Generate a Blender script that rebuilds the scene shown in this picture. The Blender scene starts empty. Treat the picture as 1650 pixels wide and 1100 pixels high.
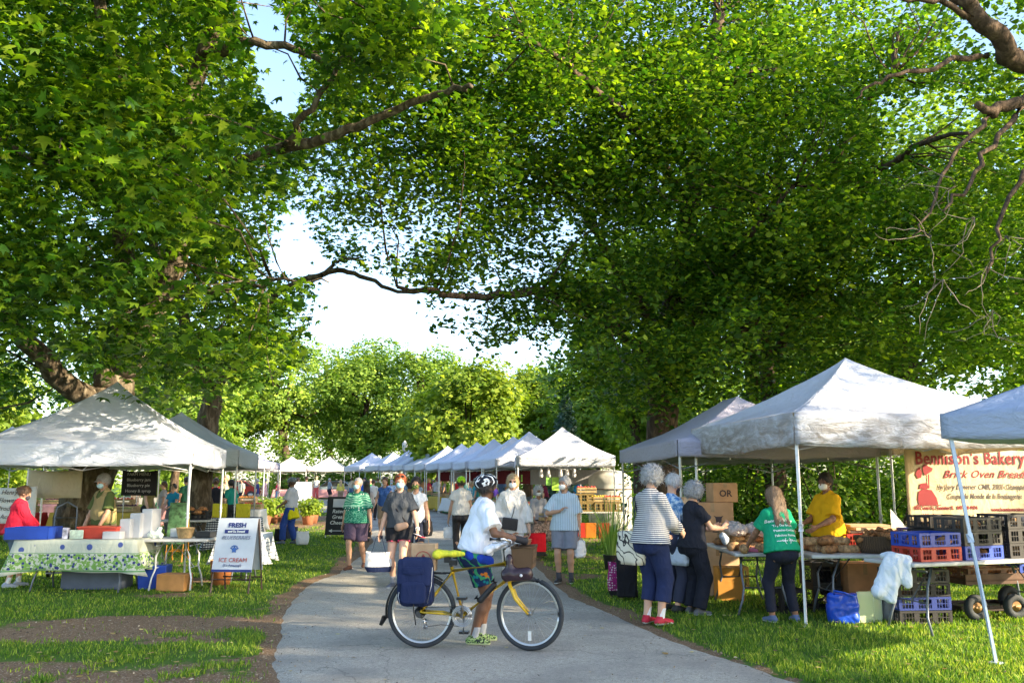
import bpy, math, random
import numpy as np
from mathutils import Vector, Matrix, noise as mnoise
from mathutils.bvhtree import BVHTree
R = math.radians
rnd = random.Random(7)
rng = np.random.default_rng(11)
sc = bpy.context.scene
# ------------------------------------------------------------------ camera
F_PX = 1400.0; CAM_H = 1.55; HOR = 778.0
PITCH = math.atan((HOR - 550) / F_PX)
cam_d = bpy.data.cameras.new('camera'); cam = bpy.data.objects.new('camera', cam_d)
sc.collection.objects.link(cam); sc.camera = cam
cam_d.sensor_width = 36; cam_d.lens = F_PX / 1650 * 36; cam_d.clip_end = 2000; cam_d.clip_start = 0.05
cam.location = (0, 0, CAM_H); cam.rotation_euler = (math.pi/2 + PITCH, 0, 0)
# ------------------------------------------------------------------ light
SUN_EL = R(23); SUN_DIR = Vector((0.90, -0.40, 0)).normalized() * math.cos(SUN_EL) + Vector((0, 0, math.sin(SUN_EL)))
wd = bpy.data.worlds.new('World'); sc.world = wd; wd.use_nodes = True
wn = wd.node_tree.nodes; wl = wd.node_tree.links
sky = wn.new('ShaderNodeTexSky'); sky.sky_type = 'NISHITA'; sky.sun_disc = False
sky.sun_elevation = SUN_EL; sky.sun_rotation = math.atan2(SUN_DIR.x, SUN_DIR.y)
sky.altitude = 200; sky.air_density = 1.0; sky.dust_density = 1.2; sky.ozone_density = 1.0
bgn = wn['Background']; bgn.inputs['Strength'].default_value = 0.15
wl.new(sky.outputs[0], bgn.inputs['Color'])
sd = bpy.data.lights.new('sun', 'SUN'); sd.energy = 5.0; sd.angle = R(0.55); sd.color = (1.0, 0.83, 0.56)
sun = bpy.data.objects.new('sun', sd); sc.collection.objects.link(sun)
sun.rotation_euler = SUN_DIR.to_track_quat('Z', 'Y').to_euler()
sc.view_settings.view_transform = 'Standard'; sc.view_settings.look = 'None'
sc.view_settings.exposure = 1.85; sc.view_settings.gamma = 1.0
try:
    sc.cycles.max_bounces = 7; sc.cycles.diffuse_bounces = 3; sc.cycles.glossy_bounces = 2
    sc.cycles.transmission_bounces = 4; sc.cycles.transparent_max_bounces = 6
    sc.cycles.use_denoising = True; sc.cycles.sample_clamp_indirect = 6
except Exception: pass
# ------------------------------------------------------------------ projection helpers (photo pixels 1650 x 1100)
CP, SP = math.cos(PITCH), math.sin(PITCH)
def gz(x, y):
    t = np.clip((np.asarray(y, float) - 26) / 40, 0, 1)
    return 0.32 * t * t * (3 - 2 * t)
def ray(px, py):
    u = (px - 825) / F_PX; v = -(py - 550) / F_PX
    return u, CP - v * SP, SP + v * CP
def G(px, py):
    """ground point seen at a photo pixel"""
    u, a, b = ray(px, py); z = 0.0
    for _ in range(30):
        t = (z - CAM_H) / b
        if t < 0 or t * a > 300: t = 300 / a
        z = float(gz(u * t, a * t))
    return Vector((u * t, a * t, z))
def AT(px, py, y):
    u, a, b = ray(px, py); t = y / a
    return Vector((u * t, y, CAM_H + b * t))
def proj(p):
    x, y, z = p[..., 0], p[..., 1], p[..., 2] - CAM_H
    d = y * CP + z * SP; v = -y * SP + z * CP
    d = np.where(np.abs(d) < 1e-6, 1e-6, d)
    return 825 + F_PX * x / d, 550 - F_PX * v / d, d
# ------------------------------------------------------------------ object helpers
def link(o, parent=None):
    sc.collection.objects.link(o)
    if parent is not None: o.parent = parent
    return o
def tag(o, label=None, cat=None, group=None, kind=None):
    if label: o['label'] = label
    if cat: o['category'] = cat
    if group: o['group'] = group
    if kind: o['kind'] = kind
    return o
def empty(name, loc=(0, 0, 0), rz=0, label=None, cat=None, group=None):
    o = bpy.data.objects.new(name, None); link(o); o.location = loc; o.rotation_euler = (0, 0, rz)
    o.empty_display_size = 0.2
    return tag(o, label, cat, group)
def np_mesh(name, V, F, mats, parent=None, mi=None, smooth=False):
    V = np.asarray(V, np.float32); me = bpy.data.meshes.new(name)
    if isinstance(F, np.ndarray):
        k = F.shape[1]; n = len(F)
        me.vertices.add(len(V)); me.vertices.foreach_set('co', V.ravel())
        me.loops.add(n * k); me.loops.foreach_set('vertex_index', F.astype(np.int32).ravel())
        me.polygons.add(n); me.polygons.foreach_set('loop_start', np.arange(0, n * k, k, dtype=np.int32))
        me.polygons.foreach_set('loop_total', np.full(n, k, np.int32))
        me.update(calc_edges=True)
    else:
        me.from_pydata([tuple(map(float, v)) for v in V], [], F); me.update()
    if not isinstance(mats, (list, tuple)): mats = [mats]
    for m in mats: me.materials.append(m)
    if mi is not None: me.polygons.foreach_set('material_index', np.asarray(mi, np.int32))
    if smooth: me.polygons.foreach_set('use_smooth', np.ones(len(me.polygons), bool))
    return link(bpy.data.objects.new(name, me), parent)
def basis(d):
    d = Vector(d).normalized()
    a = Vector((0, 0, 1)) if abs(d.z) < 0.95 else Vector((1, 0, 0))
    s = d.cross(a).normalized(); return s, s.cross(d).normalized(), d
class MB:
    def __init__(s, mx=None): s.V = []; s.F = []; s.M = []; s.S = []; s.mx = mx or Matrix.Identity(4); s.m = 0
    def add(s, V, F, smooth=False, mx=None):
        b = len(s.V); t = s.mx @ mx if mx is not None else s.mx
        s.V += [t @ Vector(v) for v in V]; s.F += [[b + i for i in f] for f in F]
        s.M += [s.m] * len(F); s.S += [smooth] * len(F); return s
    def mat(s, m): s.m = m; return s
    def box(s, c, d, rot=None, taper=1.0):
        x, y, z = d[0] / 2, d[1] / 2, d[2] / 2; t = taper
        V = [(-x*t, -y*t, -z), (x*t, -y*t, -z), (x*t, y*t, -z), (-x*t, y*t, -z), (-x, -y, z), (x, -y, z), (x, y, z), (-x, y, z)]
        F = [(0, 3, 2, 1), (4, 5, 6, 7), (0, 1, 5, 4), (1, 2, 6, 5), (2, 3, 7, 6), (3, 0, 4, 7)]
        m = Matrix.Translation(c)
        if rot is not None: m = m @ (Matrix.Rotation(rot, 4, 'Z') if not isinstance(rot, Matrix) else rot)
        return s.add(V, F, mx=m)
    def tube(s, P, r, n=8, caps=True, smooth=True, closed=False, flat=1.0):
        P = [Vector(p) for p in P]; k = len(P)
        rr = r if isinstance(r, (list, tuple)) else [r] * k
        V = []; F = []; up = None
        for i, p in enumerate(P):
            if closed: d = P[(i + 1) % k] - P[i - 1]
            else: d = P[min(i + 1, k - 1)] - P[max(i - 1, 0)]
            if d.length < 1e-9: d = Vector((0, 0, 1))
            d.normalize()
            if up is None: a, b, _ = basis(d)
            else:
                a = up - d * up.dot(d)
                if a.length < 1e-6: a = basis(d)[0]
                a.normalize(); b = d.cross(a)
            up = a
            for j in range(n):
                t = 2 * math.pi * j / n
                V.append(p + (a * math.cos(t) + b * math.sin(t) * flat) * rr[i])
        for i in range(k if closed else k - 1):
            for j in range(n):
                i2 = (i + 1) % k; F.append((i * n + j, i * n + (j + 1) % n, i2 * n + (j + 1) % n, i2 * n + j))
        if caps and not closed:
            F.append(tuple(range(n - 1, -1, -1))); F.append(tuple((k - 1) * n + j for j in range(n)))
        return s.add(V, F, smooth)
    def cyl(s, a, b, r, n=12, r2=None): return s.tube([a, b], [r, r if r2 is None else r2], n)
    def ell(s, c, r, n=12, m=8, rot=None, smooth=True):
        V = []; F = []
        for i in range(m + 1):
            th = math.pi * i / m
            for j in range(n):
                ph = 2 * math.pi * j / n
                V.append((r[0] * math.sin(th) * math.cos(ph), r[1] * math.sin(th) * math.sin(ph), r[2] * math.cos(th)))
        for i in range(m):
            for j in range(n): F.append((i * n + j, (i + 1) * n + j, (i + 1) * n + (j + 1) % n, i * n + (j + 1) % n))
        mx = Matrix.Translation(c)
        if rot is not None: mx = mx @ rot
        return s.add(V, F, smooth, mx)
    def soft(s, c, d, e=.35, n=28, m=18, noise=0, seed=0, taper=1.0):
        V = []; F = []; g = lambda v: math.copysign(abs(v) ** e, v)
        for i in range(m + 1):
            th = math.pi * i / m - math.pi / 2
            for j in range(n):
                ph = 2 * math.pi * j / n; x, y, z = g(math.cos(th)) * g(math.cos(ph)), g(math.cos(th)) * g(math.sin(ph)), g(math.sin(th)); t = 1 + (taper - 1) * (z + 1) / 2
                q = noise * (mnoise.noise(Vector((x * 2 + seed, y * 2, z * 2))) + .5 * mnoise.noise(Vector((x * 5 + seed, y * 5, z * 5))))
                V.append((c[0] + x * t * (d[0] / 2 + q), c[1] + y * t * (d[1] / 2 + q), c[2] + z * (d[2] / 2 + q)))
        for i in range(m):
            for j in range(n): F.append((i * n + j, i * n + (j + 1) % n, (i + 1) * n + (j + 1) % n, (i + 1) * n + j))
        return s.add(V, F, True)
    def lathe(s, prof, c=(0, 0, 0), n=16, smooth=True, rot=None):
        V = []; F = []
        for (r, z) in prof:
            for j in range(n): t = 2 * math.pi * j / n; V.append((r * math.cos(t), r * math.sin(t), z))
        for i in range(len(prof) - 1):
            for j in range(n): F.append((i * n + j, i * n + (j + 1) % n, (i + 1) * n + (j + 1) % n, (i + 1) * n + j))
        mx = Matrix.Translation(c)
        if rot is not None: mx = mx @ rot
        return s.add(V, F, smooth, mx)
    def torus(s, c, R_, r, axis='Y', n=32, m=8, flat=1.0):
        P = []
        for i in range(n):
            t = 2 * math.pi * i / n; a, b = R_ * math.cos(t), R_ * math.sin(t)
            P.append(Vector(c) + (Vector((a, 0, b)) if axis == 'Y' else Vector((a, b, 0)) if axis == 'Z' else Vector((0, a, b))))
        return s.tube(P, r, m, closed=True, flat=flat)
    def prism(s, pts, d, axis='Y'):
        """2d outline (x,z) extruded by thickness d along y"""
        n = len(pts)
        V = [(x, -d / 2, z) for x, z in pts] + [(x, d / 2, z) for x, z in pts]
        F = [tuple(range(n)), tuple(range(2 * n - 1, n - 1, -1))] + [(i, i + n, (i + 1) % n + n, (i + 1) % n) for i in range(n)]
        return s.add(V, F)
    def grid(s, fn, nu, nv, smooth=True):
        V = [fn(i / nu, j / nv) for j in range(nv + 1) for i in range(nu + 1)]
        F = [(j * (nu + 1) + i, j * (nu + 1) + i + 1, (j + 1) * (nu + 1) + i + 1, (j + 1) * (nu + 1) + i) for j in range(nv) for i in range(nu)]
        return s.add(V, F, smooth)
    def build(s, name, mats, parent=None, label=None):
        if not isinstance(mats, (list, tuple)): mats = [mats]
        me = bpy.data.meshes.new(name); me.from_pydata([tuple(v) for v in s.V], [], s.F)
        for m in mats: me.materials.append(m)
        me.polygons.foreach_set('material_index', s.M); me.polygons.foreach_set('use_smooth', s.S); me.update()
        o = link(bpy.data.objects.new(name, me), parent)
        if label: o['label'] = label
        return o
def solid(o, t, off=0):
    m = o.modifiers.new('thickness', 'SOLIDIFY'); m.thickness = t; m.offset = off; return o
def bevel(o, w=0.004, seg=2):
    m = o.modifiers.new('bevel', 'BEVEL'); m.width = w; m.segments = seg; m.limit_method = 'ANGLE'; return o
def copy_tree(o, parent=None):
    c = o.copy(); link(c, parent)
    if parent is not None: c.matrix_parent_inverse = o.matrix_parent_inverse
    for ch in list(o.children): copy_tree(ch, c)
    return c
# ------------------------------------------------------------------ materials
_mc = {}
def nt(name):
    m = bpy.data.materials.new(name); m.use_nodes = True
    return m, m.node_tree.nodes, m.node_tree.links, m.node_tree.nodes['Principled BSDF']
def mixc(n, l, fac, a, b, typ='MIX'):
    x = n.new('ShaderNodeMix'); x.data_type = 'RGBA'; x.blend_type = typ
    for sock, v in ((x.inputs[0], fac), (x.inputs[6], a), (x.inputs[7], b)):
        if isinstance(v, (int, float)): sock.default_value = v
        elif isinstance(v, (tuple, list)): sock.default_value = (*v[:3], 1)
        else: l.new(v, sock)
    return x.outputs[2]
def noise_n(n, l, scale, detail=4, co=None, rough=0.55, dist=0.0):
    t = n.new('ShaderNodeTexNoise'); t.inputs['Scale'].default_value = scale; t.inputs['Detail'].default_value = detail
    t.inputs['Roughness'].default_value = rough; t.inputs['Distortion'].default_value = dist
    if co is not None: l.new(co, t.inputs['Vector'])
    return t.outputs[0]
def ramp_n(n, l, fac, stops, interp='LINEAR'):
    r = n.new('ShaderNodeValToRGB'); e = r.color_ramp.elements; r.color_ramp.interpolation = interp
    while len(e) < len(stops): e.new(0.5)
    for el, (p, c) in zip(e, stops):
        el.position = p; el.color = (*(c if isinstance(c, (tuple, list)) else (c, c, c)), 1)
    l.new(fac, r.inputs[0]); return r.outputs[0]
def coords(n, which='Object'): return n.new('ShaderNodeTexCoord').outputs[which]
def bump_n(n, l, h, strength, dist, bs):
    b = n.new('ShaderNodeBump'); b.inputs['Strength'].default_value = strength; b.inputs['Distance'].default_value = dist
    l.new(h, b.inputs['Height']); l.new(b.outputs[0], bs.inputs['Normal'])
def mat(name, col, rough=0.6, var=0.12, scale=6.0, bump=0.0, metal=0.0, bscale=None, coat=0.0, spec=0.4, dirt=None, emis=None):
    if name in _mc: return _mc[name]
    m, n, l, bs = nt(name); co = coords(n)
    f = noise_n(n, l, scale, 5, co)
    f = ramp_n(n, l, f, [(0.3, 0.0), (0.7, 1.0)])
    dk = tuple(max(0, c * (1 - var * 1.6)) for c in col); lt = tuple(min(1, c * (1 + var)) for c in col)
    c = mixc(n, l, f, dk, lt)
    if dirt:
        f2 = ramp_n(n, l, noise_n(n, l, dirt[0], 6, co, 0.65), [(0.5, 0.0), (0.72, 1.0)])
        mm = n.new('ShaderNodeMath'); mm.operation = 'MULTIPLY'; mm.inputs[1].default_value = dirt[2]; l.new(f2, mm.inputs[0])
        c = mixc(n, l, mm.outputs[0], c, dirt[1])
    l.new(c, bs.inputs['Base Color']); bs.inputs['Roughness'].default_value = rough; bs.inputs['Metallic'].default_value = metal
    bs.inputs['Specular IOR Level'].default_value = spec; bs.inputs['Coat Weight'].default_value = coat
    if bump: bump_n(n, l, noise_n(n, l, bscale or scale * 4, 4, co), bump, 0.01, bs)
    _mc[name] = m; return m
def fabric(name, col, var=0.10, wrinkle=0.5, rough=0.9, trans=0.0):
    """cloth with soft creases"""
    if name in _mc: return _mc[name]
    m, n, l, bs = nt(name); co = coords(n)
    f = noise_n(n, l, 9, 4, co, 0.5, 0.8)
    l.new(mixc(n, l, f, tuple(c * (1 - var) for c in col), tuple(min(1, c * (1 + var)) for c in col)), bs.inputs['Base Color'])
    bs.inputs['Roughness'].default_value = rough; bs.inputs['Specular IOR Level'].default_value = 0.2
    mp = n.new('ShaderNodeMapping'); mp.inputs['Scale'].default_value = (6, 6, 3.5); l.new(co, mp.inputs['Vector'])
    bump_n(n, l, noise_n(n, l, 1.3, 2, mp.outputs[0], 0.45, 1.4), wrinkle * .95, 0.05, bs)
    _mc[name] = m; return m
def leaf_mat(name, c1, c2, c3, tr=0.5, tcol=None, rough=0.42, bg=(0.35, (0.72, 0.82, 0.8), (1.25, 1.12, 0.9))):
    m, n, l, bs = nt(name)
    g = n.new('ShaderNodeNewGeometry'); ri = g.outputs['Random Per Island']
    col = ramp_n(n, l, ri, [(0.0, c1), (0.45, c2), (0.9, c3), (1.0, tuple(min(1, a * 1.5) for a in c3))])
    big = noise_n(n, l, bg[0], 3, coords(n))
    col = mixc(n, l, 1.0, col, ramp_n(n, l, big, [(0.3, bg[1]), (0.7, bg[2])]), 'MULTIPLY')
    l.new(col, bs.inputs['Base Color']); bs.inputs['Roughness'].default_value = rough; bs.inputs['Specular IOR Level'].default_value = 0.35
    t = n.new('ShaderNodeBsdfTranslucent')
    l.new(mixc(n, l, 1.0, col, tcol or (2.0, 2.3, 0.6), 'MULTIPLY'), t.inputs['Color'])
    mx = n.new('ShaderNodeMixShader'); mx.inputs[0].default_value = tr
    l.new(bs.outputs[0], mx.inputs[1]); l.new(t.outputs[0], mx.inputs[2]); l.new(mx.outputs[0], n['Material Output'].inputs[0])
    return m
M_LEAF_PLANE = leaf_mat('plane_tree_leaf', (0.022, 0.064, 0.009), (0.048, 0.115, 0.014), (0.18, 0.26, 0.02), 0.42)  # wide random leaf tones: yellow ones imitate sunlit leaves, dark ones shaded leaves
M_LEAF_LINDEN = leaf_mat('linden_leaf', (0.022, 0.063, 0.009), (0.045, 0.108, 0.013), (0.17, 0.24, 0.02), 0.42)  # same spread, sunlit yellow and shaded dark put into the leaf colour
M_LEAF_FAR = leaf_mat('far_leaf', (0.10, 0.19, 0.03), (0.16, 0.27, 0.04), (0.26, 0.36, 0.05), 0.4, (1.5, 1.6, 0.6), 0.6)
M_LEAF_YEL = leaf_mat('yellowing_leaf', (0.11, 0.19, 0.02), (0.18, 0.28, 0.03), (0.28, 0.36, 0.04), 0.45, (1.4, 1.4, 0.6), 0.6)
M_LEAF_BUSH = leaf_mat('bush_leaf', (0.045, 0.11, 0.016), (0.09, 0.18, 0.024), (0.20, 0.28, 0.045), 0.38)
M_BLADE = leaf_mat('grass_blade', (0.05, 0.13, 0.015), (0.10, 0.22, 0.02), (0.26, 0.34, 0.06), 0.4, (1.6, 1.7, 0.6), 0.6, (1.6, (.75, .82, .8), (1.5, 1.22, 1.0)))
def bark(name, a, b, c, plates=True):
    m, n, l, bs = nt(name); co = coords(n)
    mp = n.new('ShaderNodeMapping'); mp.inputs['Scale'].default_value = (1, 1, 0.3); l.new(co, mp.inputs['Vector'])
    f = noise_n(n, l, 9, 8, mp.outputs[0], 0.65, 0.6)
    v = n.new('ShaderNodeTexVoronoi'); v.inputs['Scale'].default_value = 5.0; l.new(mp.outputs[0], v.inputs['Vector'])
    col = ramp_n(n, l, f, [(0.32, a), (0.5, b), (0.68, c)])
    l.new(col, bs.inputs['Base Color']); bs.inputs['Roughness'].default_value = 0.9; bs.inputs['Specular IOR Level'].default_value = 0.15
    ad = n.new('ShaderNodeMath'); ad.operation = 'ADD'; l.new(f, ad.inputs[0]); l.new(v.outputs[0], ad.inputs[1])
    bump_n(n, l, ad.outputs[0], 0.9, 0.05, bs); return m
M_BARK_PLANE = bark('plane_bark', (0.04, 0.03, 0.02), (0.10, 0.078, 0.054), (0.25, 0.21, 0.155))
M_BARK = bark('dark_bark', (0.03, 0.022, 0.016), (0.08, 0.055, 0.04), (0.17, 0.12, 0.085))
# ------------------------------------------------------------------ path edges (traced on the ground from the photograph)
LE = [(380, 1240), (418, 1160), (438, 1100), (440, 1045), (448, 1005), (470, 968), (500, 938), (540, 922), (566, 905), (588, 885), (597, 866), (596, 850), (578, 838), (540, 827), (490, 821), (430, 817), (300, 813), (100, 811)]
RE = [(2100, 1240), (1560, 1160), (1310, 1100), (1190, 1062), (1090, 1030), (1005, 995), (940, 968), (905, 950), (868, 915), (835, 885), (806, 864), (780, 848), (752, 836), (715, 825), (660, 815), (570, 806), (430, 801), (100, 799)]
LEg = [G(*p) for p in LE]; REg = [G(*p) for p in RE]
LEg.insert(0, Vector((-2.6, -12, 0))); REg.insert(0, Vector((6.5, -12, 0)))
def resamp(P, n):
    P = np.array([tuple(p) for p in P]); s = np.r_[0, np.cumsum(np.linalg.norm(np.diff(P, axis=0), axis=1))]
    return P
def spline(P, per=6):
    P = [np.array(tuple(p)) for p in P]; out = []
    for i in range(len(P) - 1):
        p0, p1, p2, p3 = P[max(i - 1, 0)], P[i], P[i + 1], P[min(i + 2, len(P) - 1)]
        for k in range(per):
            t = k / per
            out.append(0.5 * ((2 * p1) + (-p0 + p2) * t + (2 * p0 - 5 * p1 + 4 * p2 - p3) * t * t + (-p0 + 3 * p1 - 3 * p2 + p3) * t ** 3))
    out.append(P[-1]); return np.array(out)
LS = spline(LEg, 10); RS = spline(REg, 10)
jit = np.random.default_rng(3)
def rough_edge(S, sgn):
    n = len(S); w = np.convolve(jit.normal(size=n + 4), [0.2] * 5, 'valid'); S = S.copy(); S[:, 0] += sgn * w * 0.06; return S
LS = rough_edge(LS, 1); RS = rough_edge(RS, 1)
def seg_dist(P, S):
    """distance of points P (n,2) to polyline S (m,2+)"""
    d = np.full(len(P), 1e9)
    for i in range(len(S) - 1):
        a = S[i, :2]; b = S[i + 1, :2]; ab = b - a; t = np.clip(((P - a) @ ab) / (ab @ ab + 1e-9), 0, 1)
        d = np.minimum(d, np.linalg.norm(P - a - t[:, None] * ab, axis=1))
    return d
def in_poly(x, y, poly):
    inside = np.zeros(np.shape(x), bool); n = len(poly); j = n - 1
    for i in range(n):
        xi, yi = poly[i][0], poly[i][1]; xj, yj = poly[j][0], poly[j][1]
        c = ((yi > y) != (yj > y)) & (x < (xj - xi) * (y - yi) / (yj - yi + 1e-12) + xi); inside ^= c; j = i
    return inside
PATHPOLY = [tuple(p[:2]) for p in LS] + [tuple(p[:2]) for p in RS[::-1]]
# value noise
_vn = np.random.default_rng(5).random((64, 64))
def vnoise(x, y, s):
    x = x * s; y = y * s; xi = np.floor(x).astype(int); yi = np.floor(y).astype(int); fx = x - xi; fy = y - yi
    fx = fx * fx * (3 - 2 * fx); fy = fy * fy * (3 - 2 * fy); a = _vn
    g = lambda i, j: a[i % 64, j % 64]
    return (g(xi, yi) * (1 - fx) + g(xi + 1, yi) * fx) * (1 - fy) + (g(xi, yi + 1) * (1 - fx) + g(xi + 1, yi + 1) * fx) * fy
def fbm(x, y, s): return (vnoise(x, y, s) + 0.5 * vnoise(x + 9, y + 4, s * 2.1) + 0.25 * vnoise(x + 3, y + 7, s * 4.3)) / 1.75
DIRT_BLOBS = [(250, 1005, 1.6, 0.6, 1.25), (60, 1020, 1.5, 0.6, 1.1), (110, 1085, 1.6, 0.55, 1.2), (330, 1030, 0.7, 0.35, 0.7), (380, 1062, 0.35, 0.2, 0.8), (280, 958, 0.9, 0.5, 0.6),
              (330, 935, 0.8, 0.5, 0.5), (950, 985, 0.8, 0.5, 0.9), (890, 930, 0.8, 0.8, 0.8), (520, 840, 7, 5.5, 1.2), (1230, 905, 3, 2.0, 0.4), (700, 835, 3, 4, 0.8), (180, 905, 2.2, 1.0, .5), (870, 870, 5, 7, 0.5), (520, 900, 1.2, .8, .35)]
def dirtmask(x, y):
    P = np.stack([x, y], 1); near = (y < 60)
    d = np.full(len(x), 9.0)
    dl = seg_dist(P[near], LS[::2]); dr = seg_dist(P[near], RS[::2]); d[near] = np.minimum(dl * 1.0, dr * 1.25)
    w = (0.12 + 0.32 * fbm(x, y, 0.9)) * np.clip((y - 6) / 6, 0.4, 1)
    m = np.clip(1.25 - d / w, 0, 1.2)
    b = np.zeros(len(x))
    for px, py, rx, ry, s in DIRT_BLOBS:
        g = G(px, py); b = np.maximum(b, s * np.clip(1.35 - np.hypot((x - g.x) / rx, (y - g.y) / ry), 0, 1))
    f = 0.5 * fbm(x + 20, y, 1.3) + 0.5 * fbm(x, y + 11, 3.4)
    return np.clip(m + b * np.clip(-0.55 + 3.0 * f, 0, 1.6) + np.clip((f - 0.62) * 3, 0, 0.6) * (x < 2) + (fbm(x, y + 30, 3.1) - 0.5) * 0.5 * (m + b > .1), 0, 1)
# ================================================================== GROUND, PATH, GRASS
def make_ground():
    xs = np.unique(np.r_[-400, -250, -150, -100, -70, -50, -40, np.arange(-32, -11, 1.0), np.arange(-11, 11, 0.13), np.arange(11, 33, 1.0), 40, 50, 70, 100, 150, 250, 400])
    ys = np.unique(np.r_[-60, -30, -15, -8, -4, 0, 3, np.arange(5, 16, 0.13), np.arange(16, 32, 0.3), np.arange(32, 80, 1.2), 90, 110, 150, 200, 300, 500, 900])
    X, Y = np.meshgrid(xs, ys); x = X.ravel(); y = Y.ravel(); d = dirtmask(x, y)
    z = gz(x, y) - 0.004 + np.where((x > -11) & (x < 11) & (y > 4) & (y < 40), (fbm(x, y, 0.9) - 0.5) * 0.03, 0)
    inp = in_poly(x, y, PATHPOLY); z = np.where(inp | (seg_dist(np.stack([x, y], 1), LS[::3]) < .35) | (seg_dist(np.stack([x, y], 1), RS[::3]) < .35), gz(x, y) - 0.012, z)
    nx, ny = len(xs), len(ys); i, j = np.meshgrid(np.arange(nx - 1), np.arange(ny - 1)); a = (j * nx + i).ravel()
    F = np.stack([a, a + 1, a + nx + 1, a + nx], 1)
    m, n, l, bs = nt('lawn_and_soil'); co = coords(n)
    at = n.new('ShaderNodeAttribute'); at.attribute_name = 'soil'
    f1 = noise_n(n, l, 60, 5, co); f2 = noise_n(n, l, 1.2, 4, co); f3 = noise_n(n, l, 14, 6, co, 0.7)
    grass = mixc(n, l, f1, (0.035, 0.085, 0.012), (0.10, 0.19, 0.03)); grass = mixc(n, l, f2, grass, (0.10, 0.16, 0.03))
    soil = mixc(n, l, f3, (0.095, 0.058, 0.034), (0.33, 0.215, 0.13))
    v = n.new('ShaderNodeTexVoronoi'); v.inputs['Scale'].default_value = 38; l.new(co, v.inputs['Vector'])
    soil = mixc(n, l, ramp_n(n, l, v.outputs[0], [(0.18, 1.0), (0.3, 0.0)]), soil, (0.46, 0.37, 0.27))
    ad = n.new('ShaderNodeMath'); ad.operation = 'ADD'; l.new(at.outputs['Fac'], ad.inputs[0])
    s2 = n.new('ShaderNodeMath'); s2.operation = 'MULTIPLY_ADD'; s2.inputs[1].default_value = 0.8; s2.inputs[2].default_value = -0.4; l.new(f3, s2.inputs[0]); l.new(s2.outputs[0], ad.inputs[1])
    fac = ramp_n(n, l, ad.outputs[0], [(0.35, 0.0), (0.55, 1.0)])
    l.new(mixc(n, l, fac, grass, soil), bs.inputs['Base Color']); bs.inputs['Roughness'].default_value = 0.95; bs.inputs['Specular IOR Level'].default_value = 0.1
    bump_n(n, l, f3, 0.8, 0.04, bs)
    o = np_mesh('ground', np.stack([x, y, z], 1), F, m, smooth=True); tag(o, kind='structure')
    a_ = o.data.attributes.new('soil', 'FLOAT', 'POINT'); a_.data.foreach_set('value', d.astype(np.float32))
make_ground()
def make_path():
    n = len(LS); K = 10; V = []
    for i in range(n):
        for k in range(K + 1):
            p = LS[i] * (1 - k / K) + RS[i] * (k / K); e = 0.012 if 0 < k < K else -0.02
            V.append((p[0], p[1], float(gz(p[0], p[1])) + e))
    F = [(i * (K + 1) + k, i * (K + 1) + k + 1, (i + 1) * (K + 1) + k + 1, (i + 1) * (K + 1) + k) for i in range(n - 1) for k in range(K)]
    # keep the crown of the path close to its edges
    V = np.array(V); V2 = V.copy()
    for i in range(n):
        b = i * (K + 1)
        V2[b + 1, :2] = V[b, :2] * 0.96 + V[b + K, :2] * 0.04 * 1; V2[b + K - 1, :2] = V[b + K, :2] * 0.96 + V[b, :2] * 0.04
    m, nn, l, bs = nt('asphalt'); co = coords(nn)
    f = noise_n(nn, l, 170, 3, co, 0.7); f2 = noise_n(nn, l, 1.1, 5, co); f3 = noise_n(nn, l, 9, 6, co, 0.7)
    c = ramp_n(nn, l, f, [(0.32, (0.15, 0.14, 0.12)), (0.5, (0.37, 0.345, 0.30)), (0.68, (0.62, 0.58, 0.51))])
    f4 = noise_n(nn, l, 42, 4, co, 0.8); c = mixc(nn, l, 1.0, c, ramp_n(nn, l, f4, [(.35, (.62, .62, .62)), (.5, (1, 1, 1)), (.65, (1.25, 1.24, 1.2))]), 'MULTIPLY')
    c = mixc(nn, l, ramp_n(nn, l, f2, [(0.42, 0.0), (0.68, 0.75)]), c, (0.22, 0.205, 0.185))
    c = mixc(nn, l, ramp_n(nn, l, f3, [(0.60, 0.0), (0.75, 0.55)]), c, (0.10, 0.085, 0.075))
    vc = nn.new('ShaderNodeTexVoronoi'); vc.feature = 'DISTANCE_TO_EDGE'; vc.inputs['Scale'].default_value = 0.42; wv = nn.new('ShaderNodeVectorMath'); wv.operation = 'MULTIPLY_ADD'; cn = nn.new('ShaderNodeTexNoise'); cn.inputs['Scale'].default_value = 1.7; cn.inputs['Detail'].default_value = 6; l.new(co, cn.inputs['Vector']); wv.inputs[1].default_value = (1.1, 1.1, 0); l.new(cn.outputs[1], wv.inputs[0]); l.new(co, wv.inputs[2]); l.new(wv.outputs[0], vc.inputs['Vector'])
    c = mixc(nn, l, ramp_n(nn, l, vc.outputs[0], [(0.0, 0.45), (0.004, 0.0)]), c, (0.06, 0.055, 0.05))
    l.new(c, bs.inputs['Base Color']); bs.inputs['Roughness'].default_value = 0.85; bs.inputs['Specular IOR Level'].default_value = 0.25
    bump_n(nn, l, f, 0.6, 0.006, bs)
    o = np_mesh('path', V2, np.array(F), m, smooth=True); tag(o, kind='structure')
make_path()
def scatter_pts(n, ymin, ymax, power=2.0, margin=1.15, rg=rng):
    """points in the camera's ground wedge, density ~ 1/y**power"""
    u = rg.random(n); lo, hi = ymin, ymax
    if power == 2: y = lo * (hi / lo) ** u
    else: y = lo + (hi - lo) * u
    x = (rg.random(n) * 2 - 1) * 0.62 * y * margin
    return x, y
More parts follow.
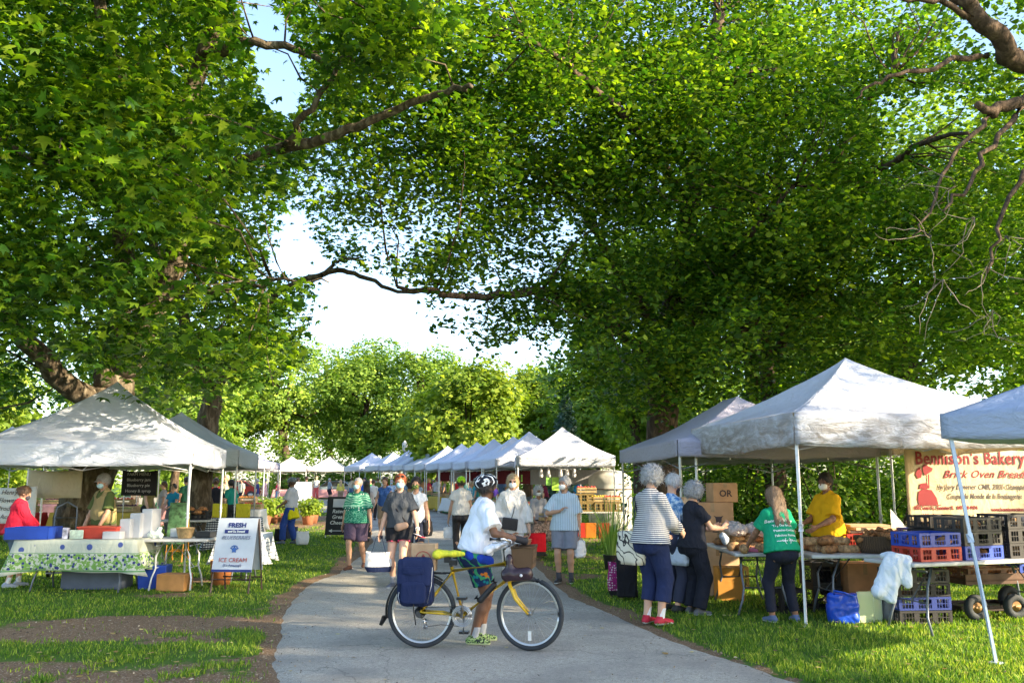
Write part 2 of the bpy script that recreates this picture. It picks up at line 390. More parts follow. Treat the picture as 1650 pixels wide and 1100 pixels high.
def make_grass():
    n = 330000; x, y = scatter_pts(n, 5.8, 45)
    ok = ~in_poly(x, y, PATHPOLY); x, y = x[ok], y[ok]
    d = dirtmask(x, y); cl = fbm(x + 5, y, 5.0)
    ok = rng.random(len(x)) > np.clip((d - 0.12) * 2.0 + (0.50 - cl) * 2.2, 0.0, 0.985); x, y, cl = x[ok], y[ok], cl[ok]
    n = len(x); h = (0.020 + 0.036 * rng.random(n)) * (0.4 + 1.1 * cl) * (1 + 0.25 * (x > 2)); w = np.maximum(0.0035 + 0.003 * rng.random(n), y * 0.00055)
    a = rng.random(n) * 6.283; b = rng.random(n) * 6.283; lean = rng.random(n) * 0.9 * h
    z = gz(x, y) - 0.006 + (fbm(x, y, 0.9) - 0.5) * 0.03 * (y < 40)
    c, s = np.cos(a) * w, np.sin(a) * w
    V = np.stack([np.stack([x - c, y - s, z], 1), np.stack([x + c, y + s, z], 1), np.stack([x + np.cos(b) * lean * .4 + c * .7, y + np.sin(b) * lean * .4 + s * .7, z + h * .6], 1),
                  np.stack([x + np.cos(b) * lean, y + np.sin(b) * lean, z + h], 1), np.stack([x + np.cos(b) * lean * .4 - c * .7, y + np.sin(b) * lean * .4 - s * .7, z + h * .6], 1)], 1).reshape(-1, 3)
    F = (np.arange(n)[:, None] * 5 + np.array([[0, 1, 2, 3, 4]]))
    tag(np_mesh('grass', V, F, M_BLADE), 'short green grass with worn patches on both sides of the path', 'grass', kind='stuff')
make_grass()
def make_litter():
    n = 30000; x, y = scatter_pts(n, 5.8, 24)
    P = np.stack([x, y], 1); dl = np.minimum(seg_dist(P, LS[::2]), seg_dist(P, RS[::2])); inp = in_poly(x, y, PATHPOLY); d = dirtmask(x, y)
    pr = np.where(inp, 0.07 + 0.9 * np.exp(-dl / 0.13), np.clip(d * 0.9, 0.04, 1)); ok = rng.random(n) < pr; x, y, inp = x[ok], y[ok], inp[ok]; n = len(x)
    s = 0.006 + 0.016 * rng.random(n) ** 2.5; s = s * np.where(inp, 0.7, 1.1); el = 0.3 + rng.random(n) * 0.7; a = rng.random(n) * 6.28
    z = gz(x, y) + np.where(inp, 0.016, 0.014); t = rng.random((n, 2)) * 0.012
    c, sn = np.cos(a), np.sin(a); Q = [(-1, -.5), (.2, -1), (1, .1), (.1, .9)]
    V = np.stack([np.stack([x + s * (qx * c - qy * el * sn), y + s * (qx * sn + qy * el * c), z + t[:, k % 2] * (k > 1)], 1) for k, (qx, qy) in enumerate(Q)], 1).reshape(-1, 3)
    m, nn, l, bs = nt('leaf_litter'); g = nn.new('ShaderNodeNewGeometry')
    l.new(ramp_n(nn, l, g.outputs['Random Per Island'], [(0, (0.06, 0.04, 0.03)), (.5, (0.16, 0.11, 0.07)), (.85, (0.34, 0.25, 0.15)), (1, (0.5, 0.42, 0.3))]), bs.inputs['Base Color']); bs.inputs['Roughness'].default_value = 0.9
    tag(np_mesh('leaf_litter', V, np.arange(n * 4).reshape(n, 4), m), 'brown bark chips and dead leaf bits along the path edges', 'litter', kind='stuff')
make_litter()
def make_fallen():
    rg = np.random.default_rng(31); n = 900; x, y = scatter_pts(n, 5.8, 26, rg=rg); P = np.stack([x, y], 1); inp = in_poly(x, y, PATHPOLY); dl = np.minimum(seg_dist(P, LS[::2]), seg_dist(P, RS[::2])); ok = ~inp | (rg.random(n) < .10 + .5 * np.exp(-dl / .4)); x, y, inp = x[ok], y[ok], inp[ok]; n = len(x)
    T = np.array([(0, -.5, 0), (.45, -.1, .12), (.3, .4, .05), (0, .6, .15), (-.35, .35, .1), (-.42, -.12, .02)]); a = rg.random(n) * 6.28; s = .025 + .035 * rg.random(n); z = gz(x, y) + np.where(inp, .016, .03); c, sn = np.cos(a), np.sin(a); zc = rg.random(n) * 1.2
    V = np.stack([np.stack([x + s * (t[0] * c - t[1] * sn), y + s * (t[0] * sn + t[1] * c), z + s * t[2] * zc], 1) for t in T], 1).reshape(-1, 3)
    m = leaf_mat('fallen_leaf', (.16, .09, .03), (.34, .22, .07), (.50, .40, .15), .15)
    tag(np_mesh('fallen_leaves', V, np.arange(n * 6).reshape(n, 6), m), 'scattered tan and yellow fallen leaves on the grass and path edges', 'leaves', kind='stuff')
make_fallen()
# ================================================================== TREES
TPL_MAPLE = (np.array([(0, -.1, 0), (.22, -.12, -.03), (.5, -.02, -.10), (.28, .16, -.02), (.58, .45, -.12), (.2, .42, -.01), (0, .95, -.10), (-.2, .42, -.01), (-.58, .45, -.12), (-.28, .16, -.02), (-.5, -.02, -.10), (-.22, -.12, -.03)]),
             np.array([(0, 1, 2, 3), (0, 3, 4, 5), (0, 5, 6, 7), (0, 7, 8, 9), (0, 9, 10, 11)]))
TPL_OVAL = (np.array([(0, -.1, 0), (.32, .1, -.08), (.36, .42, -.08), (0, .95, -.05), (-.36, .42, -.08), (-.32, .1, -.08)]), np.array([(0, 1, 2, 3), (0, 3, 4, 5)]))
TPL_TRI = (np.array([(0, -.3, 0), (.5, .1, -.1), (0, .8, 0), (-.5, .1, -.1)]), np.array([(0, 1, 2, 3)]))
def leaves_mesh(name, C, size, tpl, m, parent, droop=0.4, up=0.9, outdir=None, rg=rng):
    n = len(C); T, Fq = tpl; k = len(T)
    N = rg.normal(size=(n, 3)) * 0.75; N[:, 2] = np.abs(N[:, 2]) + up
    if outdir is not None: N += outdir * 0.8
    N /= np.linalg.norm(N, axis=1)[:, None]
    D = rg.normal(size=(n, 3)); D[:, 2] -= droop
    if outdir is not None: D += outdir * 0.6
    D -= N * (D * N).sum(1)[:, None]; D /= np.linalg.norm(D, axis=1)[:, None] + 1e-9
    S = np.cross(D, N); s = (size * (0.45 + 0.85 * rg.random(n)))[:, None, None]
    zc = (0.3 + 2.4 * rg.random(n))[:, None, None]; wc = (0.75 + 0.4 * rg.random(n))[:, None, None]
    V = C[:, None, :] + s * (S[:, None, :] * T[None, :, 0:1] * wc + D[:, None, :] * T[None, :, 1:2] + N[:, None, :] * T[None, :, 2:3] * zc)
    F = (np.arange(n)[:, None, None] * k + Fq[None]).reshape(-1, Fq.shape[1])
    return np_mesh(name, V.reshape(-1, 3), F, m, parent)
SKYGAPS = [([(372, -20), (432, -20), (462, 40), (482, 95), (500, 130), (480, 190), (440, 185), (425, 150), (405, 90), (388, 40)], 1.0),
           ([(462, 330), (492, 340), (515, 395), (540, 430), (600, 432), (650, 460), (700, 478), (668, 500), (640, 540), (680, 556), (700, 600), (560, 640), (480, 600), (500, 560), (500, 520), (520, 505), (505, 470), (505, 440), (440, 440), (430, 400)], 1.0),
           ([(802, 562), (852, 538), (866, 580), (850, 605), (815, 600)], 0.95),
           ([(560, 590), (700, 565), (760, 600), (840, 600), (870, 650), (880, 720), (820, 760), (560, 780), (400, 780), (440, 650)], 1.0),
           ([(1395, 150), (1560, 140), (1580, 190), (1530, 260), (1480, 300), (1400, 290), (1420, 220)], 0.72),
           ([(1560, -10), (1660, 10), (1660, 75), (1600, 90), (1540, 50)], 0.7), ([(330, 300), (380, 330), (420, 300), (450, 340), (430, 400), (400, 380)], 0.3),
           ([(905, 350), (930, 350), (925, 385), (900, 385)], 0.9), ([(1000, 40), (1045, 30), (1050, 60), (1000, 65)], 0.6)]
def gap_reject(P, rg, only_gaps=None):
    px, py, d = proj(P); rej = np.zeros(len(P), bool)
    px = px + rg.normal(size=len(P)) * 5; py = py + rg.normal(size=len(P)) * 5
    for poly, pr in SKYGAPS:
        rej |= in_poly(px, py, poly) & (d > 0) & (rg.random(len(P)) < pr)
    return rej
def lumpy(P, seed, s=0.75):
    return np.array([mnoise.noise(Vector((p[0] * s + seed, p[1] * s, p[2] * s))) for p in P])
def sprays(blobs, n_per_m3, rg, seed, thresh=-0.05, extra=None):
    out = []
    for (c, r) in blobs:
        c = np.array(c, float); r = np.array(r, float); vol = 4.19 * r.prod(); n = int(vol * n_per_m3)
        u = rg.normal(size=(n, 3)); u /= np.linalg.norm(u, axis=1)[:, None]; u *= (rg.random(n) ** (1 / 2.2))[:, None]
        out.append(c + u * r)
    P = np.concatenate(out); P = P[P[:, 2] > 2.3]
    k = lumpy(P, seed); P = P[(k > thresh) | (rg.random(len(P)) < 0.12)]
    P = P[~gap_reject(P, rg)]
    if extra is not None: P = P[extra(P)]
    return P
def crown_from_sprays(name, S, per, rad, size, tpl, m, parent, rg, flat=0.22):
    n = len(S); c = rg.poisson(per, n) + 2; idx = np.repeat(np.arange(n), c); N = len(idx)
    o = rg.normal(size=(N, 3)) * rad; ax = rg.normal(size=(n, 3)); ax[:, 2] -= 0.2; ax /= np.linalg.norm(ax, axis=1)[:, None]
    o = o * 0.55 + ax[idx] * rg.normal(size=(N, 1)) * rad; o[:, 2] *= 0.5; o[:, 2] -= np.hypot(o[:, 0], o[:, 1]) * flat
    C = S[idx] + o; C = C[~(gap_reject(C, rg) & (rg.random(len(C)) < .93))]
    return leaves_mesh(name, C, size, tpl, m, parent, rg=rg)
def wobble(P, amp, rg, sub=5):
    S = spline([Vector(p) for p in P], sub); S[1:-1] += rg.normal(size=(len(S) - 2, 3)) * amp; return [tuple(p) for p in S]
def limb(mb, P, r0, r1, rg, n=9, amp=0.03, sub=5):
    Q = wobble(P, amp, rg, sub); k = len(Q)
    mb.tube(Q, [r0 + (r1 - r0) * (i / (k - 1)) ** 0.8 for i in range(k)], n)
    return Q
def twigs(mb, S, nodes, rg, count, r=0.012):
    """thin branches from the limb skeleton out to some sprays"""
    nodes = np.array(nodes); ids = rg.choice(len(S), min(count, len(S)), replace=False)
    for i in ids:
        p = S[i]; d = np.linalg.norm(nodes - p, axis=1) + np.maximum(0, nodes[:, 2] - p[2]) * 0.7; q = nodes[d.argmin()]
        L = np.linalg.norm(p - q)
        if L > 3.0: continue
        mid = (p + q) / 2 + rg.normal(size=3) * L * 0.10 + np.array([0, 0, L * 0.06])
        mb.tube([q, q * .6 + mid * .4 + rg.normal(size=3) * L * .03, mid, mid * .4 + p * .6 + rg.normal(size=3) * L * .03, p], [r * (1 + L * .5), r * (.9 + L * .35), r * (0.8 + L * 0.2), r * .7, r * .4], 5)
def big_tree(name, label, base, limbs, blobs, dens, per, rad, size, tpl, lm, bm, seed, ntw=200, group=None, trunk=None, thresh=-0.05, extra=None):
    rg = np.random.default_rng(seed); t = empty(name, base, 0, label, 'tree', group); inv = Matrix.Translation(-Vector(base))
    tb = MB(inv); Q = limb(tb, trunk[0], trunk[1], trunk[2], rg, 16, 0.02, 6); tb.build('trunk', bm, t)
    nodes = list(Q[4:]); lb = MB(inv)
    for P, r0, r1 in limbs: nodes += limb(lb, P, r0, r1, rg)
    S = sprays(blobs, dens, rg, seed, thresh, extra); twigs(lb, S, nodes, rg, ntw); lb.build('branches', bm, t)
    cr = crown_from_sprays('crown', S, per, rad, size, tpl, lm, t, rg)
    cr.matrix_parent_inverse = Matrix.Identity(4); cr.location = -Vector(base)
    return t
A_ = AT
# left plane tree
b0 = G(122, 880); yb = 16.5
def ap(px, py, y): return tuple(AT(px, py, y))
def line(pts): return [ap(*p) for p in pts]
B1 = AT(118, 905, yb); B1.z = 0
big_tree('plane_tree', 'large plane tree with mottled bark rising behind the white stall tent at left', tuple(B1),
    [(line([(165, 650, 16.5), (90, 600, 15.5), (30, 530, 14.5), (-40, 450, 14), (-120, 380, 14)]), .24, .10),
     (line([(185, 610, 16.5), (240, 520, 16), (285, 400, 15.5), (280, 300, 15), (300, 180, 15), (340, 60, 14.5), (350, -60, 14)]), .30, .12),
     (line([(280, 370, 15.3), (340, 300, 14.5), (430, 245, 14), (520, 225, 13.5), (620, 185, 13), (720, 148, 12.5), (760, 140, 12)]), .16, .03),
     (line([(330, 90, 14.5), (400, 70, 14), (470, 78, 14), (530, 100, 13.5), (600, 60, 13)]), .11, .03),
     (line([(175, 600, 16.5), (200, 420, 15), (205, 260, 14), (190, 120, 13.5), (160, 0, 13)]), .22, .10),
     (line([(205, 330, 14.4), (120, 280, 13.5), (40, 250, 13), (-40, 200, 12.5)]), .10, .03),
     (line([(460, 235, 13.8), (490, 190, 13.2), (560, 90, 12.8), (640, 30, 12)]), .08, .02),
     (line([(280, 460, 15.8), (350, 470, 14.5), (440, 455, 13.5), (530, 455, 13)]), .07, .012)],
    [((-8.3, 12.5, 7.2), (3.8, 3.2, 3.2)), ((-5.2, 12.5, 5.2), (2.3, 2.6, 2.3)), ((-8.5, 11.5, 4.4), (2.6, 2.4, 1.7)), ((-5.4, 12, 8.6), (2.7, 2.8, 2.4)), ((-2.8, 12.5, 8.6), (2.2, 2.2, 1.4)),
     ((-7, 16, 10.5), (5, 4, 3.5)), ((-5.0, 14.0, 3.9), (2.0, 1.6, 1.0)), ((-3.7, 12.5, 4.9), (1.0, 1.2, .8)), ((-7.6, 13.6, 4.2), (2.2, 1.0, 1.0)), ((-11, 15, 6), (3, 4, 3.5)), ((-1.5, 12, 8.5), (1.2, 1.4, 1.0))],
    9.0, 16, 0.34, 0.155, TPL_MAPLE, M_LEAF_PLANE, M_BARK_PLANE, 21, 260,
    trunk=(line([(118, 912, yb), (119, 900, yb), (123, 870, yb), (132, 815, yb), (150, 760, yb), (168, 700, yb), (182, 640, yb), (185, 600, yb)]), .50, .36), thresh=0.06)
B2 = AT(318, 862, 22.5); B2.z = 0
big_tree('plane_tree', 'slimmer plane tree standing behind the grey stall tent at left', tuple(B2),
    [(line([(338, 640, 22.5), (300, 520, 22), (250, 400, 22), (200, 200, 22)]), .2, .08), (line([(338, 640, 22.5), (400, 560, 22), (450, 470, 21), (530, 440, 20), (580, 442, 20), (640, 468, 19.5), (700, 470, 19)]), .12, .03),
     (line([(520, 443, 20), (545, 420, 20), (580, 415, 19.5)]), .06, .02)],
    [((-8.5, 23, 8.5), (4.5, 3, 3.5)), ((-7.0, 22, 5.6), (2.6, 2.5, 1.8)), ((-12, 24, 7), (5, 3, 4.0)), ((-7, 22, 11), (4, 3, 3))],
    4.6, 14, 0.42, 0.17, TPL_MAPLE, M_LEAF_PLANE, M_BARK_PLANE, 22, 120,
    trunk=(line([(318, 872, 22.5), (322, 800, 22.5), (330, 720, 22.5), (340, 640, 22.5)]), .33, .26))
# big right tree leaning its crown over the path
B3 = AT(1068, 850, 19.5); B3.z = 0
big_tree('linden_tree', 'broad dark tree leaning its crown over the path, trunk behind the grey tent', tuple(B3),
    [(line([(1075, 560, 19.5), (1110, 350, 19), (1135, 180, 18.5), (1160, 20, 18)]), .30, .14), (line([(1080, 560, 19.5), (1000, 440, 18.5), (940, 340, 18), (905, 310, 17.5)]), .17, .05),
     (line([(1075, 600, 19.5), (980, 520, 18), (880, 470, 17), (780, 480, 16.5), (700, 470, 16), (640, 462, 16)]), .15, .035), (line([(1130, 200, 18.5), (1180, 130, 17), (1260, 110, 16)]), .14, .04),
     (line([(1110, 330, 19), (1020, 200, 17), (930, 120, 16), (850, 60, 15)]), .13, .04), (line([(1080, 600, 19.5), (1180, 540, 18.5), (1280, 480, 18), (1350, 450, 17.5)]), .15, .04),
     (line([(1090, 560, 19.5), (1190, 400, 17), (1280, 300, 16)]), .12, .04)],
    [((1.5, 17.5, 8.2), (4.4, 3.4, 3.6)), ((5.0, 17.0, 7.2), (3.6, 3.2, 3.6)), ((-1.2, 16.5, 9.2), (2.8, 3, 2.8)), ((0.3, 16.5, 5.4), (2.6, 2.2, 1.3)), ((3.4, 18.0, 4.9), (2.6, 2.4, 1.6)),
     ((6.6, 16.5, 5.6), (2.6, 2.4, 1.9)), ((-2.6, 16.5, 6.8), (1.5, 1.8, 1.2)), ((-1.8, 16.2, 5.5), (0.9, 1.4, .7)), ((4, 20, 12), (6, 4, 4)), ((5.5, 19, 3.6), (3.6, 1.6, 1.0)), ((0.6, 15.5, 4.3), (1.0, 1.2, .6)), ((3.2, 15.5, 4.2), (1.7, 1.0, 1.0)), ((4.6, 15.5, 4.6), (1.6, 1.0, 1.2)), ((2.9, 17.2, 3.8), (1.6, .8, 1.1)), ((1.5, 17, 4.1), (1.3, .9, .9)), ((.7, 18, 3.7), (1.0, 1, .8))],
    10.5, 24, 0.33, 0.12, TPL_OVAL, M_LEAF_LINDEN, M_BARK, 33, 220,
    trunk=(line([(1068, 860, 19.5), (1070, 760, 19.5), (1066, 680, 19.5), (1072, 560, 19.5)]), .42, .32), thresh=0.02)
B4 = AT(1255, 850, 21); B4.z = 0
big_tree('linden_tree', 'tree with a leafy yellow green crown behind the bakery tent', tuple(B4),
    [(line([(1240, 640, 21), (1235, 480, 20), (1250, 300, 19), (1270, 150, 18)]), .2, .08), (line([(1240, 600, 21), (1300, 450, 19), (1360, 330, 18), (1470, 240, 16), (1560, 215, 14)]), .14, .03),
     (line([(1238, 520, 20), (1330, 420, 18), (1430, 380, 17)]), .1, .03), (line([(1240, 470, 20), (1210, 520, 18), (1150, 600, 17.5)]), .08, .02), (line([(1300, 450, 19), (1330, 330, 18), (1370, 200, 17), (1440, 120, 16)]), .1, .03)],
    [((9.0, 18.5, 7.8), (3.6, 3.0, 3.8)), ((7.6, 17.0, 9.2), (3.0, 2.4, 3)), ((8.8, 17.5, 4.8), (2.6, 2.0, 1.8)), ((11.5, 17.5, 5.5), (2.4, 2, 2.6)), ((10.8, 17.5, 10.0), (3.2, 2.6, 2.6)), ((7.4, 18.5, 4.2), (2.2, 1.6, 1.2))],
    8.0, 19, 0.38, 0.12, TPL_OVAL, M_LEAF_BUSH, M_BARK, 34, 200,
    trunk=(line([(1255, 860, 21), (1250, 760, 21), (1242, 640, 21)]), .30, .22), thresh=-0.02)
# near right tree, trunk outside the frame, limbs reaching in at the top right corner
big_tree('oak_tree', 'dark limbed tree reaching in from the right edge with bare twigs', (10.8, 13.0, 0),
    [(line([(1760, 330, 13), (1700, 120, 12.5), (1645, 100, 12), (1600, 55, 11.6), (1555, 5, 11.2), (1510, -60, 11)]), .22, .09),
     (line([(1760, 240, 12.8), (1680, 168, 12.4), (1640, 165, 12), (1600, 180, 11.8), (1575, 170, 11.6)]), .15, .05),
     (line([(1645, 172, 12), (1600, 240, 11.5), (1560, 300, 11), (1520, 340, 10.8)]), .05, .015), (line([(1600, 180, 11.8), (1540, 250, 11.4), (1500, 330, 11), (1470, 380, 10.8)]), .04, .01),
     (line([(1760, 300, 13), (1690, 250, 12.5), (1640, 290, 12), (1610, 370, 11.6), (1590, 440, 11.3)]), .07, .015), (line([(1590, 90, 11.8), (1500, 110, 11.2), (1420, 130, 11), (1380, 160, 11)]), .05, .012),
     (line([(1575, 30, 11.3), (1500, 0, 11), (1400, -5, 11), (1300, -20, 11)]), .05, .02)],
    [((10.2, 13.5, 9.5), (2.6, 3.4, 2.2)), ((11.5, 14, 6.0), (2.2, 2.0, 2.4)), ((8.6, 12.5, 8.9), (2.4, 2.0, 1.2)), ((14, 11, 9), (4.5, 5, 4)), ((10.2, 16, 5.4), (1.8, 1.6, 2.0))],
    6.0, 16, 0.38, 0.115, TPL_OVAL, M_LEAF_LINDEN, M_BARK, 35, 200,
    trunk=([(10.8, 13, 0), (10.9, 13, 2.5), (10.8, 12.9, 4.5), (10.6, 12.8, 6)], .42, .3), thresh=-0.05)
def dead_twigs():
    rg = np.random.default_rng(77); mb = MB(); seeds = [(1540, 300, 11), (1500, 380, 10.8), (1590, 430, 11.2), (1570, 350, 11), (1620, 380, 11.3), (1520, 450, 11), (1600, 500, 11.4)]
    for s in seeds:
        for k in range(4):
            p = np.array(AT(*s)); d = rg.normal(size=3) * .6 + np.array([-.2, -.1, -.7]); d /= np.linalg.norm(d); P = [p.copy()]
            for i in range(7):
                d = d + rg.normal(size=3) * 0.35; d /= np.linalg.norm(d); p = p + d * 0.13; P.append(p.copy())
            mb.tube(P, [.008 - .0009 * i for i in range(8)], 4)
    o = mb.build('dead_branch', mat('grey_twig', (0.22, 0.18, 0.14), .9))
    tag(o, 'tangle of bare grey brown twigs hanging at the right edge', 'branch')
dead_twigs()
# unseen trees added right of the frame, placed and shaped to dapple the market
def blobtree(name, label, x, y, h, r, seed, lm, size=0.13, puffs=26, per=900, bm=M_BARK, group=None, tpl=TPL_TRI, squash=0.8, zlow=0.32, trunk_r=None, gap=True, limbs=7):
    rg = np.random.default_rng(seed); z0 = float(gz(x, y)); t = empty(name, (x, y, z0), 0, label, 'tree', group)
    tb = MB(); tr = trunk_r or h * 0.028; H = h * 0.55
    P = [(0, 0, -0.05), (rg.normal() * .1, rg.normal() * .1, H * .35), (rg.normal() * .2, rg.normal() * .2, H * .7), (0, 0, H)]
    limb(tb, P, tr, tr * .5, rg, 10, .02); tb.build('trunk', bm, t)
    c0 = np.array([0, 0, h * (zlow + 1) / 2]); rz = h * (1 - zlow) / 2
    C = []; LB = MB()
    for k in range(puffs):
        u = rg.normal(size=3); u /= np.linalg.norm(u); u[2] = u[2] * 0.95 + 0.05; f = 0.45 + 0.42 * rg.random()
        c = c0 + u * np.array([r, r, rz]) * f; pr = r * (0.18 + 0.2 * rg.random())
        n = int(per * (0.6 + .8 * rg.random())); v = rg.normal(size=(n, 3)); v /= np.linalg.norm(v, axis=1)[:, None]; v[:, 2] = v[:, 2] * 0.9
        q = c + v * pr * np.array([1, 1, squash]) * (0.72 + 0.35 * rg.random((n, 1)) ** 1.0)
        q += rg.normal(size=(n, 3)) * pr * 0.07; C.append(q)
        if k < limbs: LB.tube([(0, 0, H * (.5 + .4 * rg.random())), tuple(c * [.45, .45, 1] * [1, 1, .85]), tuple(c)], [tr * .45, tr * .3, tr * .1], 6)
    C = np.concatenate(C); keep = lumpy(C[::1], seed, 1.6 / max(r * .25, .6)) > -0.28 if len(C) < 40000 else np.ones(len(C), bool)
    C = C[keep]
    if gap: C = C[~gap_reject(C + np.array([x, y, z0]), rg)]
    if limbs: LB.build('branches', bm, t)
    C = C[C[:, 2] > 0.1]
    od = C - c0; od /= np.linalg.norm(od, axis=1)[:, None] + 1e-9
    leaves_mesh('crown', C, size, tpl, lm, t, 0.2, 0.4, od, rg); return t
OFF = [(19, -0.5, 18.5, 4.8), (26, -3.5, 19, 5.2), (33, 4, 17, 5.5), (14.5, -7, 13, 4)]
for i, (x, y, h, r) in enumerate(OFF):
    blobtree('unseen_shade_tree', 'unseen round tree added right of the picture to dapple the market', x, y, h, r, 100 + i, M_LEAF_LINDEN, 0.32, 17, 220, group='unseen trees added to shade the market', gap=False, zlow=0.52)
# wall of trees far behind
FAR = [(-27, 80, 15.0, 7.0, 0), (-20.5, 79, 14.6, 5.8, 0), (-13.5, 81, 14.0, 5.4, 0), (-8.2, 80, 13.4, 4.8, 0), (-29, 62, 11.5, 5.0, 0), (-5.8, 70, 9.4, 3.6, 1), (-2.6, 52, 8.4, 4.2, 1), (2.0, 60, 9.0, 4.2, 1), (5.5, 56, 8.5, 4.0, 0), (9.5, 52, 9.5, 4.5, 0),
       (-35, 50, 10.5, 5.0, 1), (-25, 40, 8.2, 3.9, 1), (-30, 34, 9.5, 4.0, 1), (9.5, 34, 15, 5.4, 0), (14, 31, 16, 5.2, 0), (19, 28, 16, 5.6, 0), (25, 34, 17, 6, 0), (5.2, 35, 13, 4.0, 0), (-20, 52, 9, 4, 0), (-15, 88, 13.5, 6, 0), (-33, 80, 15, 7, 0), (5, 85, 13, 6, 0), (-48, 66, 15, 7, 0), (-45, 48, 13, 6, 0), (-2, 92, 12, 6, 0), (-20, 96, 15, 7, 0), (12, 70, 13, 6, 0), (-62, 60, 16, 8, 0), (-38, 100, 17, 8, 0), (-8, 105, 14, 7, 0), (20, 62, 14, 7, 0), (-27, 82, 15, 7, 0)]
FL = ['rounded bright green tree in the far row of trees', 'yellow green tree with an airy crown behind the stalls']
for i, (x, y, h, r, k) in enumerate(FAR):
    h *= 1.16 if (x < -3 and not k) else 1.05
    blobtree('park_tree', FL[k], x, y, h, r, 200 + i, M_LEAF_YEL if k else M_LEAF_FAR, 0.27 if y > 45 else 0.22, 58, 340 if y > 45 else 420, group='%s trees beyond the market' % ('yellow green' if k else 'green'), zlow=0.10, gap=False, squash=.75)
# spruce and the leafy thicket behind the bakery
def bush(name, label, x, y, w, d, h, seed, n, size, lm, group):
    rg = np.random.default_rng(seed); t = empty(name, (x, y, 0), 0, label, 'bush', group); C = []; st = MB()
    for k in range(14):
        c = np.array([rg.uniform(-w, w) * .8, rg.uniform(-d, d) * .7, h * rg.uniform(.12, .85)]); pr = min(w, d) * rg.uniform(.4, .7); m_ = n // 14
        v = rg.normal(size=(m_, 3)); v /= np.linalg.norm(v, axis=1)[:, None]; C.append(c + v * pr * (0.6 + 0.5 * rg.random((m_, 1))))
        st.tube([(c[0] * .2, c[1] * .2, 0), tuple(c * .5 + rg.normal(size=3) * .1), tuple(c)], [.03, .02, .008], 5)
    C = np.concatenate(C); C = C[(C[:, 2] > .02)]; st.build('stems', M_BARK, t); od = C - np.array([0, 0, h * .3]); od /= np.linalg.norm(od, axis=1)[:, None]
    leaves_mesh('foliage', C, size, TPL_OVAL, lm, t, .5, .5, od, rg)
for i in range(11):
    x = 4.2 + i * 1.45; y = 20.8 + 0.9 * math.sin(i * 2.1) - i * .12
    bush('leafy_bush', 'bright leafy bush in the thicket behind the bakery stall', x, y, 1.3, 1.1, 2.6 + 1.1 * (i % 3) * .5, 300 + i, 3400, 0.12, M_LEAF_BUSH, 'leafy bushes behind the bakery stall')
for i in range(1, 7):
    x = 3.6 + i * 3.4; y = 24.5 + (i % 2)
    bush('tall_hedge', 'tall green hedge behind the right hand stalls', x, y, 2.2, 1.5, 4.6, 330 + i, 4200, 0.16, M_LEAF_LINDEN, 'tall hedge plants behind the right stalls')
def spruce(x, y, h, seed, label):
    rg = np.random.default_rng(seed); t = empty('spruce_tree', (x, y, float(gz(x, y))), 0, label, 'tree'); mb = MB(); mb.tube([(0, 0, 0), (0, 0, h)], [h * .02, .02], 8); mb.build('trunk', M_BARK, t)
    n = 9000; z = h * (0.05 + .93 * rg.random(n) ** 1.2); rr = (h - z) * .26 * (0.5 + .5 * rg.random(n)); a = rg.random(n) * 6.28
    C = np.stack([rr * np.cos(a), rr * np.sin(a), z - rr * .25 + .12 * np.sin(z * 9)], 1); od = C * [1, 1, 0]; od /= np.linalg.norm(od, axis=1)[:, None] + 1e-9
    leaves_mesh('crown', C, .18, TPL_TRI, leaf_mat('spruce_needles', (.04, .09, .06), (.07, .13, .09), (.12, .19, .14), .2), t, .5, .2, od, rg)
for i in range(22):
    x = -62 + i * 4.6 + rnd.uniform(-1, 1); y = 84 + rnd.uniform(-8, 14)
    bush('far_shrub', 'shrub below the far row of trees', x, y, 3.0, 2.0, 3.6, 360 + i, 1300, 0.34, M_LEAF_FAR, 'shrubs below the far trees')
for i in range(11):
    bush('far_shrub', 'leafy shrub behind the far cream tents and left counters', -46 + i * 3.9, 74.5 + (i % 3) * 1.2, 2.6, 1.6, 4.6 + (i % 4) * .5, 400 + i, 1500, 0.32, M_LEAF_FAR, 'shrubs behind the far cream tents')
spruce(2.6, 42, 6.2, 41, 'blue green spruce behind the peak of the nearest white row tent')
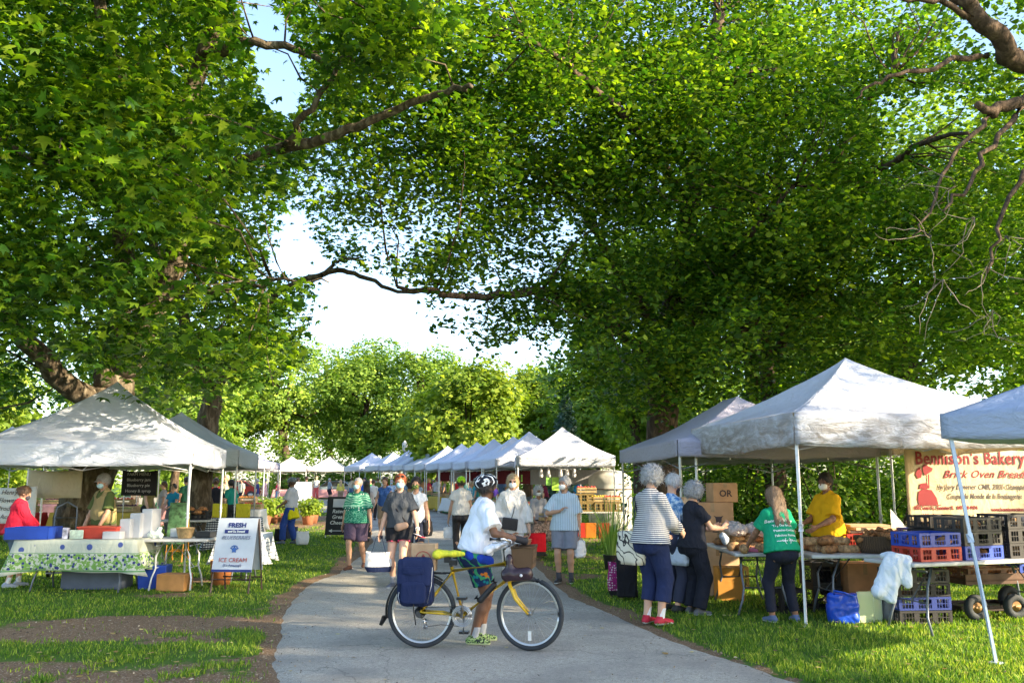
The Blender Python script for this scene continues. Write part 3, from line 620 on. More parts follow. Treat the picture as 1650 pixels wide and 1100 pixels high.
# ================================================================== TENTS
def tent_fabric(name, col, tcol, tr=0.3, dirt=0.0, dcol=(0.27, 0.25, 0.24)):
    m, n, l, bs = nt(name); co = coords(n)
    f = noise_n(n, l, 2.2, 5, co); c = mixc(n, l, f, tuple(a * .92 for a in col), col)
    if dirt:
        sx = n.new('ShaderNodeSeparateXYZ'); l.new(co, sx.inputs[0])
        mr = n.new('ShaderNodeMapRange'); mr.inputs[1].default_value = 2.62; mr.inputs[2].default_value = 2.05; l.new(sx.outputs[2], mr.inputs[0])
        mp = n.new('ShaderNodeMapping'); mp.inputs['Scale'].default_value = (1, 1, 3); l.new(co, mp.inputs['Vector'])
        g = ramp_n(n, l, noise_n(n, l, 2.6, 7, mp.outputs[0], 0.72, 1.0), [(0.36, 0.0), (0.60, 1.0)])
        mu = n.new('ShaderNodeMath'); mu.operation = 'MULTIPLY'; l.new(g, mu.inputs[0]); l.new(mr.outputs[0], mu.inputs[1])
        m2 = n.new('ShaderNodeMath'); m2.operation = 'MULTIPLY'; m2.inputs[1].default_value = dirt; l.new(mu.outputs[0], m2.inputs[0])
        c = mixc(n, l, m2.outputs[0], c, dcol)
    l.new(c, bs.inputs['Base Color']); bs.inputs['Roughness'].default_value = 0.7; bs.inputs['Specular IOR Level'].default_value = 0.25
    mp = n.new('ShaderNodeMapping'); mp.inputs['Scale'].default_value = (2.2, 2.2, 6); mp.inputs['Rotation'].default_value = (.3, .2, .4); l.new(co, mp.inputs['Vector'])
    bump_n(n, l, noise_n(n, l, 1.6, 5, mp.outputs[0], 0.6, 2.0), 0.55, 0.10, bs)
    t = n.new('ShaderNodeBsdfTranslucent'); t.inputs['Color'].default_value = (*tcol, 1)
    mx = n.new('ShaderNodeMixShader'); mx.inputs[0].default_value = tr
    l.new(bs.outputs[0], mx.inputs[1]); l.new(t.outputs[0], mx.inputs[2]); l.new(mx.outputs[0], n['Material Output'].inputs[0]); return m
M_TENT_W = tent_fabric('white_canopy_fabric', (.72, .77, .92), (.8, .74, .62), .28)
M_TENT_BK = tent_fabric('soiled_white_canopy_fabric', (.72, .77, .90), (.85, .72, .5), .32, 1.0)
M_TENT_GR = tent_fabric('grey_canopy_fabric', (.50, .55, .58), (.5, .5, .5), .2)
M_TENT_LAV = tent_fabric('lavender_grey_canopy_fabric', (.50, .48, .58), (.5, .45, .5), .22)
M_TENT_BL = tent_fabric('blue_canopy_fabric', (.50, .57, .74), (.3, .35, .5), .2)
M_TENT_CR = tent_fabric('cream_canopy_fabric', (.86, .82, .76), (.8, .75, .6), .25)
M_PIPE = mat('white_steel_pipe', (.72, .73, .76), .35, .05, metal=.2, dirt=(14, (.4, .38, .35), .5))
M_PIPE_GR = mat('grey_steel_pipe', (.42, .43, .45), .35, .05, metal=.5)
M_BLACKPL = mat('black_plastic', (.015, .015, .017), .4, .2)
M_CREAMPIPE = mat('cream_steel_pipe', (.62, .56, .46), .4, .05)
def tent(label, cx, cy, rz, w, d, top, bot, peak, fm, group='pop up stall tents', sag=.1, res=28, frame=True, foot=True, pm=None, poles=(1, 1, 1, 1), lean=None, seed=0, z0=None, name='market_tent', ridge=0.0, cat='tent'):
    z0 = float(gz(cx, cy)) if z0 is None else z0
    t = empty(name, (cx, cy, z0), rz, label, cat, group); pm = pm or M_PIPE
    hw, hd = w / 2, d / 2
    def surf(u, v, out=0.0):
        x, y = (u * 2 - 1), (v * 2 - 1)
        # snap points to the hip lines
        ux = abs(x) if ridge == 0 else max(0, abs(x)); vy = max(0, (abs(y) - ridge) / (1 - ridge)) if ridge else abs(y)
        tt = max(ux, vy); al = min(ux, vy) / tt if tt > 1e-6 else 1
        h = (1 - tt); h = h - 0.30 * h * (1 - h); h = h + 0.02 * math.exp(-(tt / .04) ** 2)
        z = top + (peak - top) * h - sag * math.sin(math.pi * min(tt, 1)) ** 0.8 * (1 - al ** 2) * .55
        nz = mnoise.noise(Vector((x * 2.3 + seed, y * 2.3, seed * 3.1))) * .022 + mnoise.noise(Vector((x * 7 + seed, y * 7, seed))) * .006
        return (x * hw, y * hd, z + nz * min(1, 4 * (1 - tt) + .15))
    c = MB(); cor = [(0, 0), (1, 0), (1, 1), (0, 1)]
    for k in range(4):
        a, b = cor[k], cor[(k + 1) % 4]
        def rf(s_, q, a=a, b=b):
            q = 1 - (1 - q) * 1.0; e = (a[0] + (b[0] - a[0]) * s_, a[1] + (b[1] - a[1]) * s_); cx_ = .5; ya, yb = .5 - ridge / 2, .5 + ridge / 2
            top_ = (cx_, min(max(e[1], ya), yb)) if ridge else (.5, .5)
            return surf(e[0] + (top_[0] - e[0]) * q, e[1] + (top_[1] - e[1]) * q)
        c.grid(rf, res, res // 2)
    o = c.build('canopy', fm, t); solid(o, .004, 0)
    v = MB(); per = [(-1, -1), (1, -1), (1, 1), (-1, 1)]
    N = res
    for k in range(4):
        a, b = per[k], per[(k + 1) % 4]; nx, ny = (b[1] - a[1]) / 2, -(b[0] - a[0]) / 2
        def vf(s, q, a=a, b=b, nx=nx, ny=ny, k=k):
            x = a[0] + (b[0] - a[0]) * s; y = a[1] + (b[1] - a[1]) * s; e = 0.012 + .02 * q * math.sin(math.pi * s)
            wv = mnoise.noise(Vector((s * 5 + k * 7 + seed, q * 1.5, seed))) * .05 * q * math.sin(math.pi * s) ** .5
            dip = (0.035 * math.sin(math.pi * s) + mnoise.noise(Vector((s * 3, k, seed))) * .02) * q
            base = surf((x + 1) / 2, (y + 1) / 2)
            return (x * (hw + .006) + nx * (e + wv), y * (hd + .006) + ny * (e + wv), base[2] + .004 - (top - bot) * q - dip * q)
        v.grid(vf, N, 5)
    o = v.build('valance', fm, t); solid(o, .004, 0)
    for i, (sx, sy) in enumerate(((-1, -1), (1, -1), (1, 1), (-1, 1))):
        if not poles[i]: continue
        p = MB(); x, y = sx * (hw - .03), sy * (hd - .03); fx, fy = (lean[i] if lean and lean[i] else (0, 0)); r = .019
        p.tube([(x + fx, y + fy, 0.005), (x + fx * .45, y + fy * .45, 1.15), (x, y, top - .04)], [r, r, r * 1.25], 4, smooth=False)
        p.tube([(x + fx * .5, y + fy * .5, 1.02), (x + fx * .45, y + fy * .45, 1.10)], r * 1.7, 4, smooth=False)
        p.box((x, y, top - .1), (.075, .075, .11))
        if foot: p.box((x + fx, y + fy, .008), (.09, .09, .012))
        p.build('pole', pm, t)
    if frame:
        f = MB(); h = top - .12; r = .010
        for k in range(4):
            a, b = Vector((per[k][0] * (hw - .04), per[k][1] * (hd - .04), h)), Vector((per[(k + 1) % 4][0] * (hw - .04), per[(k + 1) % 4][1] * (hd - .04), h))
            for q in range(2):
                s, e = a.lerp(b, q / 2), a.lerp(b, (q + 1) / 2); dz = Vector((0, 0, .30))
                f.tube([s, e - dz], r, 4); f.tube([s - dz, e], r, 4); f.box((s + e) / 2 - dz / 2, (.03, .03, .03))
        for k in range(4):
            m_ = Vector(((per[k][0] + per[(k + 1) % 4][0]) / 2 * (hw - .04), (per[k][1] + per[(k + 1) % 4][1]) / 2 * (hd - .04), h))
            f.tube([m_, (0, 0, h + .12)], r, 4); f.tube([m_ - Vector((0, 0, .3)), (0, 0, h + .2)], r, 4)
        f.tube([(0, 0, h), (0, 0, peak - .04)], .014, 6)
        f.build('frame', pm, t)
    return t
def tent_corner(F, rz, w, d, *a, corner=(-1, -1), **k):
    """place a tent by one corner (F in ground coordinates)"""
    c, s = math.cos(rz), math.sin(rz); lx, ly = -corner[0] * w / 2, -corner[1] * d / 2
    return (F.x + lx * c - ly * s, F.y + lx * s + ly * c)
def tc(label, F, rz, w, d, top, bot, peak, fm, corner=(-1, -1), **k):
    x, y = tent_corner(F, rz, w, d, corner=corner); return tent(label, x, y, rz, w, d, top, bot, peak, fm, **k)
# left white tent: its front right pole stands at (297, 945)
tc('white pop up tent over the berry table at the left edge', G(298, 945), R(9), 3.2, 3.05, 2.16, 1.83, 3.25, M_TENT_W, corner=(1, -1), seed=1, pm=M_PIPE, poles=(1, 1, 1, 1))
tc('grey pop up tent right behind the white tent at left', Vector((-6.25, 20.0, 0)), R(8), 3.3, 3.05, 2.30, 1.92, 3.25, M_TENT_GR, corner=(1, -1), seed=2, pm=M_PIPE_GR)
# bakery tent: front pole (1298, 1010)
FB = G(1297, 1010)
TB = tc('large soiled white pop up tent over the bread stall at right', FB, R(9), 3.2, 3.2, 2.34, 1.97, 3.22, M_TENT_BK, seed=3, res=40, pm=M_PIPE, sag=.14)
# lavender grey tent left of it
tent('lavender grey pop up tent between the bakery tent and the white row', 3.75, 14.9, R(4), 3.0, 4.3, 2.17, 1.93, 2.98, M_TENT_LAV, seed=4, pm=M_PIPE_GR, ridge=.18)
# blue tent cut by the right edge, pole foot (1598, 1068)
FR = G(1598, 1068)
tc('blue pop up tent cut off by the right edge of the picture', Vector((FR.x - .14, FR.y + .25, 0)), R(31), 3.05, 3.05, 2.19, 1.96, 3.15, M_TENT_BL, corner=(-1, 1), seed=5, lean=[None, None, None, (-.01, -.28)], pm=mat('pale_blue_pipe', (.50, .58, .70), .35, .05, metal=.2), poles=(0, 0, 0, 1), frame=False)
# two cream tents far away
for i, (px, nm) in enumerate(((469, 'cream tent, left of the far pair beyond the path'), (530, 'cream tent, right of the far pair beyond the path'))):
    g = AT(px, 778, 70); tent(nm, g.x, 70, R(0), 3.05, 3.05, 2.35, 2.15, 3.35, M_TENT_CR, group='cream tents far down the path', seed=8 + i, res=14, z0=.3)
g = AT(408, 778, 62); tent('pale lilac tent far behind the grey tent', g.x, 62, 0, 3.05, 3.05, 2.4, 2.1, 3.3, M_TENT_W, group='cream tents far down the path', seed=11, res=12)
g = AT(12, 778, 30); tent('pale grey tent peak behind the left tent', g.x, 30, 0, 3.05, 3.05, 2.4, 2.1, 3.45, M_TENT_GR, group='cream tents far down the path', seed=12, res=12)
# the white row
ROWC = [(833, 27.2), (799, 30.2), (777, 33.3), (751, 36.4), (727, 39.5), (705, 42.6), (684, 45.7), (667, 48.8), (648, 52), (629, 55), (609, 58), (578, 61)]
ROW = [AT(px, 778, y) for px, y in ROWC]
ORD = ['nearest white tent of the long row', 'second white tent of the long row', 'third white tent of the long row', 'fourth white tent of the long row', 'fifth white tent of the long row', 'sixth white tent of the long row', 'seventh white tent of the long row',
       'eighth white tent of the long row', 'ninth white tent of the long row', 'tenth white tent of the long row', 'eleventh white tent of the long row', 'last white tent at the far left end of the long row']
row0 = None; ROWT = []
for i, p in enumerate(ROW):
    q = ROW[min(i + 1, len(ROW) - 1)]; pr = ROW[max(i - 1, 0)]; dx, dy = q.x - pr.x, q.y - pr.y; rz = -math.atan2(dx, dy) * -1 if False else math.atan2(-(dx), dy) * 1.0
    rz = rz if i else R(1)
    x, y = tent_corner(p, rz, 3.05, 3.0, corner=(-1, -1)); z = float(gz(x, y))
    if i == 0: row0 = tent(ORD[0], x, y, rz, 3.05, 3.0, 2.38, 2.07, 3.35, M_TENT_W, group='white tents of the long row', seed=20, res=20); t = row0
    elif i == 1: row1 = tent(ORD[1], x, y, rz, 3.05, 3.0, 2.36, 2.07, 3.38, M_TENT_W, group='white tents of the long row', seed=27, res=16); t = row1
    else:
        t = copy_tree(row1 if i % 2 else row0); t.location = (x, y, z); t.rotation_euler.z = rz + (i % 3 - 1) * .01; t['label'] = ORD[i]
    ROWT.append((x, y, z, rz))
# ================================================================== PEOPLE (signed distance bodies turned into one continuous surface)
def V3(*a): return np.array(a, float)
def nrm(v): v = np.asarray(v, float); return v / (np.linalg.norm(v) + 1e-12)
class Sdf:
    def __init__(s): s.items = []; s.cuts = []; s.subs = []
    def cap(s, a, b, ra, rb=None, k=.02, cut=None, fr=None, sc=(1, 1, 1)):
        """round cone a-b; fr = frame matrix whose rows are axes, sc = squash per axis; cut = (point, normal) keeps the side behind"""
        s.items.append((np.asarray(a, float), np.asarray(b, float), ra, ra if rb is None else rb, k, cut, fr, sc)); return s
    def ell(s, c, r, k=.02, fr=None, cut=None):
        m = min(r); return s.cap(c, c, m, m, k, cut, fr if fr is not None else np.eye(3), tuple(x / m for x in r))
    def cut(s, p, n): s.cuts.append((np.asarray(p, float), nrm(n))); return s
    def sub(s, a, b, ra, rb=None): s.subs.append((np.asarray(a, float), np.asarray(b, float), ra, ra if rb is None else rb)); return s
    @staticmethod
    def dist(P, a, b, ra, rb, fr=None, sc=(1, 1, 1)):
        if fr is not None:
            o = (a + b) / 2; sc = np.array(sc); P = ((P - o) @ fr.T) / sc; a = (fr @ (a - o)) / sc; b = (fr @ (b - o)) / sc
        ab = b - a; L = ab @ ab
        t = np.clip(((P - a) @ ab) / L, 0, 1) if L > 1e-12 else np.zeros(P.shape[:-1])
        return np.linalg.norm(P - a - t[..., None] * ab, axis=-1) - (ra + (rb - ra) * t)
    def mesh(s, h):
        lo = np.full(3, 1e9); hi = -lo; bb = []
        for a, b, ra, rb, k, cut, fr, sc in s.items:
            m = max(ra, rb) * max(sc) + k + 2 * h; l = np.minimum(a, b) - m; u = np.maximum(a, b) + m; bb.append((l, u)); lo = np.minimum(lo, l); hi = np.maximum(hi, u)
        n = np.ceil((hi - lo) / h).astype(int) + 2; F = np.full(n, 9.0); ax = [lo[i] + np.arange(n[i]) * h for i in range(3)]
        for (a, b, ra, rb, k, cut, fr, sc), (l, u) in zip(s.items, bb):
            i0 = np.maximum(((l - lo) / h).astype(int), 0); i1 = np.minimum(np.ceil((u - lo) / h).astype(int) + 1, n)
            sl = tuple(slice(i0[i], i1[i]) for i in range(3))
            P = np.stack(np.meshgrid(*[ax[i][sl[i]] for i in range(3)], indexing='ij'), -1)
            d = s.dist(P, a, b, ra, rb, fr, sc)
            if cut is not None:
                for (cp, cn) in (cut if isinstance(cut, list) else [cut]): d = np.maximum(d, (P - cp) @ nrm(cn))
            f = F[sl]; q = np.clip(.5 + .5 * (f - d) / k, 0, 1); r = f * (1 - q) + d * q - k * q * (1 - q)
            F[sl] = np.where(f > 8, np.minimum(f, d), r)
        if s.cuts or s.subs:
            P = np.stack(np.meshgrid(*ax, indexing='ij'), -1)
            for p, nn in s.cuts: F = np.maximum(F, (P - p) @ nn)
            for a, b, ra, rb in s.subs: F = np.maximum(F, -s.dist(P, a, b, ra, rb))
        F[0] = F[-1] = 1; F[:, 0] = F[:, -1] = 1; F[:, :, 0] = F[:, :, -1] = 1
        return surface_nets(F, lo, h)
def surface_nets(F, lo, h):
    S = F < 0; c = [(i, j, k) for i in (0, 1) for j in (0, 1) for k in (0, 1)]; n = np.array(F.shape) - 1
    st = [S[i:n[0] + i, j:n[1] + j, k:n[2] + k] for i, j, k in c]; cnt = sum(x.astype(np.int8) for x in st); m = (cnt > 0) & (cnt < 8)
    I = np.argwhere(m); g = np.stack([F[I[:, 0] + i, I[:, 1] + j, I[:, 2] + k] for i, j, k in c], 1)
    pos = np.zeros((len(I), 3)); w = np.zeros(len(I)); C = np.array(c, float)
    for a in range(8):
        for b in range(a + 1, 8):
            if np.abs(C[a] - C[b]).sum() != 1: continue
            x = (g[:, a] < 0) != (g[:, b] < 0); t = np.where(x, g[:, a] / np.where(x, g[:, a] - g[:, b], 1), 0)
            pos += np.where(x[:, None], C[a] + t[:, None] * (C[b] - C[a]), 0); w += x
    V = lo + (I + pos / w[:, None]) * h
    vid = np.full(n, -1); vid[tuple(I.T)] = np.arange(len(I)); Q = []
    for ax in range(3):
        a, b = (ax + 1) % 3, (ax + 2) % 3; s0 = [slice(1, -1)] * 3; s0[ax] = slice(0, -1); s1 = list(s0); s1[ax] = slice(1, None)
        E = np.argwhere(S[tuple(s0)] != S[tuple(s1)]); off = np.ones(3, int); off[ax] = 0; E = E + off
        da = np.zeros(3, int); da[a] = 1; db = np.zeros(3, int); db[b] = 1
        q = np.stack([vid[tuple((E - da - db).T)], vid[tuple((E - db).T)], vid[tuple(E.T)], vid[tuple((E - da).T)]], 1)
        fl = ~S[tuple(E.T)]; q[fl] = q[fl][:, ::-1]; Q.append(q)
    Q = np.concatenate(Q); return V, Q[(Q >= 0).all(1)]
def vnormals(V, Q):
    N = np.zeros_like(V); fn = np.cross(V[Q[:, 2]] - V[Q[:, 0]], V[Q[:, 3]] - V[Q[:, 1]])
    for i in range(4): np.add.at(N, Q[:, i], fn)
    return N / (np.linalg.norm(N, axis=1)[:, None] + 1e-12)
def relax(V, Q, it=1):
    for _ in range(it):
        A = np.zeros_like(V); c = np.zeros(len(V))
        for i in range(4): np.add.at(A, Q[:, i], V[Q[:, (i + 1) % 4]]); np.add.at(c, Q[:, i], 1)
        V = V * .45 + .55 * A / np.maximum(c, 1)[:, None]
    return V
def sdf_obj(name, sd, h, mats, parent, wr=0, ws=(9, 9, 4), seed=0, rel=1, mi=None):
    V, Q = sd.mesh(h); V = relax(V, Q, rel)
    if wr:
        N = vnormals(V, Q); w = np.array([mnoise.noise(Vector((v[0] * ws[0] + seed, v[1] * ws[1], v[2] * ws[2]))) + .5 * mnoise.noise(Vector((v[0] * ws[0] * 2.3, v[1] * ws[1] * 2.3 + seed, v[2] * ws[2] * 2.1))) for v in V]); V = V + N * (w * wr)[:, None]
    m = None
    if mi is not None: m = mi(V[Q].mean(1))
    return np_mesh(name, V, Q, mats, parent, mi=m, smooth=True)
def ik(S, T, l1, l2, hint):
    S, T = np.asarray(S, float), np.asarray(T, float); d = T - S; L = np.linalg.norm(d); L2 = min(L, (l1 + l2) * .995); u = d / (L + 1e-9); T = S + u * L2
    a = (l1 * l1 - l2 * l2 + L2 * L2) / (2 * L2); hgt = math.sqrt(max(l1 * l1 - a * a, 1e-6)); p = np.asarray(hint, float); p = p - u * (p @ u); p = nrm(p); return S + u * a + p * hgt, T
SKIN = {n: None for n in ()}
def skin(name, c):
    if name in _mc: return _mc[name]
    m, n, l, bs = nt(name); co = coords(n); l.new(mixc(n, l, noise_n(n, l, 14, 4, co), tuple(a * .88 for a in c), tuple(min(1, a * 1.08) for a in c)), bs.inputs['Base Color'])
    bs.inputs['Roughness'].default_value = .5; bs.inputs['Subsurface Weight'].default_value = 0.0; bs.inputs['Specular IOR Level'].default_value = .35; _mc[name] = m; return m
SK_LT = skin('light_skin', (.62, .36, .25)); SK_MD = skin('tan_skin', (.48, .27, .17)); SK_DK = skin('brown_skin', (.17, .085, .05)); SK_BR = skin('mid_brown_skin', (.27, .14, .085))
M_EYE = mat('eye', (.03, .02, .02), .2); M_LIP = mat('lip', (.42, .16, .13), .5)
def hairm(name, c):
    if name in _mc: return _mc[name]
    m, n, l, bs = nt(name); co = coords(n); mp = n.new('ShaderNodeMapping'); mp.inputs['Scale'].default_value = (90, 90, 14); l.new(co, mp.inputs['Vector'])
    f = noise_n(n, l, 1, 4, mp.outputs[0], .6, 1.5); l.new(ramp_n(n, l, f, [(.3, tuple(a * .45 for a in c)), (.5, c), (.72, tuple(min(1, a * 1.5) for a in c))]), bs.inputs['Base Color'])
    bs.inputs['Roughness'].default_value = .5; bump_n(n, l, f, .8, .01, bs); _mc[name] = m; return m
H_GR = hairm('grey_hair', (.36, .36, .37)); H_WH = hairm('white_hair', (.50, .50, .51)); H_BR = hairm('brown_hair', (.09, .05, .03)); H_BK = hairm('black_hair', (.02, .016, .015)); H_RD = hairm('red_hair', (.28, .07, .025)); H_BL = hairm('blonde_hair', (.45, .33, .19)); H_LB = hairm('streaked_brown_hair', (.22, .14, .085))
M_MASKB = fabric('light_blue_mask', (.42, .66, .74), wrinkle=.2); M_MASKW = fabric('white_mask', (.8, .79, .76), wrinkle=.2); M_MASKD = fabric('dark_mask', (.05, .05, .07), wrinkle=.2)
def person(label, pos, h=1.7, face=180, skinm=SK_LT, R_=(.26, .03, .80), L_=(-.26, .03, .80), feet=((.1, .0), (-.1, .0)), lean=0.0, hip=None, yaw=0, nod=0, top=None, sleeve=.55, hem=-.02, loose=.018,
           bottom=None, leg=.5, bl=.02, skirt=False, shoe=None, sock=None, hair=('short', H_GR), mask=None, glasses=None, hat=None, fem=False, fat=0.0, res=.011, group=None, curl=.5, seed=None,
           ehR=None, ehL=None, kneeh=None, lift=(0, 0), toe=(None, None), wr=.006, vest=None, neck_open=.0, extra=None, tuck=False, beltless=True, hR=None, hL=None, zoff=0):
    wr = wr * 1.35 if res < .014 else wr
    k = h / 1.72; seed = rnd.random() * 50 if seed is None else seed; z0 = float(gz(pos[0], pos[1])) + zoff
    fr_t = None; c_, s_ = math.cos(lean), math.sin(lean); dirv = V3(0, s_, c_); fwd = V3(0, c_, -s_); X = V3(1, 0, 0); FR = np.array([X, fwd, dirv]); K = lambda v: np.asarray(v, float) * k
    ph = hip if hip is not None else (0, -.06 * s_, .935); pel = V3(*ph)
    T = lambda x, y, z: pel + X * x + fwd * y + dirv * z
    sw = .142 if fem else .158; f1 = 1 + fat
    nb = T(0, -.005, .51); hd = nrm(V3(math.sin(0), math.sin(lean * .5 + nod * .6), math.cos(lean * .5 + nod * .6)))
    hc = nb + hd * .095 + V3(0, .015, .075) * 1.0
    cy, sy = math.cos(yaw), math.sin(yaw); hf = nrm(V3(-sy * math.cos(nod), cy * math.cos(nod), -math.sin(nod))); hx = V3(cy, sy, 0); hu = np.cross(hx, hf); HF = np.array([hx, hf, hu]); HP = lambda x, y, z: hc + hx * x + hf * y + hu * z
    arms = []; fingers = []
    for sd_, tgt, eh, hh in ((1, R_, ehR, hR), (-1, L_, ehL, hL)):
        S = T(sd_ * sw, -.005, .445); hint = V3(*(eh if eh else (sd_ * .5, -1, -.35))); E, Wr = ik(S, V3(*tgt), .285, .255, hint); arms.append((S, E, Wr, sd_, hh))
    legs = []
    for i, sd_ in enumerate((1, -1)):
        Hp = pel + V3(sd_ * .088, 0, -.03); A = V3(feet[i][0], feet[i][1], .085 + lift[i]); Kn, A = ik(Hp, A, .43, .42, V3(*(kneeh[i] if kneeh else (sd_ * .12, 1, 0)))); 
        td = toe[i] if toe[i] is not None else sd_ * -.2; fd = V3(-math.sin(td), math.cos(td), 0); legs.append((Hp, Kn, A, fd, sd_, lift[i]))
    B = Sdf()
    def torso(B, e=0.0, kk=.04, low=True):
        if low: B.cap(K(T(0, 0, -.06)), K(T(0, 0, .05)), (.100 * f1 + e) * k, (.098 * f1 + e) * k, kk, fr=FR, sc=(1.62 if not fem else 1.70, 1.05, 1))
        B.cap(K(T(0, .01 + fat * .04, .10)), K(T(0, .01 + fat * .05, .17)), (.088 * (1 + fat * 1.2) + e) * k, None, kk, fr=FR, sc=(1.36 if not fem else 1.26, 1.05 + fat * .6, 1))
        B.cap(K(T(0, .0, .24)), K(T(0, -.005, .39)), (.098 * f1 + e) * k, (.088 + e) * k, kk, fr=FR, sc=(1.34 if not fem else 1.24, 1.05, 1))
        [B.cap(K(T(q * (sw - .015), -.005, .447)), K(T(0, -.01, .468)), (.048 + e * .75) * k, (.050 + e * .8) * k, kk) for q in (1, -1)]
        B.cap(K(T(0, -.02, .44)), K(T(0, -.012, .50)), (.072 + e) * k, (.052 + e) * k, kk)
        if fem:
            for q in (1, -1): B.cap(K(T(q * .075, .075, .31)), K(T(q * .075, .07, .33)), (.058 + e) * k, None, kk)
        if low:
            for q in (1, -1): B.cap(K(T(q * .075, -.055, -.07)), K(T(q * .075, -.05, -.03)), (.082 * f1 + e) * k, None, kk)
    torso(B)
    B.cap(K(nb - V3(0, .01, .03)), K(hc + hf * -.015 + hu * -.05), .052 * k, .050 * k, .02)
    B.ell(K(HP(0, -.012, .018)), (.077 * k, .097 * k, .098 * k), .02, HF)
    B.cap(K(HP(0, .032, -.02)), K(HP(0, .046, -.085)), .060 * k, .036 * k, .025, fr=HF, sc=(1.0, 1, 1))
    B.cap(K(HP(0, .092, .002)), K(HP(0, .106, -.028)), .010 * k, .013 * k, .012)
    for q in (1, -1): B.ell(K(HP(q * .078, -.008, -.012)), (.012 * k, .018 * k, .030 * k), .008, HF); B.cap(K(HP(q * .036, .075, .012)), K(HP(q * .012, .082, .014)), .014 * k, None, .012)
    hands = []
    for S, E, Wr, q, hh in arms:
        fa = nrm(Wr - E)
        B.cap(K(S), K(S + (E - S) * .3), .049 * k, .047 * k, .03); B.cap(K(S + (E - S) * .3), K(E), .047 * f1 * k, .037 * k, .02); B.cap(K(E), K(E + (Wr - E) * .3), .037 * k, .041 * k, .02); B.cap(K(E + (Wr - E) * .3), K(Wr), .040 * k, .026 * k, .02)
        hd_ = nrm(V3(*hh)) if hh else nrm(fa + V3(0, .05, -.15)); inn = V3(-q, .15, 0); side = nrm(np.cross(hd_, inn)); inn = np.cross(side, hd_); thumb = side * (1 if side[1] > 0 or (abs(side[1]) < .3 and side[2] > 0) else -1)
        Wp = Wr + hd_ * .02; Pc = Wr + hd_ * .065; HFR = np.array([thumb, inn, hd_])
        B.cap(K(Wp), K(Pc + hd_ * .015), .024 * k, .026 * k, .012, fr=HFR, sc=(1.35, .75, 1))
        for fi in range(4):
            o = thumb * (.030 - .0195 * fi); a = Wr + hd_ * .095 + o; fl = (.040, .045, .042, .033)[fi]; pts = [a]; dd = hd_.copy()
            for seg in range(2): dd = nrm(dd + inn * curl * (.7 + seg * .4)); a = a + dd * fl; pts.append(a)
            B.cap(K(pts[0]), K(pts[1]), .0095 * k, .009 * k, .005); B.cap(K(pts[1]), K(pts[2]), .009 * k, .0075 * k, .004)
        tb_ = Wr + hd_ * .04 + thumb * .028; t1 = tb_ + nrm(thumb * .7 + hd_ * .8 + inn * .3) * .042; t2 = t1 + nrm(hd_ + inn * curl * .8 + thumb * .1) * .032
        B.cap(K(tb_), K(t1), .0125 * k, .010 * k, .008); B.cap(K(t1), K(t2), .010 * k, .008 * k, .004)
        hands.append((Wr, Wr + hd_ * .10 + inn * .02, hd_))
    for Hp, Kn, A, fd, q, lf in legs:
        B.cap(K(Hp + V3(0, 0, -.02)), K(Kn), .088 * f1 * k, .055 * k, .03); B.cap(K(Kn), K(Kn + (A - Kn) * .32), .052 * k, .057 * k, .02); B.cap(K(Kn + (A - Kn) * .32 - fd * .012), K(A), .055 * k, .036 * k, .02)
        B.cap(K(A - fd * .03 + V3(0, 0, -.04)), K(A + fd * .12 + V3(0, 0, -.055)), .033 * k, .026 * k, .02)
    eyes = [K(HP(.031, .088, .0)), K(HP(-.031, .088, .0))]; lip = K(HP(0, .085, -.055))
    def bmi(C):
        m = np.zeros(len(C), int)
        for e in eyes: m[np.linalg.norm((C - e) * [1, 1, 1.5], axis=1) < .0105 * k] = 1
        m[np.linalg.norm((C - lip) * [1, 1, 2.6], axis=1) < .024 * k] = 2; return m
    body = sdf_obj('person', B, res, [skinm, M_EYE, M_LIP], None, mi=bmi)
    body.location = (pos[0], pos[1], z0); body.rotation_euler = (0, 0, R(face)); tag(body, label, 'person', group)
    P = body; W = wr
    r2 = max(res, .009)
    if top is not None:
        C = Sdf(); torso(C, loose, .045, low=False); hz = hem; hemp = T(0, 0, hz - .02)
        C.cap(K(T(0, .0, .16)), K(T(0, 0, min(hz + .02, .1))), (.098 * (1 + fat) + loose) * k, (.104 * f1 + loose * 1.3) * k, .05, fr=FR, sc=(1.40, 1.08 + fat * .4, 1))
        if hz < -.02: C.cap(K(T(0, 0, .05)), K(T(0, -.01, hz)), (.106 * f1 + loose) * k, (.112 * f1 + loose * 1.6) * k, .04, fr=FR, sc=(1.47, 1.12, 1))
        if hz < -.03:
            for q in (1, -1): C.cap(K(T(q * .07, -.05, max(-.07, hz))), K(T(q * .07, -.045, .0)), (.088 * f1 + loose * .9) * k, None, .03)
        for S, E, Wr, q, hh in arms:
            if sleeve <= 0: C.cap(K(S), K(S + (E - S) * .1), (.056 + loose * .3) * k, None, .02, cut=(K(S + (E - S) * .16 + V3(q * .03, 0, 0)), V3(q, 0, -.3))); continue
            f = min(sleeve, 1.0); e = S + (E - S) * f; C.cap(K(S), K(e), (.049 + loose * .6) * k, (.044 + loose * (1.1 + (.5 if sleeve < 1 else 0))) * k, .03, cut=(K(e), (e - S)) if sleeve < 1 else None)
            if sleeve > 1: e2 = E + (Wr - E) * (sleeve - 1); C.cap(K(E), K(e2), (.040 + loose * 1.2) * k, (.030 + loose * 1.2) * k, .025, cut=(K(e2), (e2 - E)))
        C.cut(K(T(0, 0, hz)), -dirv); C.sub(K(nb + V3(0, .02, -.015)), K(nb + V3(0, .05, .1)), (.056 + neck_open) * k)
        sdf_obj('shirt', C, r2, top, P, W, (8, 8, 5), seed)
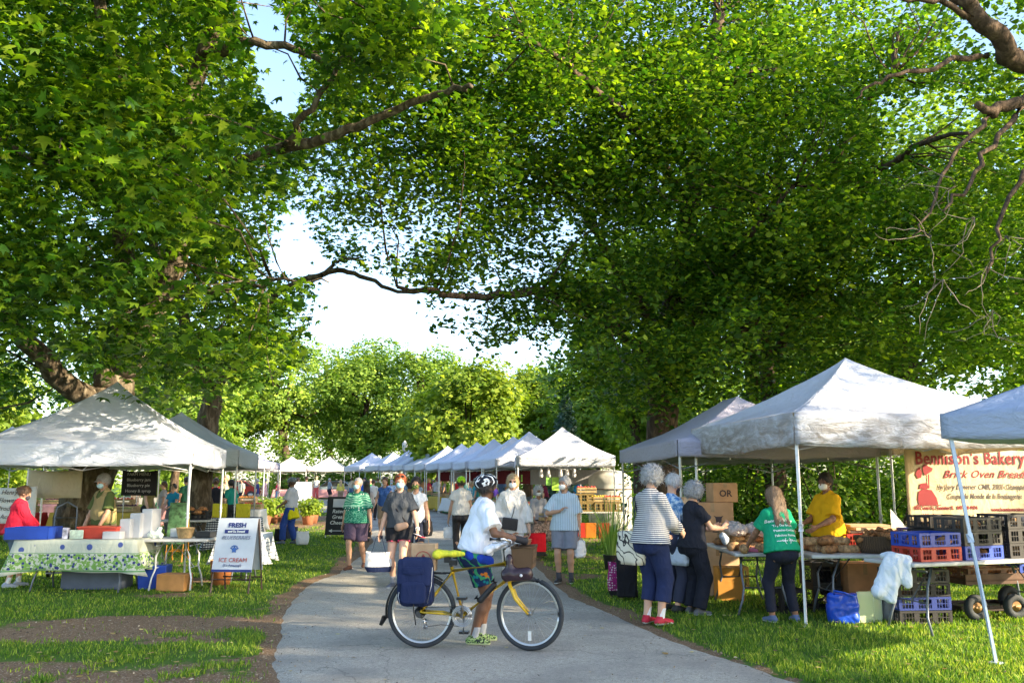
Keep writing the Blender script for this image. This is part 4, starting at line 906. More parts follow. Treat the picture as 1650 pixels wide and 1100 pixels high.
    if bottom is not None:
        C = Sdf(); C.cap(K(T(0, 0, -.06)), K(T(0, 0, .06)), (.103 * f1 + bl * .6) * k, (.094 * f1 + bl * .5) * k, .03, fr=FR, sc=(1.62 if not fem else 1.70, 1.08, 1))
        for q in (1, -1): C.cap(K(T(q * .075, -.055, -.07)), K(T(q * .075, -.05, -.03)), (.084 * f1 + bl * .6) * k, None, .03)
        if skirt:
            Lz = (.90 - leg * .86); C.cap(K(T(0, 0, -.02)), K(V3(pel[0], pel[1], Lz)), (.11 * f1) * k, (.15 * f1 + bl) * k, .03, fr=np.eye(3), sc=(1.45, 1.05, 1), cut=(K(V3(0, 0, Lz)), V3(0, 0, -1)))
        else:
            for Hp, Kn, A, fd, q, lf in legs:
                f = min(leg * 2, 1.0); e = Hp + (Kn - Hp) * f; C.cap(K(Hp), K(e), (.093 * f1 + bl * .8) * k, (.093 - (.034 - bl * .3) * f + bl * (.75 if leg < .5 else .7)) * k, .014, cut=(K(e), (e - Hp)) if leg < .5 else None)
                if leg > .5: f2 = (leg - .5) * 2; e2 = Kn + (A - Kn) * f2; C.cap(K(Kn), K(e2), (.064 + bl * .8) * k, (.052 + bl) * k, .025, cut=(K(e2), (e2 - Kn)))
        C.cut(K(T(0, 0, .11)), dirv); sdf_obj('skirt' if skirt else ('trousers' if leg > .6 else 'shorts'), C, r2, bottom, P, W * .8, (8, 8, 6), seed + 5)
    if vest is not None:
        C = Sdf(); torso(C, loose + .014, .04, low=False); C.cap(K(T(0, 0, .16)), K(T(0, 0, .0)), (.098 + loose + .014) * k, None, .05, fr=FR, sc=(1.55, 1.12, 1)); C.cut(K(T(0, 0, -.02)), -dirv); C.sub(K(nb + V3(0, .05, -.09)), K(nb + V3(0, .09, .1)), .075 * k)
        for S, E, Wr, q, hh in arms: C.sub(K(S + V3(q * .035, 0, 0)), K(S + (E - S) * .4 + V3(q * .035, 0, 0)), .075 * k)
        sdf_obj('vest', C, r2, vest, P, W, (8, 8, 5), seed + 3)
    for Hp, Kn, A, fd, q, lf in legs:
        if sock is not None:
            C = Sdf(); C.cap(K(A + V3(0, 0, -.03)), K(A + (Kn - A) * .28), .040 * k, .045 * k, .01, cut=(K(A + (Kn - A) * .26), (Kn - A))); sdf_obj('sock', C, r2, sock, P)
        if shoe is not None:
            C = Sdf(); bz = A[2] - .085; zz = lambda v, z: V3(v[0], v[1], bz + z); C.cap(K(zz(A - fd * .045, .040)), K(zz(A + fd * .02, .045)), .040 * k, .042 * k, .02); C.cap(K(zz(A + fd * .03, .042)), K(zz(A + fd * .145, .026)), .041 * k, .034 * k, .02, fr=np.array([np.cross(fd, V3(0, 0, 1)), fd, V3(0, 0, 1)]), sc=(1.12, 1, .95)); C.cap(K(zz(A - fd * .02, .05)), K(zz(A - fd * .01, .085)), .042 * k, None, .015)
            C.cut(K(V3(0, 0, bz + .004)), V3(0, 0, -1)); C.cut(K(V3(0, 0, bz + .098)), V3(0, 0, 1)); sm = shoe if isinstance(shoe, list) else [shoe, shoe]
            sdf_obj('shoe', C, min(r2, .011), sm, P, mi=lambda Cc: (Cc[:, 2] < (bz + .024) * k).astype(int))
    # hair
    hs, hm = hair if hair else (None, None); hr = max(res, .009)
    if hs:
        C = Sdf(); e = {'buzz': .004, 'short': .014, 'bob': .022, 'curly': .036, 'long': .018, 'pony': .013, 'bun': .013, 'tail': .014}[hs]
        C.ell(K(HP(0, -.020, .028)), ((.080 + e) * k, (.097 + e) * k, (.096 + e) * k), .02, HF)
        low = {'buzz': -.035, 'short': -.045, 'bob': -.09, 'curly': -.075, 'long': -.12, 'pony': -.05, 'bun': -.05, 'tail': -.05}[hs]
        if hs in ('bob', 'curly', 'long'):
            for q in (1, -1): C.cap(K(HP(q * .065, -.02, .0)), K(HP(q * .062, -.03, low + .02)), (.028 + e * .6) * k, (.026 + e * .5) * k, .02)
            C.cap(K(HP(0, -.06, .0)), K(HP(0, -.06, low + .01)), (.05 + e * .6) * k, (.045 + e * .5) * k, .03)
        if hs == 'long':
            for q in (-.05, 0, .05): C.cap(K(HP(q, -.075, -.05)), K(T(q * 1.6, -.125, .30)), .045 * k, .022 * k, .03, fr=np.eye(3), sc=(1.15, .7, 1))
        if hs == 'pony': C.cap(K(HP(0, -.115, .02)), K(HP(0, -.14, -.05)), .030 * k, .030 * k, .02); C.cap(K(HP(0, -.14, -.05)), K(HP(0, -.11, -.19)), .030 * k, .010 * k, .02)
        if hs == 'bun': C.ell(K(HP(0, -.125, .035)), (.038 * k, .034 * k, .036 * k), .01, HF)
        if hs == 'tail': C.cap(K(HP(0, -.10, .0)), K(T(0, -.12, .34)), .028 * k, .014 * k, .02)
        # hairline: keep the face clear
        fp = K(HP(0, .070 if hs != 'curly' else .085, .050 if hs != 'buzz' else .055)); 
        C.sub(K(HP(0, .14, -.045)), K(HP(0, .12, -.01)), .083 * k, .080 * k)
        if hs in ('buzz', 'short', 'pony', 'bun', 'tail'): C.sub(K(HP(-.12, .06, -.06)), K(HP(.12, .06, -.06)), .062 * k)
        C2 = [(K(HP(0, 0, low)), -hu)] if hs not in ('long', 'pony', 'tail') else []
        for a, b in C2: C.cut(a, b)
        amp = {'buzz': .001, 'short': .005, 'bob': .006, 'curly': .014, 'long': .007}.get(hs, .004); f = 38 if hs == 'curly' else 22
        ho = sdf_obj('hair', C, hr, hm, P, amp, (f, f, f * (.9 if hs == 'curly' else .35)), seed)
        if res < .014 and hs != 'buzz':
            rh = np.random.default_rng(int(seed * 100)); me = ho.data; n0 = len(me.vertices); co_ = np.zeros(n0 * 3); me.vertices.foreach_get('co', co_); co_ = co_.reshape(-1, 3); no_ = np.zeros(n0 * 3); me.vertices.foreach_get('normal', no_); no_ = no_.reshape(-1, 3)
            cnt = {'curly': 1500, 'long': 1300}.get(hs, 800); ii = rh.integers(0, n0, cnt); b = co_[ii]; nn_ = no_[ii]; cur = hs == 'curly'; Ls = (.020 if cur else .040) * (.5 + rh.random((cnt, 1))); dn = np.array([0, 0, -1.0]); t_ = dn - nn_ * (nn_ @ dn)[:, None] + rh.normal(size=(cnt, 3)) * (.9 if cur else .22); t_ /= np.linalg.norm(t_, axis=1)[:, None]
            sd2 = np.cross(t_, nn_); sd2 /= np.linalg.norm(sd2, axis=1)[:, None] + 1e-9; w_ = .0022; up_ = (.8 if cur else .12)
            Vh = np.stack([b - sd2 * w_, b + sd2 * w_, b + t_ * Ls * .5 + nn_ * Ls * up_ + sd2 * w_, b + t_ * Ls * .5 + nn_ * Ls * up_ - sd2 * w_, b + t_ * Ls + nn_ * Ls * up_ * .8], 1).reshape(-1, 3); Q0 = [tuple(p.vertices) for p in me.polygons]; i0 = n0 + np.arange(cnt) * 5
            F_ = Q0 + [f_ for a in i0.tolist() for f_ in ((a, a + 1, a + 2, a + 3), (a + 3, a + 2, a + 4))]; m2 = bpy.data.meshes.new('hair'); m2.from_pydata(np.concatenate([co_, Vh]).tolist(), [], F_); m2.materials.append(hm); m2.polygons.foreach_set('use_smooth', np.ones(len(F_), bool)); ho.data = m2
    if mask is not None:
        C = Sdf(); C.ell(K(HP(0, .056, -.048)), (.062 * k, .058 * k, .056 * k), .01, HF); C.cut(K(HP(0, .040, 0)), -hf); C.cut(K(HP(0, 0, -.008)), hu); sdf_obj('face_mask', C, max(res * .8, .008), mask, P)
        mb = MB()
        for q in (1, -1):
            for z in (-.02, -.075): mb.tube([K(HP(q * .055, .055, z)), K(HP(q * .075, .03, z * .7)), K(HP(q * .082, -.01, .0 if z > -.05 else -.03))], .0022, 4)
        mb.build('mask_strap', mask, P)
    if glasses is not None:
        mb = MB()
        for q in (1, -1):
            mb.mat(1 if glasses[1] else 0); Pn = [K(HP(q * .032 + .024 * math.cos(t), .101 - .02 * abs(q * .032 + .024 * math.cos(t)) / .06, .004 + .019 * math.sin(t))) for t in np.linspace(0, 2 * math.pi, 13)[:-1]]
            if glasses[1]: mb.add(Pn, [tuple(range(12))])
            mb.mat(0); mb.tube(Pn, .003, 4, closed=True); mb.tube([K(HP(q * .055, .088, .006)), K(HP(q * .080, .04, .004)), K(HP(q * .084, -.01, .0))], .0028, 4)
        mb.tube([K(HP(-.01, .104, .008)), K(HP(.01, .104, .008))], .003, 4); mb.build('glasses', [mat('glasses_frame', (.03, .02, .02), .3), mat('dark_lens', (.015, .012, .012), .1)], P)
    if hat:
        kind, hm2 = hat
        if kind == 'cap':
            C = Sdf(); C.ell(K(HP(0, -.015, .035)), (.088 * k, .105 * k, .095 * k), .01, HF, cut=(K(HP(0, 0, .028)), -hu)); C.cap(K(HP(0, .08, .036)), K(HP(0, .115, .030)), .008 * k, None, .01, fr=HF, sc=(7.5, 5, 1)); sdf_obj('cap', C, max(res * .8, .008), hm2, P, .002, (20, 20, 20), seed)
        if kind == 'sunglasses_up':
            mb = MB(); [mb.ell(K(HP(q * .034, .075, .085)), (.028 * k, .012 * k, .017 * k), 10, 6, rot=Matrix(HF.T.tolist()).to_4x4()) for q in (1, -1)]; mb.tube([K(HP(-.08, .01, .07)), K(HP(-.05, .07, .085)), K(HP(.05, .07, .085)), K(HP(.08, .01, .07))], .004 * k, 5); mb.build('sunglasses', hm2, P)
        if kind == 'helmet':
            r = max(res * .62, .006); C = Sdf(); C.ell(K(HP(0, -.018, .052)), (.098 * k, .138 * k, .098 * k), .01, HF, cut=[(K(HP(0, 0, .015)), -hu + hf * .12)])
            Rm = C
            for q in (-.052, -.018, .018, .052):
                for (y0, y1, z0_, z1) in ((.115, .05, .085, .148), (.03, -.05, .158, .156), (-.075, -.135, .140, .085)):
                    C.sub(K(HP(q, y0, z0_ - abs(q) * .3)), K(HP(q * .9, y1, z1 - abs(q) * .3)), .011 * k)
            for q in (1, -1): C.sub(K(HP(q * .1, .06, .062)), K(HP(q * .105, .0, .085)), .012 * k); C.sub(K(HP(q * .105, -.03, .085)), K(HP(q * .085, -.10, .065)), .012 * k); C.sub(K(HP(q * .095, .075, .03)), K(HP(q * .1, .0, .035)), .008 * k)
            C.sub(K(HP(0, -.012, .0)), K(HP(0, -.012, .045)), .080 * k)
            sdf_obj('helmet', C, r, hm2, P, rel=1)
            mb = MB(); [mb.tube([K(HP(q * .085, .02, .02)), K(HP(q * .075, .03, -.04)), K(HP(q * .03, .045, -.115)), K(HP(0, .045, -.122))], .005 * k, 5) for q in (1, -1)]; mb.build('helmet_strap', mat('black_strap', (.02, .02, .02), .7), P)
    info = dict(obj=P, k=k, K=K, T=T, HP=HP, HF=HF, arms=arms, hands=hands, legs=legs, pel=pel, FR=FR, z0=z0, M=Matrix.Translation((pos[0], pos[1], z0)) @ Matrix.Rotation(R(face), 4, 'Z'))
    return info
def wpt(info, p):
    """a local (unscaled) body point in the world"""
    return info['M'] @ Vector(info['K'](p))
# ---- cloth patterns
def pat(name, build, rough=.9, wrinkle=.4):
    m, n, l, bs = nt(name); co = coords(n); l.new(build(n, l, co), bs.inputs['Base Color']); bs.inputs['Roughness'].default_value = rough; bs.inputs['Specular IOR Level'].default_value = .2
    mp = n.new('ShaderNodeMapping'); mp.inputs['Scale'].default_value = (7, 7, 3.5); l.new(co, mp.inputs['Vector']); bump_n(n, l, noise_n(n, l, 1.3, 3, mp.outputs[0], .5, 1.5), wrinkle, .045, bs); return m
def wave(n, l, co, scale, dirn='Z', dist=0.0, prof='SIN'):
    w = n.new('ShaderNodeTexWave'); w.bands_direction = dirn; w.wave_profile = prof; w.inputs['Scale'].default_value = scale; w.inputs['Distortion'].default_value = dist; l.new(co, w.inputs['Vector']); return w.outputs[1]
def vor(n, l, co, scale, out=0, feat='F1', rnd_=1.0):
    v = n.new('ShaderNodeTexVoronoi'); v.feature = feat; v.inputs['Scale'].default_value = scale; v.inputs['Randomness'].default_value = rnd_; l.new(co, v.inputs['Vector']); return v.outputs[out]
def zband(n, l, co, stops):
    s = n.new('ShaderNodeSeparateXYZ'); l.new(co, s.inputs[0]); mr = n.new('ShaderNodeMapRange'); mr.inputs[1].default_value = 0.0; mr.inputs[2].default_value = 2.0; l.new(s.outputs[2], mr.inputs[0]); return ramp_n(n, l, mr.outputs[0], stops, 'CONSTANT')
P_STRIPE = pat('navy_striped_cloth', lambda n, l, co: ramp_n(n, l, wave(n, l, co, 14.5), [(0, (.02, .025, .07)), (.46, (.02, .025, .07)), (.54, (.66, .65, .62))]))
def hawaiian(n, l, co):
    g = ramp_n(n, l, vor(n, l, co, 26, 0, 'DISTANCE_TO_EDGE'), [(.0, (.30, .60, .42)), (.07, (.012, .20, .12)), (.3, (.008, .13, .09))])
    z = ramp_n(n, l, wave(n, l, co, 7, 'Z', 9), [(.45, (.01, .22, .13)), (.55, (.35, .62, .45))])
    w = ramp_n(n, l, vor(n, l, co, 20, 0, 'F1', .4), [(.18, (.75, .78, .68)), (.3, (.01, .13, .09))])
    b1 = zband(n, l, co, [(0, 0.), (.525, 1.), (.555, 0.), (.67, 1.), (.70, 0.)]); b2 = zband(n, l, co, [(0, 0.), (.56, .75), (.665, 0.)])
    return mixc(n, l, b1, mixc(n, l, b2, g, z), w)
P_HAW = pat('green_hawaiian_cloth', hawaiian)
def floral(n, l, co):
    a = ramp_n(n, l, vor(n, l, co, 17, 0, 'F1'), [(.22, (.01, .22, .26)), (.36, (.015, .03, .09))]); b = ramp_n(n, l, wave(n, l, co, 5, 'DIAGONAL', 14), [(.80, 0.), (.86, 1.)])
    c = mixc(n, l, b, a, (.05, .30, .13)); return mixc(n, l, ramp_n(n, l, noise_n(n, l, 13, 2, co), [(.66, 0.), (.69, 1.)]), c, (.50, .16, .02))
P_FLOR = pat('dark_floral_cloth', floral)
P_PLAID = pat('teal_plaid_cloth', lambda n, l, co: mixc(n, l, .5, ramp_n(n, l, wave(n, l, co, 9), [(.45, (.02, .12, .18)), (.55, (.45, .62, .66))]), ramp_n(n, l, wave(n, l, co, 9, 'X'), [(.45, (.02, .12, .18)), (.55, (.5, .65, .7))])))
P_BSTR = pat('pale_blue_striped_shirt', lambda n, l, co: ramp_n(n, l, wave(n, l, co, 11, 'X'), [(.0, (.40, .52, .60)), (.35, (.52, .62, .68)), (.45, (.70, .76, .78)), (.95, (.22, .30, .38))]))
P_BFLO = pat('blue_floral_blouse', lambda n, l, co: ramp_n(n, l, noise_n(n, l, 24, 3, co), [(.42, (.07, .20, .45)), (.52, (.25, .40, .62)), (.6, (.55, .65, .75))]))
P_TIE = pat('tie_dye_shirt', lambda n, l, co: ramp_n(n, l, noise_n(n, l, 7, 3, co, .5, 2), [(.35, (.01, .08, .30)), (.5, (.02, .30, .45)), (.62, (.05, .45, .35))]))
P_HELM = pat('black_white_helmet', lambda n, l, co: ramp_n(n, l, wave(n, l, co, 7, 'X', 7), [(.80, (.012, .014, .022)), (.86, (.75, .78, .82))]), .25, 0)
P_GHELM = pat('neon_green_helmet', lambda n, l, co: ramp_n(n, l, vor(n, l, co, 26), [(.15, (.02, .06, .01)), (.3, (.42, .80, .02))]), .35, 0)
P_CAMO = pat('green_camo_shoe', lambda n, l, co: ramp_n(n, l, noise_n(n, l, 45, 2, co), [(.42, (.02, .03, .03)), (.48, (.16, .30, .08)), (.56, (.45, .55, .25)), (.62, (.03, .05, .05))]), .8, 0)
def W_(n, c, **k): return fabric(n, c, **k)
# ================================================================== WRITING
def text(s, size, m, parent, loc, rot=(math.pi / 2, 0, 0), shear=0, bold=0.0, ex=0.0015, align='CENTER', sx=1.0, name='lettering', space=1.0):
    cu = bpy.data.curves.new('tmp', 'FONT'); cu.body = s; cu.size = size; cu.shear = shear; cu.offset = bold; cu.extrude = ex; cu.align_x = align; cu.space_character = space; cu.resolution_u = 2
    to = bpy.data.objects.new('tmp', cu); me = bpy.data.meshes.new_from_object(to); bpy.data.objects.remove(to); me.name = name; me.materials.clear(); me.materials.append(m)
    o = link(bpy.data.objects.new(name, me), parent); o.location = loc; o.rotation_euler = rot; o.scale = (sx, 1, 1); return o
def decal_text(lines, size, m, target, origin, right, up, off=.004, maxd=.5, name='lettering', bold=.0, gap=1.25):
    """print lines of text onto a curved cloth: every vertex is dropped onto the surface"""
    T = target.data; bv = BVHTree.FromPolygons([v.co for v in T.vertices], [tuple(p.vertices) for p in T.polygons]); right, up = Vector(right).normalized(), Vector(up).normalized(); nn = right.cross(up); V = []; F = []
    for li, s in enumerate(lines):
        s, sz = s if isinstance(s, tuple) else (s, size)
        cu = bpy.data.curves.new('tmp', 'FONT'); cu.body = s; cu.size = sz; cu.align_x = 'CENTER'; cu.offset = bold; cu.resolution_u = 2; to = bpy.data.objects.new('tmp', cu); me = bpy.data.meshes.new_from_object(to); b = len(V)
        for v in me.vertices:
            p = Vector(origin) + right * v.co.x + up * (v.co.y - li * size * gap); hit = bv.ray_cast(p + nn * maxd, -nn, maxd * 2); V.append((hit[0] + nn * off) if hit[0] else p)
        F += [[b + i for i in p.vertices] for p in me.polygons]; bpy.data.objects.remove(to)
    me = bpy.data.meshes.new(name); me.from_pydata([tuple(v) for v in V], [], F); me.materials.append(m); return link(bpy.data.objects.new(name, me), target.parent or target)
def ink(name, c): return mat('ink_' + name, c, .6, .05)
# ================================================================== BICYCLE
M_YEL = mat('yellow_enamel', (.62, .40, .02), .28, .06, coat=.4, dirt=(30, (.35, .25, .06), .5)); M_STEEL = mat('brushed_steel', (.55, .56, .58), .28, .05, metal=.9); M_TYRE = mat('tyre_rubber', (.028, .034, .042), .75, .2, bump=.3, bscale=200)
M_NAVY = fabric('navy_canvas', (.012, .02, .062), wrinkle=.6); M_COVER = fabric('yellow_seat_cover', (.62, .62, .05), wrinkle=.9)
def wicker(name, a, b, sc=60):
    m, n, l, bs = nt(name); co = coords(n); f = wave(n, l, co, sc, 'Z', 1.5); g = wave(n, l, co, sc * .7, 'X', 2); mu = n.new('ShaderNodeMath'); mu.operation = 'MULTIPLY'; l.new(f, mu.inputs[0]); l.new(g, mu.inputs[1])
    l.new(mixc(n, l, mu.outputs[0], a, b), bs.inputs['Base Color']); bs.inputs['Roughness'].default_value = .7; bump_n(n, l, mu.outputs[0], .9, .01, bs); return m
M_WICK = wicker('wicker', (.10, .055, .025), (.36, .22, .11)); M_WICKD = wicker('bread_basket_wicker', (.07, .04, .02), (.27, .16, .08), 34)
def bicycle():
    Rr = AT(683, 778, 8.58); Fr = AT(853, 778, 8.44); base = Vector((Rr.x, Rr.y, .012)); yaw = math.atan2(Fr.y - Rr.y, Fr.x - Rr.x); WB = (Vector((Fr.x, Fr.y)) - Vector((Rr.x, Rr.y))).length
    t = empty('bicycle', base, yaw, 'yellow bicycle with covered saddle standing side on in the middle of the path', 'bicycle'); r = .335
    def wheel(x, steer):
        w = empty('wheel', (x, 0, r)); w.parent = t; w.rotation_euler = (0, 0, steer)
        MB().torus((0, 0, 0), r - .024, .0235, 'Y', 56, 10).build('tyre', M_TYRE, w)
        a = MB(); a.torus((0, 0, 0), r - .047, .011, 'Y', 56, 8, flat=1.0); a.torus((0, 0, 0), r - .056, .009, 'Y', 56, 6); a.build('rim', M_STEEL, w)
        s = MB()
        for i in range(32):
            t0 = 2 * math.pi * i / 32; t1 = t0 + (.6 if (i // 2) % 2 else -.6); sy = .03 if i % 2 else -.03; s.tube([(.022 * math.cos(t1), sy, .022 * math.sin(t1)), ((r - .056) * math.cos(t0), 0, (r - .056) * math.sin(t0))], .0013, 3)
        s.build('spokes', M_STEEL, w); MB().tube([(0, -.055, 0), (0, -.035, 0), (0, .035, 0), (0, .055, 0)], [.010, .022, .022, .010], 12).build('hub', M_STEEL, w); return w
    wr = wheel(0, 0); wf = wheel(WB, R(-13)); rf = MB(); rf.box((.0, -.006, -.2), (.03, .012, .085)); rf.build('reflector', mat('white_reflector', (.75, .75, .72), .2), wf); rf2 = wf.children[-1]; rf2.rotation_euler = (0, R(-75), 0)
    bb = (.40, 0, .305); st = (.295, 0, .715); ht = (.805, 0, .785); hb = (.835, 0, .655); f = MB()
    f.tube([st, ht], .0205, 12); f.tube([hb, bb], .0225, 12); f.tube([(bb[0], 0, bb[2]), (st[0] - .012, 0, st[2] + .035)], .0195, 12); f.tube([(ht[0] - .008, 0, ht[2] + .025), (hb[0] + .006, 0, hb[2] - .02)], .021, 12); f.cyl((bb[0], -.036, bb[2]), (bb[0], .036, bb[2]), .024)
    for q in (1, -1):
        f.tube([(bb[0] - .02, q * .03, bb[2]), (.2, q * .055, bb[2] + .02), (0.01, q * .062, r)], [.014, .013, .010], 8); f.tube([(st[0], q * .018, st[2] - .01), (.15, q * .045, .52), (0.0, q * .062, r)], [.011, .011, .010], 8)
    f.build('frame', M_YEL, t)
    fk = MB(); fx = .842
    for q in (1, -1): fk.tube([(fx, q * .02, .645), (fx + .01, q * .052, .60), (.905, q * .056, .47), (WB - .01, q * .058, r)], [.019, .018, .015, .010], 10)
    fk.box((fx, 0, .64), (.04, .09, .03)); fk.build('fork', M_YEL, t)
    MB().tube([(.283, 0, .74), (.268, 0, .80), (.258, 0, .835)], .0135, 10).build('seat_post', M_STEEL, t)
    s = Sdf(); s.cap(V3(.16, 0, .868), V3(.30, 0, .872), .050, .035, .03, fr=np.eye(3), sc=(1, 1.5, .75)); s.cap(V3(.30, 0, .872), V3(.40, 0, .870), .034, .020, .02); s.cap(V3(.15, .05, .865), V3(.15, -.05, .865), .042, None, .03)
    sd_ = sdf_obj('saddle', s, .007, M_COVER, t, .004, (25, 25, 25), 3); MB().box((.245, 0, .815), (.06, .05, .05)).build('saddle_clamp', M_BLACKPL, t)
    s = MB(); s.tube([(.797, 0, .80), (.785, 0, .92)], .0125, 10); s.tube([(.785, 0, .915), (.845, 0, .955)], .015, 10); s.build('stem', M_STEEL, t)
    hbm = MB(); hbm.mat(0).tube([(.845, 0, .955), (.86, -.10, .965), (.875, -.19, 1.0), (.83, -.27, 1.03), (.73, -.30, 1.03)], .011, 8); hbm.tube([(.845, 0, .955), (.86, .10, .965), (.875, .19, 1.0), (.83, .27, 1.03), (.73, .30, 1.03)], .011, 8)
    hb_ = hbm.build('handlebar', M_STEEL, t)
    for q in (1, -1): MB().tube([(.80, q * .287, 1.03), (.70, q * .305, 1.03)], .0165, 8).build('grip', M_BLACKPL, hb_); MB().tube([(.84, q * .27, 1.02), (.80, q * .31, 1.0), (.73, q * .335, .995)], .006, 6).build('brake_lever', M_STEEL, hb_)
    c = MB(); y = -.055
    c.torus((bb[0], y, bb[2]), .092, .005, 'Y', 40, 6); c.torus((bb[0], y - .008, bb[2]), .066, .004, 'Y', 32, 6); c.torus((bb[0], y - .004, bb[2]), .080, .006, 'Y', 40, 4)
    for i in range(5): a = i * 1.2566; c.tube([(bb[0], y, bb[2]), (bb[0] + .088 * math.cos(a), y, bb[2] + .088 * math.sin(a))], .007, 6)
    for i in range(36): a = i * .1745; c.box((bb[0] + .098 * math.cos(a), y, bb[2] + .098 * math.sin(a)), (.007, .003, .007))
    c.tube([(bb[0], y - .02, bb[2]), (bb[0] + .01, y - .028, bb[2] + .172)], [.013, .010], 8); c.tube([(bb[0], .06, bb[2]), (bb[0] - .01, .07, bb[2] - .172)], [.013, .010], 8); c.cyl((bb[0], -.08, bb[2]), (bb[0], .07, bb[2]), .012)
    cr = c.build('crankset', M_STEEL, t)
    for q, zz in ((-1, .172), (1, -.172)): MB().box((bb[0] + .01 * -q, q * .12, bb[2] + zz), (.09, .085, .022)).build('pedal', M_BLACKPL, cr)
    ch = MB(); P = []
    for i in range(14): a = math.pi * .5 + -math.pi * i / 13; P.append((bb[0] + .092 * math.cos(a), y, bb[2] + .092 * math.sin(a)))
    P += [(.20, y, .225), (.07, y, .205), (.045, y, .225), (.035, y, .27), (-.03, y, .30)]
    for i in range(7): a = math.pi * 1.1 - math.pi * .65 * i / 6; P.append((.04 * math.cos(a), y, r + .04 * math.sin(a)))
    ch.tube(P, .0042, 5, closed=True, flat=.8); ch.build('chain', mat('dark_chain', (.10, .09, .08), .4, metal=.8), t)
    d = MB(); [d.cyl((0, -.06 + i * .007, r), (0, -.056 + i * .007, r), .055 - i * .006, 20) for i in range(5)]; d.build('cassette', M_STEEL, t)
    d = MB(); d.tube([(.01, -.07, r - .03), (.045, -.075, .26), (.05, -.07, .20)], .009, 6); d.cyl((.045, -.07, .255), (.045, -.05, .255), .022); d.cyl((.05, -.07, .205), (.05, -.05, .205), .022); d.build('derailleur', M_STEEL, t)
    k = MB(); k.tube([(-.02, 0, .69), (.27, 0, .69)], .006, 6)
    for q in (1, -1): k.tube([(.27, q * .03, .70), (.24, q * .06, .69), (-.16, q * .06, .69), (-.18, q * .03, .69), (-.18, 0, .69)], .005, 6); k.tube([(.02, q * .075, r + .02), (-.05, q * .07, .69)], .005, 6); k.tube([(.02, q * .075, r + .02), (.10, q * .07, .69)], .005, 6); k.tube([(.02, q * .075, r + .02), (-.12, q * .07, .69)], .005, 6)
    for i in range(4): k.tube([(-.12 + i * .1, -.06, .69), (-.12 + i * .1, .06, .69)], .005, 6)
    k.build('rear_rack', M_BLACKPL, t)
    fe = MB(); P = [((r + .022) * math.cos(a), 0, r + (r + .022) * math.sin(a)) for a in np.linspace(R(55), R(192), 20)]; n = len(P)
    V = []; 
    for p in P:
        for j in range(5): b = -1 + j * .5; V.append((p[0] * (1 - .0 * b), b * .030, r + (p[2] - r) * 1.0)); V[-1] = (p[0] * (1 - .03 * b * b), b * .030, r + (p[2] - r) * (1 - .03 * b * b))
    fe.add(V, [(i * 5 + j, i * 5 + j + 1, (i + 1) * 5 + j + 1, (i + 1) * 5 + j) for i in range(n - 1) for j in range(4)], True); fo = fe.build('mudguard', M_BLACKPL, t); solid(fo, .003)
    MB().tube([(-.36, -.01, .29), (-.37, 0, .26), (-.40, 0, .20)], [.03, .032, .02], 6, flat=.3).build('mudflap', M_BLACKPL, t)
    b = MB(); wv = lambda u, v: None
    prof = [(.0, .0), (1, 0), (1, 1), (0, 1)]; x0, x1, yy, z0, z1 = .885, 1.085, .165, .755, .945
    for (a, c_) in (((x0, -yy), (x1, -yy)), ((x1, -yy), (x1, yy)), ((x1, yy), (x0, yy)), ((x0, yy), (x0, -yy))):
        b.add([(a[0] + .015 * (1 if a[0] == x0 else -1), a[1] * .9, z0), (c_[0] + .015 * (1 if c_[0] == x0 else -1), c_[1] * .9, z0), (c_[0], c_[1], z1), (a[0], a[1], z1)], [(0, 1, 2, 3)]); b.tube([(a[0], a[1], z1), (c_[0], c_[1], z1)], .011, 6)
    b.add([(x0 + .015, -yy * .9, z0), (x1 - .015, -yy * .9, z0), (x1 - .015, yy * .9, z0), (x0 + .015, yy * .9, z0)], [(0, 1, 2, 3)])
    bo = b.build('front_basket', M_WICK, t); solid(bo, .012)
    s = Sdf(); s.cap(V3(.57, -.02, .45), V3(.70, -.02, .59), .030, .026, .01); sdf_obj('bottle_bag', s, .008, M_BLACKPL, t)
    q = MB(); q.tube([(.52, 0, .475), (.55, -.0, .45)], .03, 8); q.tube([(.68, 0, .635), (.71, 0, .60)], .03, 8); q.build('frame_strap', M_BLACKPL, t)
    text('SCHWINN', .030, ink('dark', (.03, .03, .03)), t, (.69, -.0195, .52), (math.pi / 2, R(-55) * 1, 0), bold=.0006) if False else None
    cb = MB(); cb.tube([(.80, -.29, 1.0), (.93, -.2, .98), (.90, -.06, .86), (.84, -.02, .78)], .0035, 5); cb.tube([(.80, .29, 1.0), (.93, .15, .98), (.88, .02, .84)], .0035, 5); cb.tube([(.82, -.02, .765), (.5, -.022, .738), (.3, -.02, .72), (.2, -.04, .6)], .0028, 5); cb.build('cable', M_BLACKPL, t)
    MB().box((.30, -.0, .79), (.07, .055, .05)).build('seat_bag', M_BLACKPL, t)
    MX = Matrix.Translation(base) @ Matrix.Rotation(yaw, 4, 'Z')
    # things carried on the bicycle
    def thing(name, label, cat, loc): return empty(name, MX @ Vector(loc), yaw, label, cat)
    p = thing('pannier', 'navy blue canvas pannier with flap hanging from the rear rack of the yellow bicycle', 'bicycle bag', (-.03, -.13, .40))
    fr = np.eye(3); MB().soft((0, 0, .22), (.36, .155, .44), .34, noise=.012, seed=3, taper=.86).build('bag_body', M_NAVY, p)
    MB().soft((0, -.022, .315), (.345, .165, .26), .30, noise=.010, seed=8, taper=.90).soft((0, -.085, .13), (.24, .05, .20), .4, noise=.008, seed=2).build('flap', fabric('navy_flap', (.015, .024, .075), wrinkle=.5), p)
    MB().soft((.0, -.105, .33), (.20, .016, .07), .4, noise=.004).build('flap_pocket', fabric('navy_flap', (.015, .024, .075)), p)
